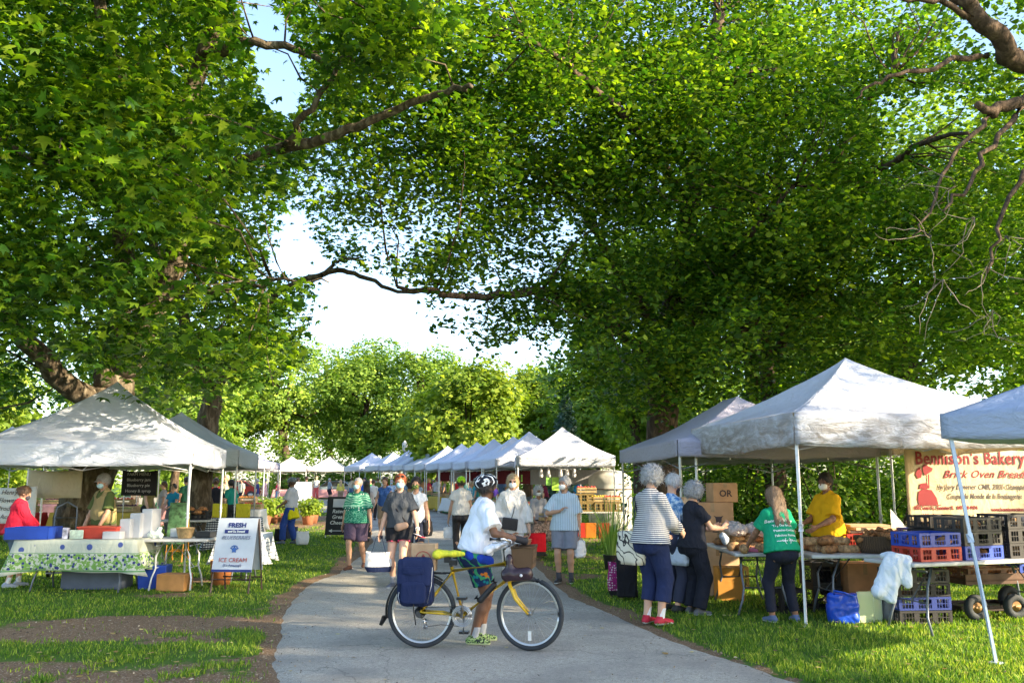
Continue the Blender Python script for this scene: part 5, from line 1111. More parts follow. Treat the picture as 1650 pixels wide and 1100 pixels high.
    q = MB(); q.tube([(.0, -.075, .20), (0, -.082, .10), (.0, -.075, -.02), (.02, -.06, -.16)], .014, 6, flat=.3); q.build('strap', mat('black_strap', (.02, .02, .02), .7), p)
    q = MB(); q.tube([(-.13, -.06, .0), (-.15, -.075, .1), (-.14, -.06, .15)], .003, 4); q.tube([(.13, -.075, .04), (.165, -.07, .2), (.17, -.06, .36)], .003, 4); q.build('reflective_piping', mat('pale_piping', (.7, .7, .7), .4), p)
    q = MB(); q.lathe([(0, .008), (.016, .006), (.02, 0)], rot=Matrix.Rotation(math.pi / 2, 4, 'X'), c=(.02, -.098, .20), n=16); q.mat(1).lathe([(0, .01), (.010, .009)], rot=Matrix.Rotation(math.pi / 2, 4, 'X'), c=(.02, -.099, .20), n=12); q.build('round_badge', [mat('badge_red', (.5, .08, .08)), mat('badge_white', (.8, .8, .8))], p)
    p = thing('paper_bag', 'brown paper grocery bag with a red round print standing behind the navy pannier', 'bag', (.005, .06, .705))
    q = MB(); q.box((0, 0, .13), (.25, .12, .26), taper=.92); o = q.build('bag_body', mat('kraft_paper', (.46, .31, .19), .85, .12, bump=.6, bscale=9), p); bevel(o, .01)
    q = MB(); q.tube([(-.05, -.05, .25), (-.045, -.06, .31), (.045, -.06, .31), (.05, -.05, .25)], .004, 5); q.build('handle', mat('kraft_paper', (.46, .31, .19)), p)
    q = MB(); q.torus((0, -.0635, .11), .075, .003, 'Y', 28, 4); q.torus((0, -.0635, .11), .035, .004, 'Y', 5, 4); q.tube([(-.03, -.0635, .09), (.0, -.0635, .16), (.03, -.0635, .08)], .005, 4); q.build('printed_emblem', ink('red', (.45, .04, .04)), p)
    p = thing('handlebar_bag', 'small black see through pouch hanging below the wicker basket of the bicycle', 'bag', (.93, -.16, .70)); s = Sdf(); s.cap(V3(-.09, 0, 0), V3(.10, 0, .01), .055, None, .03, fr=fr, sc=(1, .8, 1.1)); s.cap(V3(-.06, .0, .07), V3(-.07, .01, .15), .035, None, .04); sdf_obj('pouch', s, .01, mat('dark_shiny_vinyl', (.035, .02, .028), .22, .2, bump=.5), p, .008, (12, 12, 12), 4)
    MB().ell((.05, -.05, .0), (.014, .01, .014)).build('button', mat('pale_button', (.6, .6, .65), .3), p)
    p = thing('rag', 'white cloth bunched over the handlebar stem', 'cloth', (.74, -.06, .94)); s = Sdf(); s.cap(V3(-.08, 0, -.02), V3(.10, 0, .05), .035, .03, .03, fr=fr, sc=(1, 1.6, .8)); s.cap(V3(-.10, -.03, -.03), V3(-.02, .03, .03), .03, None, .03); sdf_obj('folded_cloth', s, .009, fabric('white_rag', (.74, .75, .80), wrinkle=.9), p, .014, (14, 14, 14), 7)
    return t, MX
BIKE, BMX = bicycle()
# ================================================================== BAGS AND HELPERS FOR CARRIED THINGS
def tote(label, pos, rz, w, h, d, m, base=None, strap=None, hl=.22, name='tote_bag', seed=0, bh=.28, cat='bag', straps=2, bulge=.02):
    """pos = where the handles are held (top of the straps)"""
    t = empty(name, pos, rz, label, cat); z0 = -hl - h
    def wall(u, v):
        a = 2 * math.pi * u; c_, s_ = math.cos(a), math.sin(a); q = max(abs(c_), abs(s_)) ** .7; x = c_ / q * w / 2 * 1.0; y = s_ / q * d / 2; f = 1 - .16 * (1 - v) + bulge / w * 2 * math.sin(math.pi * min(v * 1.4, 1)); n_ = mnoise.noise(Vector((x * 7 + seed, y * 7, v * 3))) * .018
        return (x * f * (1 - .0 * v) + n_, y * f * (1 - .35 * v * v) + n_, z0 + h * v + .01 * math.sin(a * 2 + seed) * v)
    b = MB(); b.grid(wall, 28, 8); n = 28; b.add([wall(i / n, 0) for i in range(n)], [tuple(range(n - 1, -1, -1))]); o = b.build('bag_body', m, t); solid(o, .004)
    if base is not None:
        c = MB(); c.grid(lambda u, v: tuple(np.array(wall(u, v * bh)) * [1.03, 1.05, 1]), 28, 3); c.build('bag_base', base, t)
    sm = strap or base or m
    for q in (1, -1)[:straps]:
        c = MB(); y = q * d * .30; c.tube([(-w * .26, y * 1.15, z0 + h * .25), (-w * .25, y, z0 + h), (-w * .10, y * .3, -.02), (0, 0, 0), (w * .10, y * .3, -.02), (w * .25, y, z0 + h), (w * .26, y * 1.15, z0 + h * .25)], .011, 6, flat=.3); c.build('strap', sm, t)
    return t
# ================================================================== THE PEOPLE IN THE FOREGROUND
def smat(n, c): return mat('shoe_' + n, c, .6, .1)
SOLE = smat('white_sole', (.65, .65, .62)); BLK = fabric('black_cloth', (.018, .018, .022), wrinkle=.7)
def hgt(px, ft, head):
    """a person's height from the photo's foot and head rows"""
    g = G(px, ft); return (AT(px, head, g.y).z - g.z)
def PP(label, px, ft, head, face, hx=0.02, **k):
    g = G(px, ft); h = max(1.35, min(1.95, hgt(px, ft, head) - hx)); k.setdefault('res', .0095 if g.y < 16 else (.013 if g.y < 24 else .02)); return person(label, (g.x, g.y), h, face, **k)
NOTE = {}
# 1 the cyclist holding the yellow bicycle
gb = BMX @ Vector((.51, .33, 0)); cyc = person('person in a white T-shirt and black cycle helmet holding the yellow bicycle', (gb.x, gb.y), 1.61, -82, SK_DK, R_=(.30, .36, 1.07), L_=(-.27, .33, 1.07), feet=((.08, -.08), (-.10, .02)), hip=(0, -.06, .93), lean=.22, yaw=.35, nod=-.05,
    top=fabric('white_tshirt', (.74, .77, .86), wrinkle=.8), sleeve=.80, hem=.0, loose=.040, bottom=P_FLOR, leg=.36, bl=.035, shoe=[P_CAMO, smat('lime_sole', (.55, .62, .35))], sock=fabric('grey_sock', (.35, .37, .4)), hair=('short', H_BK), mask=fabric('violet_mask', (.10, .05, .30)), hat=('helmet', P_HELM), fem=True, fat=.14, res=.0085, hR=(-.1, 1, -.25), hL=(.1, 1, -.25), curl=.9, wr=.009, ehR=(.5, -.5, -.8), ehL=(-.5, -.5, -.8), zoff=.01)
def waist_bag(I, m, label='strap'):
    s = Sdf(); K, T = I['K'], I['T']; s.cap(K(T(.175, .04, -.05)), K(T(.12, .15, -.06)), .058, .05, .03); s.cap(K(T(.18, -.06, -.04)), K(T(.18, .02, -.05)), .052, None, .03); sdf_obj('waist_bag', s, .009, m, I['obj'], .005, (15, 15, 15), 3)
waist_bag(cyc, fabric('royal_blue_nylon', (.02, .06, .42), wrinkle=.5))
for A in cyc['arms']:   # cycling gloves
    s = Sdf(); S, E, Wr, q, hh = A; K = cyc['K']; d = nrm(V3(0, 1, -.25)); s.cap(K(Wr - d * .02), K(Wr + d * .075), .029, .031, .01, fr=np.eye(3), sc=(.9, 1, 1.2)); sdf_obj('glove', s, .009, mat('black_glove', (.02, .02, .025), .7), cyc['obj'])
# 2 the red haired woman walking towards us
red = PP('person with red hair and a blue mask in a dark grey T-shirt walking nearer', 642, 947, 763, 172, skinm=SK_LT, fem=True, fat=.08, R_=(.30, .08, .80), L_=(-.36, .20, .83), feet=((.10, -.05), (-.09, .16)), top=fabric('charcoal_tshirt', (.055, .062, .075), wrinkle=.9), sleeve=.85, hem=-.02, loose=.03,
    bottom=BLK, leg=.24, bl=.03, shoe=[smat('slate', (.12, .13, .16)), SOLE], sock=fabric('grey_ankle_sock', (.3, .3, .32)), hair=('pony', H_RD), mask=M_MASKB, hat=('sunglasses_up', mat('dark_lens', (.015, .012, .012), .1)), yaw=.25, hL=(-.2, .5, -1), curl=.35)
s = MB(); K, T = red['K'], red['T']
for Hp, Kn, A, fd, q, lf in red['legs']: e = Hp + (Kn - Hp) * .47; s.m = 0; s.tube([K(e), K(e + (Kn - Hp) * .035)], .097, 20)
s.build('pink_hem', fabric('pink_trim', (.70, .08, .20)), red['obj'])
ex = MB(); ex.tube([K(T(.16, -.01, .47)), K(T(.12, .11, .40)), K(T(.0, .155, .25)), K(T(-.13, .14, .08)), K(T(-.18, .08, .03))], .011, 6, flat=.4); ex.build('strap', BLK, red['obj'])
s = Sdf(); s.cap(K(T(-.13, .15, .02)), K(T(-.02, .165, -.01)), .05, .06, .03, fr=np.eye(3), sc=(1, .6, 1)); sdf_obj('hip_pouch', s, .01, mat('tan_pouch', (.24, .16, .12), .6), red['obj'])
gl = MB(); Wr = red['hands'][1][0]; hd_ = red['hands'][1][2]; gl.tube([tuple(K(Wr - hd_ * .01)), tuple(K(Wr + hd_ * .03))], .034, 10); gl.build('bracelet', mat('pale_band', (.8, .8, .82)), red['obj'])
def held(I, i, off=(0, 0, -.02)): return wpt(I, I['hands'][i][1] + np.array(off))
p = held(red, 1, (-.04, .03, -.02)); o = MB(Matrix.Identity(4)); o.tube([(-.05, 0, .03), (.05, -.01, -.01), (.13, 0, -.03)], [.018, .024, .012], 8, flat=.4); o.mat(1).tube([(-.08, 0, .045), (.0, -.02, .02), (.05, -.02, .0)], [.012, .018, .006], 6, flat=.4); o = o.build('red_package', [mat('red_plastic', (.62, .02, .05), .3), mat('white_plastic', (.8, .8, .8), .3)]); o.location = p; tag(o, 'red and white packet in the hand of the red haired person', 'packet')
tote('canvas tote with navy base and navy straps carried between the two front walkers', held(red, 0, (.01, .02, .03)), R(8), .40, .29, .20, fabric('cream_canvas', (.62, .60, .58), wrinkle=.5), M_NAVY, M_NAVY, hl=.24, seed=2)
# 3 man in green patterned shirt
man = PP('person with short grey hair in a green patterned shirt and plum shorts', 573, 917, 769, 170, skinm=SK_MD, fat=.22, R_=(.28, .0, .86), L_=(-.33, .10, .82), feet=((.09, .12), (-.10, -.20)), lift=(0, .03), top=P_HAW, sleeve=.9, hem=-.06, loose=.028, bottom=fabric('plum_shorts', (.085, .06, .10), wrinkle=.7), leg=.44, bl=.045, shoe=smat('brown_leather', (.12, .05, .03)), hair=('buzz', H_GR), mask=M_MASKB, yaw=-.15)
# 4 woman with the leafy mask behind
g4 = PP('person in a white top and leafy print mask half hidden behind the red haired person', 668, 925, 768, 176, skinm=SK_MD, fem=True, top=fabric('white_top', (.66, .67, .70)), sleeve=.3, bottom=fabric('dark_navy_shorts', (.03, .035, .06)), leg=.4, shoe=smat('black', (.02, .02, .02)), hair=('tail', H_BK), mask=pat('leafy_mask', lambda n, l, co: ramp_n(n, l, vor(n, l, co, 60), [(.3, (.45, .42, .08)), (.5, (.05, .12, .05))]), .9, 0))
mb = MB(); K, T = g4['K'], g4['T']; mb.tube([K(T(-.14, .0, .48)), K(T(-.05, .13, .36)), K(T(.1, .14, .15)), K(T(.18, .05, .02))], .014, 6, flat=.4); mb.build('strap', BLK, g4['obj'])
tote('black shoulder bag at the hip of the person in the leafy mask', wpt(g4, T(-.22, -.02, .12)), R(70), .26, .24, .12, BLK, hl=.12, seed=9)
# 5 woman with the neon helmet walking away
n5 = PP('person in a white T-shirt and neon green helmet walking away with a white bag', 742, 901, 768, 8, skinm=SK_MD, fem=True, R_=(.27, .02, .84), L_=(-.27, .06, .80), feet=((.06, .16), (-.10, -.14)), top=fabric('offwhite_tee', (.66, .63, .60), wrinkle=.8), sleeve=.5, hem=-.0, loose=.035, bottom=fabric('shiny_black_leggings', (.03, .025, .025), rough=.45), leg=.88, bl=.008, shoe=[smat('black', (.02, .02, .02)), SOLE], hair=('bun', H_BR), hat=('helmet', P_GHELM))
tote('thin white plastic bag hanging from the hand of the person in the neon green helmet', held(n5, 1), 0, .20, .22, .12, fabric('white_plastic_bag', (.70, .70, .72), rough=.4, wrinkle=.9), hl=.07, seed=5)
# 6 blonde woman in a cream tunic
c6 = PP('person with blonde hair and sunglasses in a loose cream tunic facing the camera', 826, 935, 764, 184, skinm=SK_LT, fem=True, R_=(.22, .14, .93), L_=(-.27, .10, .86), feet=((.08, 0), (-.1, .05)), top=fabric('cream_linen', (.66, .62, .57), wrinkle=1.0), sleeve=1.75, hem=-.16, loose=.05, bottom=fabric('cream_trousers', (.62, .58, .54)), leg=.95, bl=.03, shoe=smat('sand', (.45, .38, .3)), hair=('bob', H_BL), mask=M_MASKW, glasses=('s', 1), yaw=-.1, wr=.010, ehR=(.6, -.6, -.5), ehL=(-.6, -.6, -.5))
K, T = c6['K'], c6['T']; mb = MB(); mb.tube([K(T(-.11, .02, .50)), K(T(-.04, .155, .36)), K(T(.0, .185, .18)), K(T(.04, .20, .06))], .006, 5); mb.build('strap', BLK, c6['obj'])
q = MB(); q.box((0, 0, -.1), (.25, .06, .19), taper=1.05); o = q.build('shoulder_bag', mat('black_leather', (.025, .02, .022), .35)); bevel(o, .02, 3); o.location = wpt(c6, T(.05, .24, .10)); o.rotation_euler = (R(4), R(8), R(4)); tag(o, 'small black leather bag hanging in front of the cream tunic', 'bag')
# 7 man in a blue striped shirt
b7 = PP('person with grey hair in a pale blue striped shirt and grey shorts', 911, 939, 767, 168, skinm=SK_MD, R_=(.06, .20, 1.17), L_=(-.25, .02, .82), feet=((.10, .03), (-.10, 0)), top=P_BSTR, sleeve=.9, hem=-.08, loose=.035, bottom=fabric('slate_shorts', (.20, .21, .25), wrinkle=.5), leg=.43, bl=.045, shoe=[smat('black', (.02, .02, .02)), SOLE], sock=fabric('charcoal_sock', (.07, .07, .08)), hair=('short', H_GR), mask=M_MASKW, glasses=('r', 0), fat=.06, yaw=-.5, nod=-.06, hR=(-.7, .2, .5), ehR=(.9, -.2, -.6))
tote('white plastic bag behind the leg of the person in the striped shirt', held(b7, 1, (0, -.05, 0)), R(40), .22, .26, .12, fabric('white_plastic_bag', (.70, .70, .72)), hl=.06, seed=6)
# 8 striped top
s8 = PP('person with grey curly hair in a navy and white striped top', 1052, 1006, 752, -48, skinm=SK_LT, fem=True, R_=(.16, .34, 1.02), L_=(-.14, .34, 1.00), feet=((.08, .04), (-.10, .02)), lean=.06, nod=.35, top=P_STRIPE, sleeve=1.7, hem=-.05, loose=.035, bottom=fabric('navy_capri', (.02, .03, .085), wrinkle=.6), leg=.80, bl=.035, shoe=[smat('red', (.48, .015, .04)), SOLE], sock=fabric('white_sock', (.75, .75, .76)), hair=('curly', H_GR), glasses=('s', 1), res=.009, fat=.05)
K, T = s8['K'], s8['T']
def drawn_bag():
    m = pat('cream_printed_canvas', lambda n, l, co: mixc(n, l, ramp_n(n, l, wave(n, l, co, 5.5, 'DIAGONAL', 13), [(.86, 0.), (.90, 1.)]), mixc(n, l, ramp_n(n, l, vor(n, l, co, 14), [(.10, 1.), (.13, 0.)]), (.66, .62, .50), (.03, .03, .03)), (.04, .04, .04)))
    return tote('cream canvas shoulder bag with black line drawings against the striped top', wpt(s8, T(-.215, -.10, .47)), R(-38), .36, .36, .16, m, None, M_NAVY, hl=.40, seed=4)
drawn_bag()
# 9 second grey haired woman
s9 = PP('person with short white hair, glasses and dark mask in a blue flowered blouse', 1084, 985, 763, -62, skinm=SK_LT, fem=True, R_=(.14, .36, 1.08), L_=(-.16, .30, 1.05), nod=.45, lean=.08, top=P_BFLO, sleeve=.6, bottom=fabric('dark_trousers', (.035, .04, .07)), leg=.95, shoe=smat('black', (.02, .02, .02)), hair=('short', H_WH), mask=M_MASKD, glasses=('d', 0))
# 10 woman in black
s10 = PP('person with curly grey hair dressed in black facing the bread table', 1120, 990, 778, -66, skinm=SK_LT, fem=True, R_=(.10, .42, 1.13), L_=(-.12, .40, 1.10), nod=.35, lean=.05, top=fabric('black_tee', (.02, .022, .032), wrinkle=.7), sleeve=.6, hem=-.06, loose=.03, bottom=fabric('black_slacks', (.014, .016, .026), wrinkle=.8), leg=.99, bl=.04, shoe=[smat('print', (.10, .10, .11)), SOLE], hair=('curly', H_GR), mask=M_MASKD, res=.009, hR=(0, .6, .5), hL=(0, .6, .4))
K, T = s10['K'], s10['T']
tote('pale blue and white cloth tote on the shoulder of the person in black', wpt(s10, T(-.19, -.10, .44)), R(-60), .30, .34, .14, fabric('pale_blue_cloth', (.50, .58, .72), wrinkle=.8), None, fabric('pale_blue_cloth', (.5, .58, .72)), hl=.32, seed=8)
q = Sdf(); q.cap(V3(0, 0, 0), V3(.03, .0, -.05), .045, .05, .02); o = sdf_obj('plastic_bag', q, .01, fabric('blueish_clear_bag', (.45, .52, .62), rough=.3), None, .012, (20, 20, 20), 2); o.location = wpt(s10, V3(0.0, .50, 1.02)); tag(o, 'small crumpled pale bag in the hands of the person in black', 'bag')
# 11 green T-shirt, long hair
s11 = PP('person with long streaked hair in a green T-shirt leaning over the bread table', 1259, 1003, 780, 14, skinm=SK_BR, fem=True, fat=.12, R_=(.34, .30, .98), L_=(-.28, .46, .80), feet=((.22, .02), (-.10, .04)), lean=.24, hip=(0, -.10, .92), nod=.2, yaw=.2, top=fabric('green_tshirt', (.01, .30, .15), wrinkle=.6), sleeve=.7, hem=-.04, loose=.03, bottom=fabric('dark_leggings', (.018, .02, .035), wrinkle=.4), leg=.94, bl=.012, shoe=[smat('blue_grey', (.10, .14, .25)), SOLE], hair=('long', H_LB), res=.009)
K, T, FR = s11['K'], s11['T'], s11['FR']; sh = [c for c in s11['obj'].children if c.name.startswith('shirt')][0]
decal_text([("Bennison's Bakery", .046), ('Try Our Breads', .036), ('Pasteles-Cookies', .036), ('Fabulous Pastries', .036), ('Since 1938', .03)], .046, ink('white', (.75, .8, .78)), sh, K(T(0, -.2, .335)), (1, 0, 0), tuple(FR[2]), .004, bold=.0008)
decal_text([('~~(  )~~', .07)], .05, ink('white', (.75, .8, .78)), sh, K(T(0, -.2, .06)), (1, 0, 0), tuple(FR[2]), .004, bold=.001)
# 12 yellow T-shirt seller
y12 = person('person in a yellow T-shirt and white mask standing behind the bread table', (AT(1332, 800, 11.7).x, 11.7), hgt(1332, 0, 0) if False else AT(1332, 764, 11.7).z, 118, SK_BR, fem=True, fat=.16, R_=(.12, .34, 1.06), L_=(-.12, .34, 1.03), nod=.1, top=fabric('yellow_tshirt', (.68, .38, .01), wrinkle=.5), sleeve=.85, hem=-.05, loose=.035, bottom=BLK, leg=.95, shoe=smat('black', (.02, .02, .02)), hair=('tail', H_BK), mask=M_MASKW, glasses=('d', 0), res=.0095, yaw=.15)
# 13 red sweatshirt, left stall
r13 = PP('person in a red sweatshirt and denim shorts holding a blue crate at the berry table', 16, 946, 782, -60, skinm=SK_LT, fem=True, R_=(.16, .42, .86), L_=(-.16, .44, .86), feet=((.07, -.05), (-.12, .12)), lean=.14, nod=.35, top=fabric('red_sweatshirt', (.62, .02, .05), wrinkle=.9), sleeve=1.7, hem=-.03, loose=.045, bottom=fabric('denim_shorts', (.10, .13, .17)), leg=.30, bl=.035, shoe=[smat('grey_sneaker', (.35, .38, .45)), SOLE], sock=fabric('white_sock', (.75, .75, .76)), hair=('bun', H_BR), mask=M_MASKD)
sh = [c for c in r13['obj'].children if c.name.startswith('shirt')][0]; K, T = r13['K'], r13['T']; decal_text(['OHIO'] if False else ['STATE'], .07, ink('white', (.75, .8, .78)), sh, K(T(.10, .12, .24)), (-.45, .9, 0) if False else (.0, -1, 0), (0, 0, 1), .004) if False else None
# 14 man with cap
m14 = person('person in a grey cap, blue mask and khaki vest behind the berry table', (AT(170, 800, 14.4).x, 14.4), AT(170, 765, 14.4).z, 150, SK_MD, R_=(.26, .18, .86), L_=(-.24, .24, .90), lean=.08, nod=.25, top=fabric('olive_polo', (.08, .11, .035)), sleeve=.85, loose=.03, vest=fabric('khaki_vest', (.30, .24, .11), wrinkle=.7), bottom=fabric('brown_trousers', (.12, .09, .06)), leg=.98, shoe=smat('brown_leather', (.12, .05, .03)), hair=('short', H_GR), mask=M_MASKB, hat=('cap', fabric('grey_cap', (.28, .26, .26))), res=.010, fat=.15)
# 15 standing cyclist on the grass
c15 = PP('person in a grey bicycle helmet with a yellow jacket tied at the waist', 467, 876, 770, 72, skinm=SK_BR, fem=True, R_=(.16, .22, 1.02), L_=(-.14, .28, 1.0), feet=((.08, -.10), (-.12, .16)), nod=.2, top=fabric('pale_grey_tee', (.48, .50, .55)), sleeve=.8, hem=.02, loose=.03, bottom=fabric('blue_jeans', (.03, .07, .28), wrinkle=.7), leg=.97, bl=.03, shoe=smat('slate', (.12, .13, .16)), hair=('bun', H_BR), hat=('helmet', mat('grey_helmet', (.20, .24, .28), .35)), mask=M_MASKD)
s = Sdf(); K, T = c15['K'], c15['T']; s.cap(K(T(0, -.02, .06)), K(T(0, -.10, -.30)), .12, .15, .04, fr=np.eye(3), sc=(1.45, .85, 1), cut=(K(T(0, 0, -.30)), V3(0, -.3, -1))); s.cap(K(T(0, 0, .07)), K(T(0, 0, .04)), .12, None, .03, fr=np.eye(3), sc=(1.4, 1.1, 1)); sdf_obj('jacket', s, .013, fabric('yellow_jacket', (.62, .56, .01), wrinkle=.9), c15['obj'], .010, (9, 9, 5), 4)
# ================================================================== STALL GOODS
M_PLAST = mat('white_table_plastic', (.50, .50, .49), .45, .08, dirt=(8, (.35, .33, .3), .5)); M_LEGST = mat('grey_table_leg', (.16, .18, .22), .4, .1, metal=.3); M_CRUST = mat('bread_crust', (.36, .16, .055), .6, .5, scale=26, bump=.8); M_CRUST2 = mat('pale_bread_crust', (.46, .27, .12), .65, .5, scale=24, bump=.8)
M_CARD = mat('cardboard', (.48, .27, .13), .85, .1, bump=.2); M_CARD2 = mat('light_cardboard', (.58, .40, .24), .85, .1)
M_KR = mat('kraft_paper', (.46, .31, .19))
def table(label, cx, cy, rz, L, W, H=.74, lm=None, z=None, cloth=False):
    t = empty('folding_table', (cx, cy, float(gz(cx, cy)) if z is None else z), rz, label, 'table'); lm = lm or M_LEGST
    o = MB().box((0, 0, H - .02), (L, W, .04)).build('table_top', M_PLAST, t); bevel(o, .012, 2)
    for q in (1, -1):
        x = q * (L / 2 - .28); c = MB()
        for s in (1, -1): c.tube([(x - q * .1, s * W * .30, H - .045), (x, s * W * .33, H - .25), (x, s * W * .30, .32), (x + q * .04, s * (W * .30 + .03), .18), (x + q * .05, s * (W * .30 + .09), .01)], .0135, 8)
        c.tube([(x, -W * .30, .32), (x, W * .30, .32)], .011, 8); c.tube([(x, -W * .33, H - .1), (x, W * .33, H - .1)], .011, 8); c.tube([(x, 0, .32), (x - q * .32, 0, H - .05)], .009, 6); c.build('leg_frame', lm, t)
    return t
def onT(t, x, y, z=.742):
    return Matrix.Translation(t.location) @ Matrix.Rotation(t.rotation_euler.z, 4, 'Z') @ Vector((x, y, z))
def tablecloth(label, t, L, W, H, drop, m, seed=0, sides=(1, 1, 1, 1), flare=.05):
    a, b = L / 2 + .006, W / 2 + .006; n = 26; P = []
    for k, ((x0, y0), (x1, y1)) in enumerate((((-a, -b), (a, -b)), ((a, -b), (a, b)), ((a, b), (-a, b)), ((-a, b), (-a, -b)))):
        for i in range(n): P.append((x0 + (x1 - x0) * i / n, y0 + (y1 - y0) * i / n, k, i / n))
    N = len(P); V = []; rows = 7
    for r_ in range(rows + 1):
        v = r_ / rows
        for j, (x, y, k, s) in enumerate(P):
            d = drop * sides[k] * v; nx, ny = ((0, -1), (1, 0), (0, 1), (-1, 0))[k]; cn = min(s, 1 - s); f = math.sin(s * L * (9 + k) + seed) * .020 * v; e = (.012 + flare * v * .5 + f + .12 * v * v * math.exp(-cn * 14))
            tx, ty = ((x / a) * .07 * math.exp(-cn * 14) * v, (y / b) * .07 * math.exp(-cn * 14) * v)
            V.append((x + nx * e + tx, y + ny * e + ty, H + .006 - d - .05 * v * math.exp(-cn * 10) - .015 * math.sin(s * 9 + seed) * v))
    F = [(r_ * N + j, r_ * N + (j + 1) % N, (r_ + 1) * N + (j + 1) % N, (r_ + 1) * N + j) for r_ in range(rows) for j in range(N)]
    mb = MB(); mb.add(V, [tuple(reversed(f)) for f in F], True); b0 = len(mb.V); mb.F.append(list(range(N))); mb.M.append(0); mb.S.append(False)
    o = mb.build('tablecloth', m); o.location = t.location; o.rotation_euler = t.rotation_euler; solid(o, .002); return tag(o, label, 'tablecloth')
def crate(label, p, rz, L, W, H, col, mesh_n=9, group=None, cat='crate', lattice=False, hole=True, name='crate', lip=True, solidw=False):
    t = MB(); w = .008
    t.box((0, 0, .008), (L - .01, W - .01, .012))
    for (ax, s) in (('x', -1), ('x', 1), ('y', -1), ('y', 1)):
        LL = L if ax == 'x' else W; off = (W if ax == 'x' else L) / 2 - w / 2
        def P(u, z, s=s, ax=ax, off=off): return (u, s * off, z) if ax == 'x' else (s * off, u, z)
        def bar(u0, u1, z0, z1, th=w):
            c = P((u0 + u1) / 2, (z0 + z1) / 2); d = (u1 - u0, th, z1 - z0) if ax == 'x' else (th, u1 - u0, z1 - z0); t.box(c, d)
        e = LL / 2
        bar(-e, e, .002, H * .16); bar(-e + .001, e - .001, H * .84, H, w * 1.5 if lip else w); bar(-e, -e + .03, H * .16, H * .84, w * .99); bar(e - .03, e, H * .16, H * .84, w * .99)
        if solidw: bar(-e, e, H * .16, H * .84, w * .7); continue
        if lattice:
            n = int(LL / .05); x0, x1 = -e + .05, e - .05
            bar(-e + .02, x0 + .004, H * .16, H * .84, w * .8); bar(x1 - .004, e - .02, H * .16, H * .84, w * .8)
            for i in range(-3, n + 1):
                for sg in (1, -1):
                    u0 = x0 + i * .05; u1 = u0 + sg * (H * .68); za, zb = H * .16, H * .84
                    a = np.array([u0, za]); b = np.array([u1, zb]); 
                    lo, hi = 0., 1.
                    dx = b[0] - a[0]
                    for lim, sgn in ((x0, 1), (x1, -1)):
                        tt = (lim - a[0]) / dx; 
                        if (dx > 0) == (sgn > 0): lo = max(lo, tt)
                        else: hi = min(hi, tt)
                    if hi - lo < .05: continue
                    q0 = a + (b - a) * lo; q1 = a + (b - a) * hi; t.tube([P(*q0), P(*q1)], .0035, 4, caps=False)
            if ax == 'y' or True: bar(-.06, .06, H * .66, H * .70, w * .9)
        else:
            n = max(3, int(LL / (mesh_n * .0040))); 
            for i in range(1, n):
                u = -e + LL * i / n
                if hole and abs(u) < .06: bar(u - .003, u + .003, H * .16, H * .42, w * .8); continue
                bar(u - .0035, u + .0035, H * .16, H * .84, w * .8)
            bar(-e + .03, -.06 if hole else e - .03, H * .47, H * .52, w * .7); 
            if hole: bar(.06, e - .03, H * .47, H * .52, w * .7); bar(-.07, .07, H * .42, H * .46, w)
            bar(-e * .45, -e * .25, H * .16, H * .84, w * .75); bar(e * .25, e * .45, H * .16, H * .84, w * .75)
    o = t.build(name, col); o.location = p; o.rotation_euler = (0, 0, rz); return tag(o, label, cat, group)
def loafm(kind, seed):
    rg = np.random.default_rng(seed)
    s = Sdf()
    if kind == 'round': s.ell(V3(0, 0, .05), (.105, .10, .06), .02); s.cut((0, 0, 0), (0, 0, -1))
    elif kind == 'long': s.cap(V3(-.09, 0, .045), V3(.09, 0, .045), .048, None, .02)
    else: s.cap(V3(-.26, 0, .03), V3(.26, .01, .03), .028, None, .02)
    V, Q = s.mesh(.012); N = vnormals(V, Q); w = np.array([mnoise.noise(Vector((v[0] * 22 + seed, v[1] * 22, v[2] * 22))) for v in V]); g = np.where(np.abs(np.sin(V[:, 0] * 45 + V[:, 1] * 18)) < .25, -.006, 0) * (V[:, 2] > .05 * .9); return V + N * (w * .007)[:, None] + N * g[:, None], Q
def loaf(kind, label, group, m, seed=1):
    V, Q = loafm(kind, seed); o = np_mesh({'round': 'round_loaf', 'long': 'loaf', 'bag': 'baguette'}[kind], V, Q, m, smooth=True); return tag(o, label, 'bread', group)
def put(o, p, rz=0, rx=0, first=[None], s=1.0):
    c = o.copy(); link(c); c.location = p; c.rotation_euler = (rx, 0, rz); c.scale = (s, s, s); return c
COLS = {'blue': mat('blue_crate_plastic', (.015, .055, .36), .4, .1), 'black': mat('black_crate_plastic', (.014, .013, .016), .6, .2), 'grey': mat('grey_crate_plastic', (.045, .042, .04), .6, .2), 'red': mat('red_crate_plastic', (.40, .03, .02), .45, .1), 'lgrey': mat('pale_grey_crate', (.42, .42, .40), .5, .1), 'green': mat('green_crate_plastic', (.02, .34, .16), .45, .1), 'navy': mat('dark_blue_crate', (.012, .03, .19), .45, .1), 'orange': mat('orange_plastic', (.55, .16, .02), .45, .1), 'wood': mat('olive_slat_wood', (.22, .15, .05), .8, .3, scale=20), 'teal': mat('teal_plastic', (.02, .25, .28), .4), 'white': mat('white_box_plastic', (.42, .43, .46), .45, .05)}
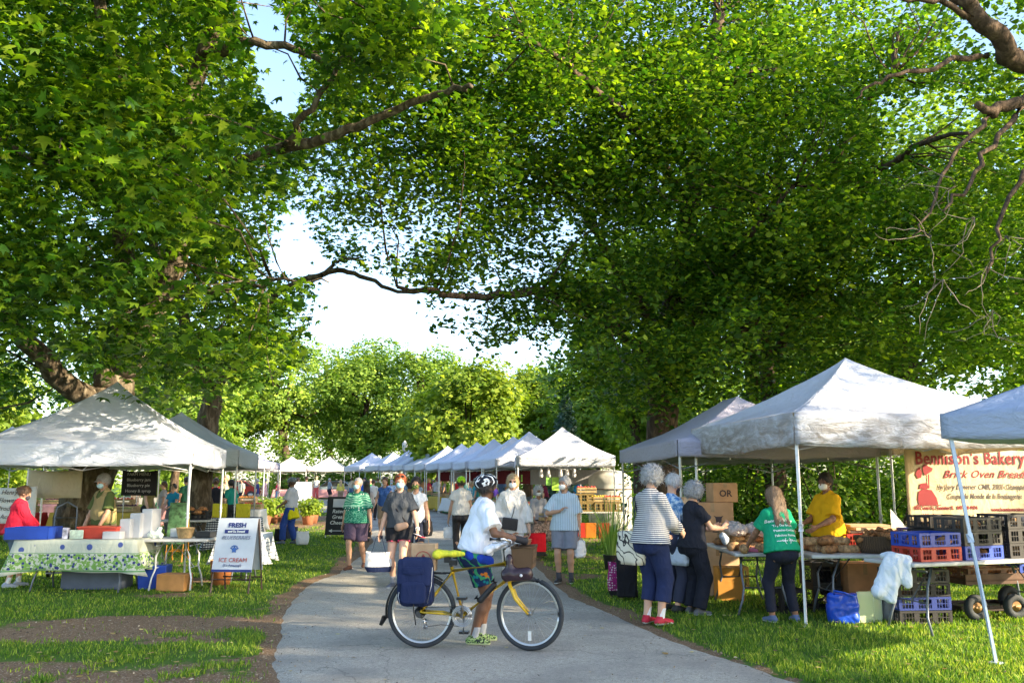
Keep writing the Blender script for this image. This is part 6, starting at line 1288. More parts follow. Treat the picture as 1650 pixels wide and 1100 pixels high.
# ---------------------------------------------------------------- bakery tables
TA = table('white folding table of bagged loaves along the left side of the bakery tent', 3.02, 11.35, R(88), 1.85, .76)
TBk = table('white folding table with a wicker bread basket in front of the seller in yellow', 4.28, 10.55, R(2), 1.75, .70)
TC = table('long white folding table of stacked bakery crates at the right', 5.08, 9.85, R(20), 2.35, .72)
LR = loaf('round', 'round crusty loaf on the white bakery tables', 'crusty round loaves on the bakery tables', M_CRUST, 3); LL_ = loaf('long', 'oval brown loaf on the white bakery tables', 'oval loaves on the bakery tables', M_CRUST2, 5)
first = True; r9 = random.Random(5)
for i in range(26):
    x = r9.uniform(-.85, .85); y = r9.uniform(-.33, .33); z = .742 + (.085 if i > 15 else 0) + (.06 if i > 22 else 0); p = onT(TA, x * (.9 if i > 15 else 1), y * (.75 if i > 15 else 1), z)
    src = LR if i % 2 else LL_
    if i < 2: src.location = p; src.rotation_euler = (0, 0, r9.random() * 6)
    else: put(src, p, r9.random() * 6, r9.uniform(-.2, .2), s=r9.uniform(.85, 1.1))
for i in range(14):
    p = onT(TBk, r9.uniform(-.85, -.3), r9.uniform(-.3, .3), .742 + (.08 if i > 8 else 0)); put(LR if i % 3 else LL_, p, r9.random() * 6, 0, s=r9.uniform(.8, 1.05))
pl = MB(); c_ = tag(MB().box((0, 0, .02), (.30, .2, .04)).build('pink_package', mat('pink_wrap', (.66, .16, .28), .35, .2)), 'flat pink package by the hand of the person in green, nearer the table edge', 'package', 'flat pink packages'); c_.location = onT(TA, -.78, -.2, .744); c_.rotation_euler = (0, 0, .3); bevel(c_, .01)
c2 = c_.copy(); link(c2); c2.location = onT(TA, -.62, .12, .744); c2.rotation_euler = (0, 0, 1.2); c2['label'] = 'flat pink package farther in among the loaves beside the person in green'
for i, (x, y) in enumerate(((-.45, -.15), (.05, -.1), (.45, .1), (-.2, .2))):
    s = Sdf(); s.ell(V3(0, 0, .07), (.15, .12, .085), .02); s.cut((0, 0, .0), (0, 0, -1)); o = sdf_obj('bagged_loaf', s, .014, fabric('clear_bag_film', (.52, .46, .42), rough=.22, wrinkle=1.0), None, .016, (22, 22, 22), i); o.location = onT(TA, x, y, .90); tag(o, 'loaf in a shiny clear bag on top of the bread heap', 'bread', 'bagged loaves on the heap')
b = empty('bread_basket', onT(TBk, .08, -.05, .742), R(5), 'brown wicker basket heaped with baguette ends on the table before the yellow shirted seller', 'basket')
MB().lathe([(.0, .005), (.20, .005), (.235, .08), (.26, .19), (.265, .20), (.25, .195), (.225, .09), (.19, .02), (0, .02)], n=28).build('basket_body', M_WICKD, b); 
for o in b.children: o.scale = (1.25, .85, 1)
BG = loaf('bag', 'baguette standing out of the wicker basket', 'baguettes in the wicker basket', M_CRUST, 8)
for i in range(11):
    p = onT(TBk, .08 + r9.uniform(-.2, .2), -.05 + r9.uniform(-.12, .12), .90 + r9.uniform(0, .05)); o = BG if i == 0 else put(BG, p); o.location = p; o.rotation_euler = (r9.uniform(-.4, .4), r9.uniform(-.5, .1), r9.random() * 6); o.scale = (.55, 1, 1)
def cr(label, t, x, y, z, col, L=.54, W=.40, H=.145, rz=0, **k): return crate(label, onT(t, x, y, .742 + z), t.rotation_euler.z + rz, L, W, H, COLS[col], group=None, **k)
cr('flat red bread crate under the navy blue one at the left of the long table', TC, -.72, -.08, 0, 'red', L=.56); cr('navy blue bread crate on the red crate at the left of the long table', TC, -.72, -.08, .147, 'blue', L=.56)
cr('bright blue crate at the bottom under two grey black crates', TC, -.12, -.08, 0, 'blue'); cr('grey black crate in the middle of the stack of three', TC, -.12, -.08, .147, 'grey'); cr('grey black crate topping the stack with a blue base', TC, -.12, -.08, .294, 'grey')
cr('deep black crate at the bottom of the tall right stack', TC, .55, -.05, 0, 'black', H=.155); cr('deep black crate second in the tall right stack', TC, .55, -.05, .157, 'black', H=.155); cr('deep black crate on top of the tall right stack, below the banner', TC, .55, -.05, .314, 'black', H=.155)
cr('black crate holding a folded sheet of kraft paper, behind the grey crates', TC, -.03, .40, .30, 'black', H=.145); cr('black crate under the one holding kraft paper', TC, -.03, .40, .15, 'black', H=.145); cr('black crate resting on the table behind the grey crates', TC, -.03, .40, 0, 'black', H=.145)
for i in range(3): cr(['pale grey crate at the bottom of the stack at the far right edge', 'pale grey crate in the middle of the stack at the far right edge', 'pale grey crate on top of the stack at the far right edge'][i], TC, 1.02, .15, i * .147, 'lgrey', L=.5)
o = MB().box((0, 0, 0), (.34, .012, .12)).build('kraft_sheet', M_KR); o.location = onT(TC, -.2, .185, 1.12); o.rotation_euler = (0, 0, R(22)); tag(o, 'torn kraft paper sheet at the front of a black crate', 'paper')
cr('blue crate with paper bags lying on top beside the wicker basket', TBk, .70, .08, .137, 'navy', L=.54, W=.42, H=.14); cr('red crate below the blue crate with the paper bags', TBk, .70, .08, 0, 'red', L=.54, W=.42, H=.135)
pb = MB(); 
for i in range(9): pb.box((r9.uniform(-.06, .1), r9.uniform(-.04, .04), i * .009), (.52, .2, .006), rot=r9.uniform(-.25, .25))
o = pb.build('paper_bags', M_KR); o.location = onT(TBk, .72, .06, 1.025); tag(o, 'fanned pile of flat kraft paper bags on the blue crate', 'paper bags')
for i in range(16):
    p = [onT(TC, -.72 + r9.uniform(-.2, .2), -.08 + r9.uniform(-.12, .12), .90), onT(TC, .55 + r9.uniform(-.2, .2), -.05 + r9.uniform(-.12, .1), .775 + .157 * (i % 3)), onT(TC, -.12 + r9.uniform(-.2, .2), -.08, .77 + .147 * (i % 3)), onT(TBk, .70 + r9.uniform(-.15, .15), .0, .90)][i % 4]
    o = put(LL_ if i % 2 else LR, p, r9.random() * 3, s=.8); o['label'] = 'small loaf seen through the side of a bread crate'; o['group'] = 'loaves in the crates'
# folded bread trays behind and a white paper cone
wb = MB(); wb.add([(-.0, 0, 0), (.20, 0, -.04), (-.02, .02, .24), (-.03, 0, .0)], [(0, 1, 2), (0, 2, 3)]); o = wb.build('paper_tray', fabric('white_paper', (.72, .70, .68))); solid(o, .003); o.location = AT(1440, 850, 11.3); tag(o, 'upright piece of white paper left of the banner', 'paper')
TD = table('white folding table behind the long table, holding a long red crate', AT(1415, 858, 11.7).x, 11.7, R(5), 1.3, .6); crate('long red crate of flat cartons behind the bakery tables', onT(TD, -.15, 0, .745), R(5), .8, .5, .16, COLS['red']); o = MB().box((0, 0, .02), (.6, .4, .03)).box((.02, 0, .055), (.55, .42, .03), rot=.1).box((0, .02, .09), (.5, .38, .03), rot=-.1).build('flat_cartons', M_CARD2); o.location = onT(TD, -.15, 0, .91); tag(o, 'pile of pale flat cartons on the long red crate', 'cartons')
# below the tables
g = G(1333, 985); crate('lower black milk crate by the tent pole', (g.x, g.y + .15, .004), R(4), .36, .36, .30, COLS['black'], lattice=True, cat='milk crate'); crate('upper black milk crate by the tent pole, news sheets on top', (g.x - .02, g.y + .14, .306), R(8), .36, .36, .28, COLS['black'], lattice=True, cat='milk crate')
mb = MB(); 
for i in range(6): mb.box((r9.uniform(-.08, .08), r9.uniform(-.06, .06), .004 + i * .012), (.26, .2, .006), rot=Matrix.Rotation(r9.uniform(-.3, .5), 4, 'Y') @ Matrix.Rotation(r9.uniform(0, 3), 4, 'Z'))
o = mb.build('newspapers', mat('newsprint', (.5, .5, .5), .8, .3, scale=30)); o.location = (g.x, g.y + .14, .60); tag(o, 'crumpled newspapers on the upper milk crate', 'paper')
g = G(1384, 985); s = MB(); s.lathe([(0, 0), (.15, 0), (.19, .55), (.195, .56), (.18, .56), (.14, .03), (0, .03)], n=20); o = s.build('waste_bin', mat('bin_liner', (.012, .012, .014), .3, .2, bump=.6, bscale=20)); o.location = (g.x, g.y + .35, .003); tag(o, 'black waste bin under the left end of the long table', 'bin')
g = G(1362, 1005); t = empty('cooler_bag', (g.x, g.y + .05, .003), R(-4), 'royal blue insulated carrier bag standing on the grass by the tent pole', 'bag')
s = Sdf(); s.cap(V3(-.10, 0, .06), V3(.10, 0, .06), .08, None, .05); s.cap(V3(-.11, 0, .28), V3(.11, 0, .28), .065, None, .06); s.cap(V3(-.1, 0, .17), V3(.1, 0, .17), .08, None, .05); s.cut((0, 0, .325), (0, 0, 1)); s.cut((0, 0, 0), (0, 0, -1)); sdf_obj('bag_body', s, .012, mat('shiny_blue_bag', (.01, .06, .46), .28, .15, bump=.5, bscale=14), t, .012, (12, 12, 12), 3); MB().tube([(-.1, -.05, .30), (-.11, -.08, .36), (.0, -.09, .34), (.1, -.08, .30)], .012, 6, flat=.3).build('handle', mat('shiny_blue_bag', (.01, .06, .46)), t); text('CHOBANI', .03, ink('white', (.75, .8, .78)), t, (-.15, -.085, .10), (math.pi / 2, R(-90), 0)) if False else None
g = G(1409, 1005); t = empty('sign_holder', (g.x, g.y + .1, .003), R(10), 'clear acrylic holder with yellow green backing leaning beside the blue bag', 'display stand')
m_ac, n_, l_, b_ = nt('clear_acrylic'); b_.inputs['Base Color'].default_value = (.75, .85, .6, 1); b_.inputs['Roughness'].default_value = .08; b_.inputs['Alpha'].default_value = .38; b_.inputs['Specular IOR Level'].default_value = .8
MB().box((0, 0, .17), (.30, .006, .34)).box((-.02, .12, .15), (.26, .006, .30)).build('clear_sheet', m_ac, t); MB().box((0, .06, .14), (.22, .05, .26)).build('backing', mat('lime_card', (.40, .42, .05), .6), t); mb = MB(); [mb.tube([(x, 0, 0), (x, 0, .34)], .005, 4) for x in (-.15, .15, .05)]; mb.build('edge', M_PIPE, t)
tote('grey canvas bag slumped on the grass right of the clear holder', (lambda g: (g.x, g.y + .08, .34))(G(1446, 1003)), R(15), .26, .25, .16, fabric('grey_canvas', (.16, .16, .17), wrinkle=.9), None, fabric('pale_strap', (.45, .45, .43)), hl=.08, seed=12, straps=2)
g = G(1460, 972); g = Vector((AT(1462, 800, 10.25).x, 9.95, 0)); 
for i, (c, lb) in enumerate((('black', 'flat black base crate under the long table'), ('navy', 'blue crate on the base of the stack under the long table'), ('black', 'black crate third in the stack under the long table'), ('grey', 'grey black crate on top of the stack under the long table'))): crate(lb, (g.x, g.y + .3, .004 + i * .147), R(6), .62, .42, .143, COLS[c])
# cart with wheels carrying crates
CX = AT(1590, 905, 10.6); t = empty('garden_cart', (CX.x, 10.7, 0), R(12), 'flat wooden cart on fat rubber wheels behind the long table', 'cart')
MB().box((.3, 0, .43), (1.7, .75, .05)).box((.3, -.36, .48), (1.7, .03, .08)).build('cart_bed', mat('dark_plank', (.10, .05, .03), .7, .3), t); mb = MB(); mb.tube([(-.42, -.3, .4), (-.42, .3, .4)], .02, 6); mb.tube([(.75, -.3, .4), (.75, .3, .4)], .02, 6); mb.build('axle_frame', M_LEGST, t)
for (x, y) in ((-.42, -.34), (-.42, .34), (.10, -.34), (.62, -.34), (.62, .34), (1.0, -.30)):
    w = empty('wheel', (x, y, .15)); w.parent = t; MB().torus((0, 0, 0), .10, .048, 'Y', 28, 10).build('tyre', M_TYRE, w); MB().tube([(0, -.03, 0), (0, .03, 0)], [.06, .06], 18).tube([(0, -.045, 0), (0, .045, 0)], [.025, .025], 10).build('rim', mat('rusty_rim', (.30, .17, .07), .5, .3), w)
PC = lambda x, y, z: Matrix.Translation(t.location) @ Matrix.Rotation(R(12), 4, 'Z') @ Vector((x, y, z))
crate('vivid blue crate on the cart at the right edge', PC(.55, -.1, .456), R(12), .62, .42, .16, COLS['blue']); crate('green crate on the vivid blue one on the cart', PC(.55, -.1, .618), R(12), .62, .42, .09, COLS['green']); crate('second vivid blue crate on the cart, cut by the picture edge', PC(1.2, -.1, .456), R(12), .6, .42, .16, COLS['blue']); crate('brown tray of bread on the left part of the cart', PC(-.1, -.05, .456), R(12), .7, .5, .12, mat('brown_tray', (.16, .08, .04)))
for i in range(8): o = put(LR, PC(-.38 + i * .08, r9.uniform(-.2, .1), .50), r9.random() * 6, s=.75); o['label'] = 'loaf in the brown tray on the cart'; o['group'] = 'loaves on the cart'
g = G(1585, 985); t = empty('rubber_mat', (g.x, g.y + .1, .02), R(10), 'black plastic tray lying on the grass below the cart', 'tray'); MB().box((0, 0, .02), (.85, .5, .03)).build('tray_base', M_BLACKPL, t); mb = MB(); [mb.box(c, d) for c, d in (((0, -.25, .045), (.87, .02, .06)), ((0, .25, .045), (.87, .02, .06)), ((-.43, 0, .045), (.02, .5, .06)), ((.43, 0, .045), (.02, .5, .06)))]; mb.build('tray_rim', mat('dark_brown_rim', (.05, .03, .025)), t)
# white jacket over the table corner
s = Sdf(); fr = np.eye(3); s.cap(V3(0, 0, 0), V3(.02, .02, -.02), .10, None, .05, fr=fr, sc=(1.2, 1.2, .35)); s.cap(V3(-.10, -.1, -.06), V3(-.22, -.14, -.34), .055, .075, .05); s.cap(V3(-.02, -.13, -.06), V3(-.12, -.16, -.40), .06, .06, .05); s.cap(V3(-.0, -.1, -.02), V3(.12, -.10, -.02), .05, .04, .04); s.cap(V3(.08, -.14, -.06), V3(.06, -.17, -.26), .045, .05, .04); s.cap(V3(-.06, -.12, -.04), V3(-.10, -.14, -.22), .08, .09, .05, fr=fr, sc=(1, .5, 1))
o = sdf_obj('jacket', s, .012, fabric('pale_blue_denim_jacket', (.62, .68, .76), wrinkle=1.0), None, .016, (10, 10, 8), 6); o.location = onT(TC, -1.22, -.12, .80); tag(o, 'pale blue jacket flung over the left corner of the long table', 'jacket')
# cardboard boxes
def box_(label, p, rz, d, m=M_CARD, logo=False, txt=None):
    t = empty('cardboard_box', p, rz, label, 'box'); o = MB().box((0, 0, d[2] / 2), d).build('carton', m, t); bevel(o, .006); mb = MB(); mb.box((0, 0, d[2] + .001), (d[0] * 1.0, .05, .002)); mb.box((0, -d[1] / 2 - .001, d[2] * .88), (.05, .002, d[2] * .22)); mb.build('packing_tape', mat('packing_tape', (.40, .25, .13), .25), t)
    if logo:
        q = MB(); x, z, y = .08, d[2] * .5, -d[1] / 2 - .003
        q.add([(x - .07, y, z - .02), (x + .07, y, z - .02), (x + .05, y, z - .10), (x - .05, y, z - .10)], [(0, 1, 2, 3)]); q.add([(x - .035, y, z + .0), (x + .035, y, z), (x + .045, y, z + .07), (x + .07, y, z + .10), (x + .03, y, z + .085), (x - .03, y, z + .085), (x - .07, y, z + .10), (x - .045, y, z + .07)], [tuple(range(8))]); q.add([(x - .09, y, z - .13), (x + .09, y, z - .13), (x + .09, y, z - .115), (x - .09, y, z - .115)], [(0, 1, 2, 3)]); q.build('printed_emblem', ink('dark', (.05, .03, .03)), t)
    if txt: text(txt, .13, ink('dark', (.05, .03, .03)), t, (0, -d[1] / 2 - .003, .08), bold=.003)
    return t
Yb = 12.7
p = AT(1150, 905, Yb); box_('large carton printed with a small dark dog like emblem', (AT(1147, 900, Yb).x, Yb, .72), R(-4), (.58, .45, .56), logo=True); box_('carton under the large printed carton', (AT(1150, 900, Yb).x, Yb, .003), R(2), (.60, .46, .71), M_CARD2); box_('carton with dark letters on top of the printed one', (AT(1163, 800, Yb).x, Yb, 1.283), R(6), (.36, .32, .27), txt='OR'); box_('orange brown carton standing left of the printed carton', (AT(1098, 800, Yb).x, Yb + .1, .60), R(-3), (.50, .42, .55), M_CARD); box_('carton on top of the orange brown one', (AT(1096, 800, Yb).x, Yb + .12, 1.153), R(4), (.46, .40, .20), M_CARD2); box_('lowest carton beside the concrete block', (AT(1096, 800, Yb).x, Yb + .1, .003), R(0), (.55, .45, .59), M_CARD)
g = G(1190, 950); crate('olive wooden slatted crate under the bread table', (g.x, g.y + .35, .004), R(88), .55, .38, .32, COLS['wood'], mesh_n=18, hole=False); box_('orange cardboard box under the far end of the bread table', (2.95, 12.2, .003), R(85), (.40, .35, .42), mat('orange_card', (.62, .28, .05), .8))
box_('kraft carton on the grass under the middle bakery table', (4.3, 11.1, .003), R(5), (.45, .35, .58), mat('tan_card', (.50, .25, .12), .8)); crate('black milk crate under the bread table, tilted back', (3.35, 11.0, .004), R(15), .36, .36, .28, COLS['black'], lattice=True, cat='milk crate')
t = empty('concrete_block', (AT(1104, 900, 12.0).x, 12.0, .003), R(8), 'grey concrete block standing on end behind the person in black', 'concrete block'); mb = MB(); m_c = mat('concrete', (.36, .34, .31), .95, .15, bump=.6, bscale=60)
for z in (.015, .20, .385): mb.box((0, 0, z), (.20, .19, .03))
for x in (-.085, .085): mb.box((x, 0, .20), (.03, .188, .398))
mb.build('block', m_c, t)
# ---------------------------------------------------------------- bakery banner
def banner():
    Y = 12.25; a = AT(1456, 724, Y); b = AT(1469, 841, Y); x0, x1 = a.x, a.x + 1.86; z1, z0 = a.z, b.z; W = x1 - x0; H = z1 - z0
    t = empty('banner', (x0, Y, z0), R(4), 'cream bakery banner with dark red lettering hung at the back of the bread stall', 'banner')
    m = fabric('cream_banner_vinyl', (.54, .44, .28), wrinkle=.3, rough=.6)
    c = MB(); c.grid(lambda u, v: (u * W, .006 * math.sin(u * 9) * math.sin(v * 3), v * H + .012 * math.sin(u * 12) * v), 30, 8); o = c.build('banner_cloth', m, t); solid(o, .003)
    RD = ink('banner_red', (.22, .006, .012)); GY = ink('banner_grey', (.09, .07, .065)); y = -.0095; rr = (math.pi / 2, 0, 0)
    text("Bennison's Bakery", .250, RD, t, (W * .51, y, H * .80), rr, bold=.0045, sx=.82, space=1.06); text('Brick Oven Breads', .150, RD, t, (W * .62, y, H * .61), rr, shear=.45, bold=.0015, sx=1.02, space=1.05)
    text('by Jory Downer CMB, 2005 Champion', .105, GY, t, (W * .60, y, H * .45), rr, shear=.3, sx=.80, bold=.0012); text('Coupe du Monde de la Boulangerie', .105, GY, t, (W * .60, y, H * .32), rr, shear=.3, sx=.72, bold=.0012)
    text('1000 Davis St., Evanston IL   847-328-9434', .068, RD, t, (W * .29, y, H * .175), rr, bold=.002, sx=.78); text('www.bennisonscakes.com', .068, RD, t, (W * .80, y, H * .15), rr, bold=.002, sx=.80); text('We Accept', .078, RD, t, (W * .20, y, H * .06), rr, bold=.002, sx=.9)
    for i, (u, cc) in enumerate(((.37, (.25, .38, .45)), (.53, (.70, .62, .40)), (.72, (.62, .22, .04)), (.90, (.05, .04, .25)))):
        q = MB(); q.box((W * u, y, H * .075), (.10, .004, .06)); q.build('card_emblem', ink('card%d' % i, cc), t)
    text('VISA', .035, ink('white', (.75, .8, .78)), t, (W * .90, y - .004, H * .062), rr, bold=.001)
    q = MB(); X, Z = W * .075, H * .24      # red figure: a seated baker with a loaf on a peel
    def poly(P, m=0): q.mat(m).add([(X + x * H, y, Z + z * H) for x, z in P], [tuple(range(len(P)))])
    poly([(.02, 0), (.30, 0), (.28, .10), (.22, .20), (.10, .22), (.03, .18), (.01, .08)]); poly([(.04, .22), (.18, .22), (.16, .30), (.06, .29)]); poly([(.0, .42), (.03, .36), (.08, .37), (.10, .44), (.07, .52), (.04, .50), (.02, .46)]); poly([(.14, .40), (.24, .46), (.26, .50), (.14, .56), (.11, .52), (.12, .44)]); poly([(.17, .22), (.19, .22), (.20, .42), (.18, .42)]); poly([(-.02, -.012), (.34, -.012), (.34, -.002), (-.02, -.002)])
    q.build('printed_figure', ink('banner_red', (.30, .012, .025)), t)
banner()
# ---------------------------------------------------------------- right front: trolley, bags, ornamental grass
g = G(1066, 978); t = empty('shopping_trolley', (g.x, g.y + .05, .003), R(-20), 'wire shopping trolley with a white checked liner beside the striped top', 'trolley')
P_CHK = pat('window_check_cloth', lambda n, l, co: mixc(n, l, ramp_n(n, l, wave(n, l, co, 5.5), [(.90, 0.), (.93, 1.)]), mixc(n, l, ramp_n(n, l, wave(n, l, co, 5.5, 'X'), [(.90, 0.), (.93, 1.)]), (.68, .70, .70), (.06, .09, .14)), (.06, .09, .14)), .9, .3)
o = MB().box((0, 0, .42), (.30, .26, .62), taper=.85).build('liner_bag', P_CHK, t); bevel(o, .03, 3); mb = MB()
for x in (-.16, .16): mb.tube([(x, .14, .08), (x, .15, .80), (x * .8, .22, 1.0)], .009, 6)
mb.tube([(-.13, .22, 1.0), (.13, .22, 1.0)], .012, 6); 
for z in (.12, .4, .7): mb.tube([(-.16, .14, z), (-.16, -.14, z), (.16, -.14, z), (.16, .14, z)], .004, 4)
mb.build('wire_frame', M_BLACKPL, t)
for x in (-.19, .19): MB().torus((x, .12, .09), .075, .016, 'X', 22, 6).cyl((x - .01, .12, .09), (x + .01, .12, .09), .05, 12).build('wheel', M_BLACKPL, t)
tote('grey chevron patterned bag on the trolley behind the striped top', wpt(s8, T(0, 0, 0)) if False else (g.x - .30, g.y + .18, .98), R(-20), .30, .34, .14, pat('chevron_cloth', lambda n, l, co: ramp_n(n, l, wave(n, l, co, 12, 'Z', 0, 'SIN'), [(.45, (.20, .22, .26)), (.55, (.58, .60, .60))]), .9, .4), None, fabric('grey_strap', (.4, .4, .4)), hl=.10, seed=14)
g = G(1012, 966); t = empty('shopping_cart_bag', (g.x, g.y + .06, .003), R(-10), 'upright black shopping bag on wheels left of the striped top', 'bag'); o = MB().box((0, 0, .30), (.28, .24, .54), taper=.92).build('bag_body', fabric('black_nylon', (.014, .014, .018), wrinkle=.8), t); bevel(o, .03, 3); MB().tube([(-.1, .12, .5), (-.1, .15, .92), (.1, .15, .92), (.1, .12, .5)], .008, 6).build('handle', M_BLACKPL, t); [MB().torus((x, .1, .055), .045, .012, 'X', 16, 6).build('wheel', M_BLACKPL, t) for x in (-.13, .13)]
tote('tall bag with a magenta and white woven pattern standing on the lawn edge', (lambda g: (g.x, g.y + .1, .52))(G(996, 962)), R(-10), .24, .44, .14, pat('magenta_pattern', lambda n, l, co: ramp_n(n, l, vor(n, l, co, 30, 0, 'F1', .4), [(.25, (.62, .50, .52)), (.4, (.22, .015, .10)), (.7, (.30, .02, .14))]), .9, .3), M_BLACKPL, fabric('dark_pink', (.2, .02, .1)), hl=.06, seed=15, bh=.15)
def ograss():
    rg = np.random.default_rng(6); g = AT(985, 900, 16.2); t = empty('ornamental_grass', (g.x, 16.2, 0), 0, 'tall arching ornamental grass by the pole of the lavender tent', 'plant'); V = []; F = []
    for i in range(150):
        a = rg.uniform(0, 6.28); L = rg.uniform(.8, 1.7); sp = rg.uniform(.15, .75); w = .011; b = len(V); s_, c_ = math.sin(a), math.cos(a)
        for k in range(7):
            q = k / 6; r_ = .06 + sp * q ** 1.6 * L * .7; z = L * (q - .35 * sp * q ** 3 * 1.3); ww = w * (1 - q * .85); V += [(r_ * c_ - s_ * ww, r_ * s_ + c_ * ww, z), (r_ * c_ + s_ * ww, r_ * s_ - c_ * ww, z)]
        F += [(b + 2 * k, b + 2 * k + 1, b + 2 * k + 3, b + 2 * k + 2) for k in range(6)]
    o = MB().add(V, F, True).build('blades', leaf_mat('pale_grass_blade', (.12, .22, .05), (.24, .36, .10), (.42, .5, .2), .35), t)
    MB().lathe([(0, 0), (.11, 0), (.15, .26), (.16, .27), (.14, .27), (0, .22)], n=18).build('pot', mat('black_nursery_pot', (.03, .03, .03)), t)
ograss()
# ================================================================== LEFT STALL
LT = table('white folding table under the blueberry tablecloth', -6.26, 13.15, R(-2), 1.75, .74)
def berry(n, l, co):
    s = n.new('ShaderNodeSeparateXYZ'); l.new(co, s.inputs[0])
    def band(lo, hi):
        mr = ramp_n(n, l, s.outputs[2], [(0, 0.), (lo, 1.), (hi, 0.)], 'CONSTANT'); return mr
    base = (.46, .48, .40); leaf = ramp_n(n, l, noise_n(n, l, 20, 3, co), [(.47, 0.), (.50, 1.)]); ber = ramp_n(n, l, vor(n, l, co, 15, 0, 'F1', .8), [(.30, 1.), (.34, 0.)])
    inner = mixc(n, l, ber, mixc(n, l, leaf, base, (.16, .30, .07)), (.03, .04, .16)); c = mixc(n, l, band(.33, .55), base, inner); sp = ramp_n(n, l, vor(n, l, co, 5.0, 0, 'F1', .5), [(.20, 1.), (.24, 0.)]); c2 = mixc(n, l, sp, base, (.06, .09, .28))
    c = mixc(n, l, band(.58, .73), c, c2); ln = ramp_n(n, l, s.outputs[2], [(0, 0.), (.305, 1.), (.325, 0.), (.555, 1.), (.565, 0.)], 'CONSTANT'); return mixc(n, l, ln, c, (.12, .28, .10))
tablecloth('cream tablecloth printed with blueberries and green leaves hanging down its front', LT, 1.75, .74, .742, .44, pat('berry_print', berry, .85, .35), 2)
def solidbox(name, label, p, rz, d, m, cat='box', taper=1.0, lid=None, bev=.01):
    t = empty(name, p, rz, label, cat); o = MB().box((0, 0, d[2] / 2), d, taper=taper).build('box_body', m, t); bevel(o, bev)
    if lid is not None: o = MB().box((0, 0, d[2] + .012), (d[0] * 1.04, d[1] * 1.05, .024)).build('lid', lid, t); bevel(o, .006)
    return t
crate('bright blue plastic crate held on the left end of the berry table', onT(LT, -.72, -.20, .750), R(2), .62, .42, .17, COLS['blue'], solidw=True)
solidbox('storage_tub', 'red plastic tub with lid on the middle of the berry table', onT(LT, .22, -.02, .750), R(-2), (.58, .38, .15), mat('red_tub', (.45, .05, .03), .4), 'tub', .92, mat('red_tub_lid', (.52, .07, .04), .4)); solidbox('white_carton', 'low white carton in front of the red tub', onT(LT, .48, -.22, .750), R(0), (.26, .16, .11), COLS['white']); solidbox('label_card', 'white and green card leaning on the red tub', onT(LT, -.06, -.24, .750), R(0), (.20, .02, .13), mat('green_white_card', (.52, .62, .50), .6, .4, scale=9), 'sign'); solidbox('small_carton', 'small white and violet carton beside the red tub', onT(LT, -.24, -.2, .750), R(8), (.08, .08, .16), mat('violet_white', (.5, .5, .62), .6, .5, scale=12))
for i, (x, h) in enumerate(((.70, .28), (.80, .36), (.93, .42))): solidbox('tall_white_box', ['lowest white upright box at the right end of the berry table', 'middle white upright box at the right end of the berry table', 'tallest white upright box at the end of the berry table'][i], onT(LT, x - .12, .05 + .1 * i, .750), R(-3), (.16, .30, h), COLS['white'])
T2 = table('bare white folding table with white legs behind the tent pole', -5.0, 13.35, R(3), 1.05, .70, lm=M_PIPE); 
t = empty('peck_basket', onT(T2, .12, -.10, .745), 0, 'round wooden slat basket on the bare white table', 'basket'); MB().lathe([(0, 0), (.10, 0), (.135, .15), (.14, .15), (.125, .145), (.09, .01), (0, .01)], n=20).build('basket_body', mat('basket_veneer', (.52, .36, .18), .7, .25, scale=20), t)
s = Sdf(); s.cap(V3(-.06, 0, .05), V3(.06, 0, .04), .06, .05, .03); s.cap(V3(.02, 0, .08), V3(.05, 0, .13), .04, .03, .03); o = sdf_obj('plastic_bag', s, .011, fabric('pale_green_bag', (.60, .66, .60), rough=.3, wrinkle=.9), None, .016, (18, 18, 18), 1); o.location = onT(T2, -.30, -.12, .745); tag(o, 'crumpled pale plastic bag on the bare white table', 'bag')
solidbox('clear_tub', 'clear plastic tub behind the wooden basket', onT(T2, -.05, .15, .745), 0, (.22, .16, .13), mat('cloudy_plastic', (.5, .54, .55), .2), 'tub'); solidbox('teal_box', 'small teal box at the left of the bare table', onT(T2, -.42, .15, .745), 0, (.18, .14, .14), COLS['teal'])
solidbox('dark_tray', 'dark tray of punnets at the right end of the bare table', onT(T2, .38, .05, .745), 0, (.22, .3, .09), M_BLACKPL, 'tray')
solidbox('blue_bin', 'dark blue bin under the bare white table', (-5.35, 13.4, .003), R(5), (.42, .34, .34), COLS['blue'], 'bin', .88); solidbox('wooden_box', 'orange brown wooden box on the ground under the bare table', (-4.95, 13.15, .003), R(-4), (.42, .3, .24), mat('orange_wood', (.42, .20, .06), .7), 'box')
t = empty('bucket', (-4.52, 13.9, .003), 0, 'terracotta coloured plastic bucket behind the sandwich board', 'bucket'); MB().lathe([(0, 0), (.14, 0), (.17, .36), (.178, .37), (.165, .37), (.13, .02), (0, .02)], n=22).build('bucket_body', mat('terracotta_plastic', (.48, .17, .06), .5), t); MB().tube([(-.17, 0, .34), (-.12, -.1, .22), (0, -.16, .2), (.12, -.1, .22), (.17, 0, .34)], .004, 5).build('handle', M_STEEL, t)
T3 = table('small table under a pale blue checked cloth beside the sandwich board', -4.35, 14.5, R(0), .7, .6); tablecloth('white cloth with fine blue check on the small table', T3, .7, .6, .742, .42, P_CHK, 5)
solidbox('punnet_tray', 'tray of clear punnets on the checked cloth', onT(T3, 0, 0, .750), 0, (.4, .3, .1), mat('cloudy_plastic', (.5, .54, .55)), 'tray')
solidbox('grey_bin', 'grey storage bin under the berry table', (-6.2, 13.4, .003), 0, (.9, .4, .28), mat('slate_bin', (.09, .11, .16), .5), 'bin')
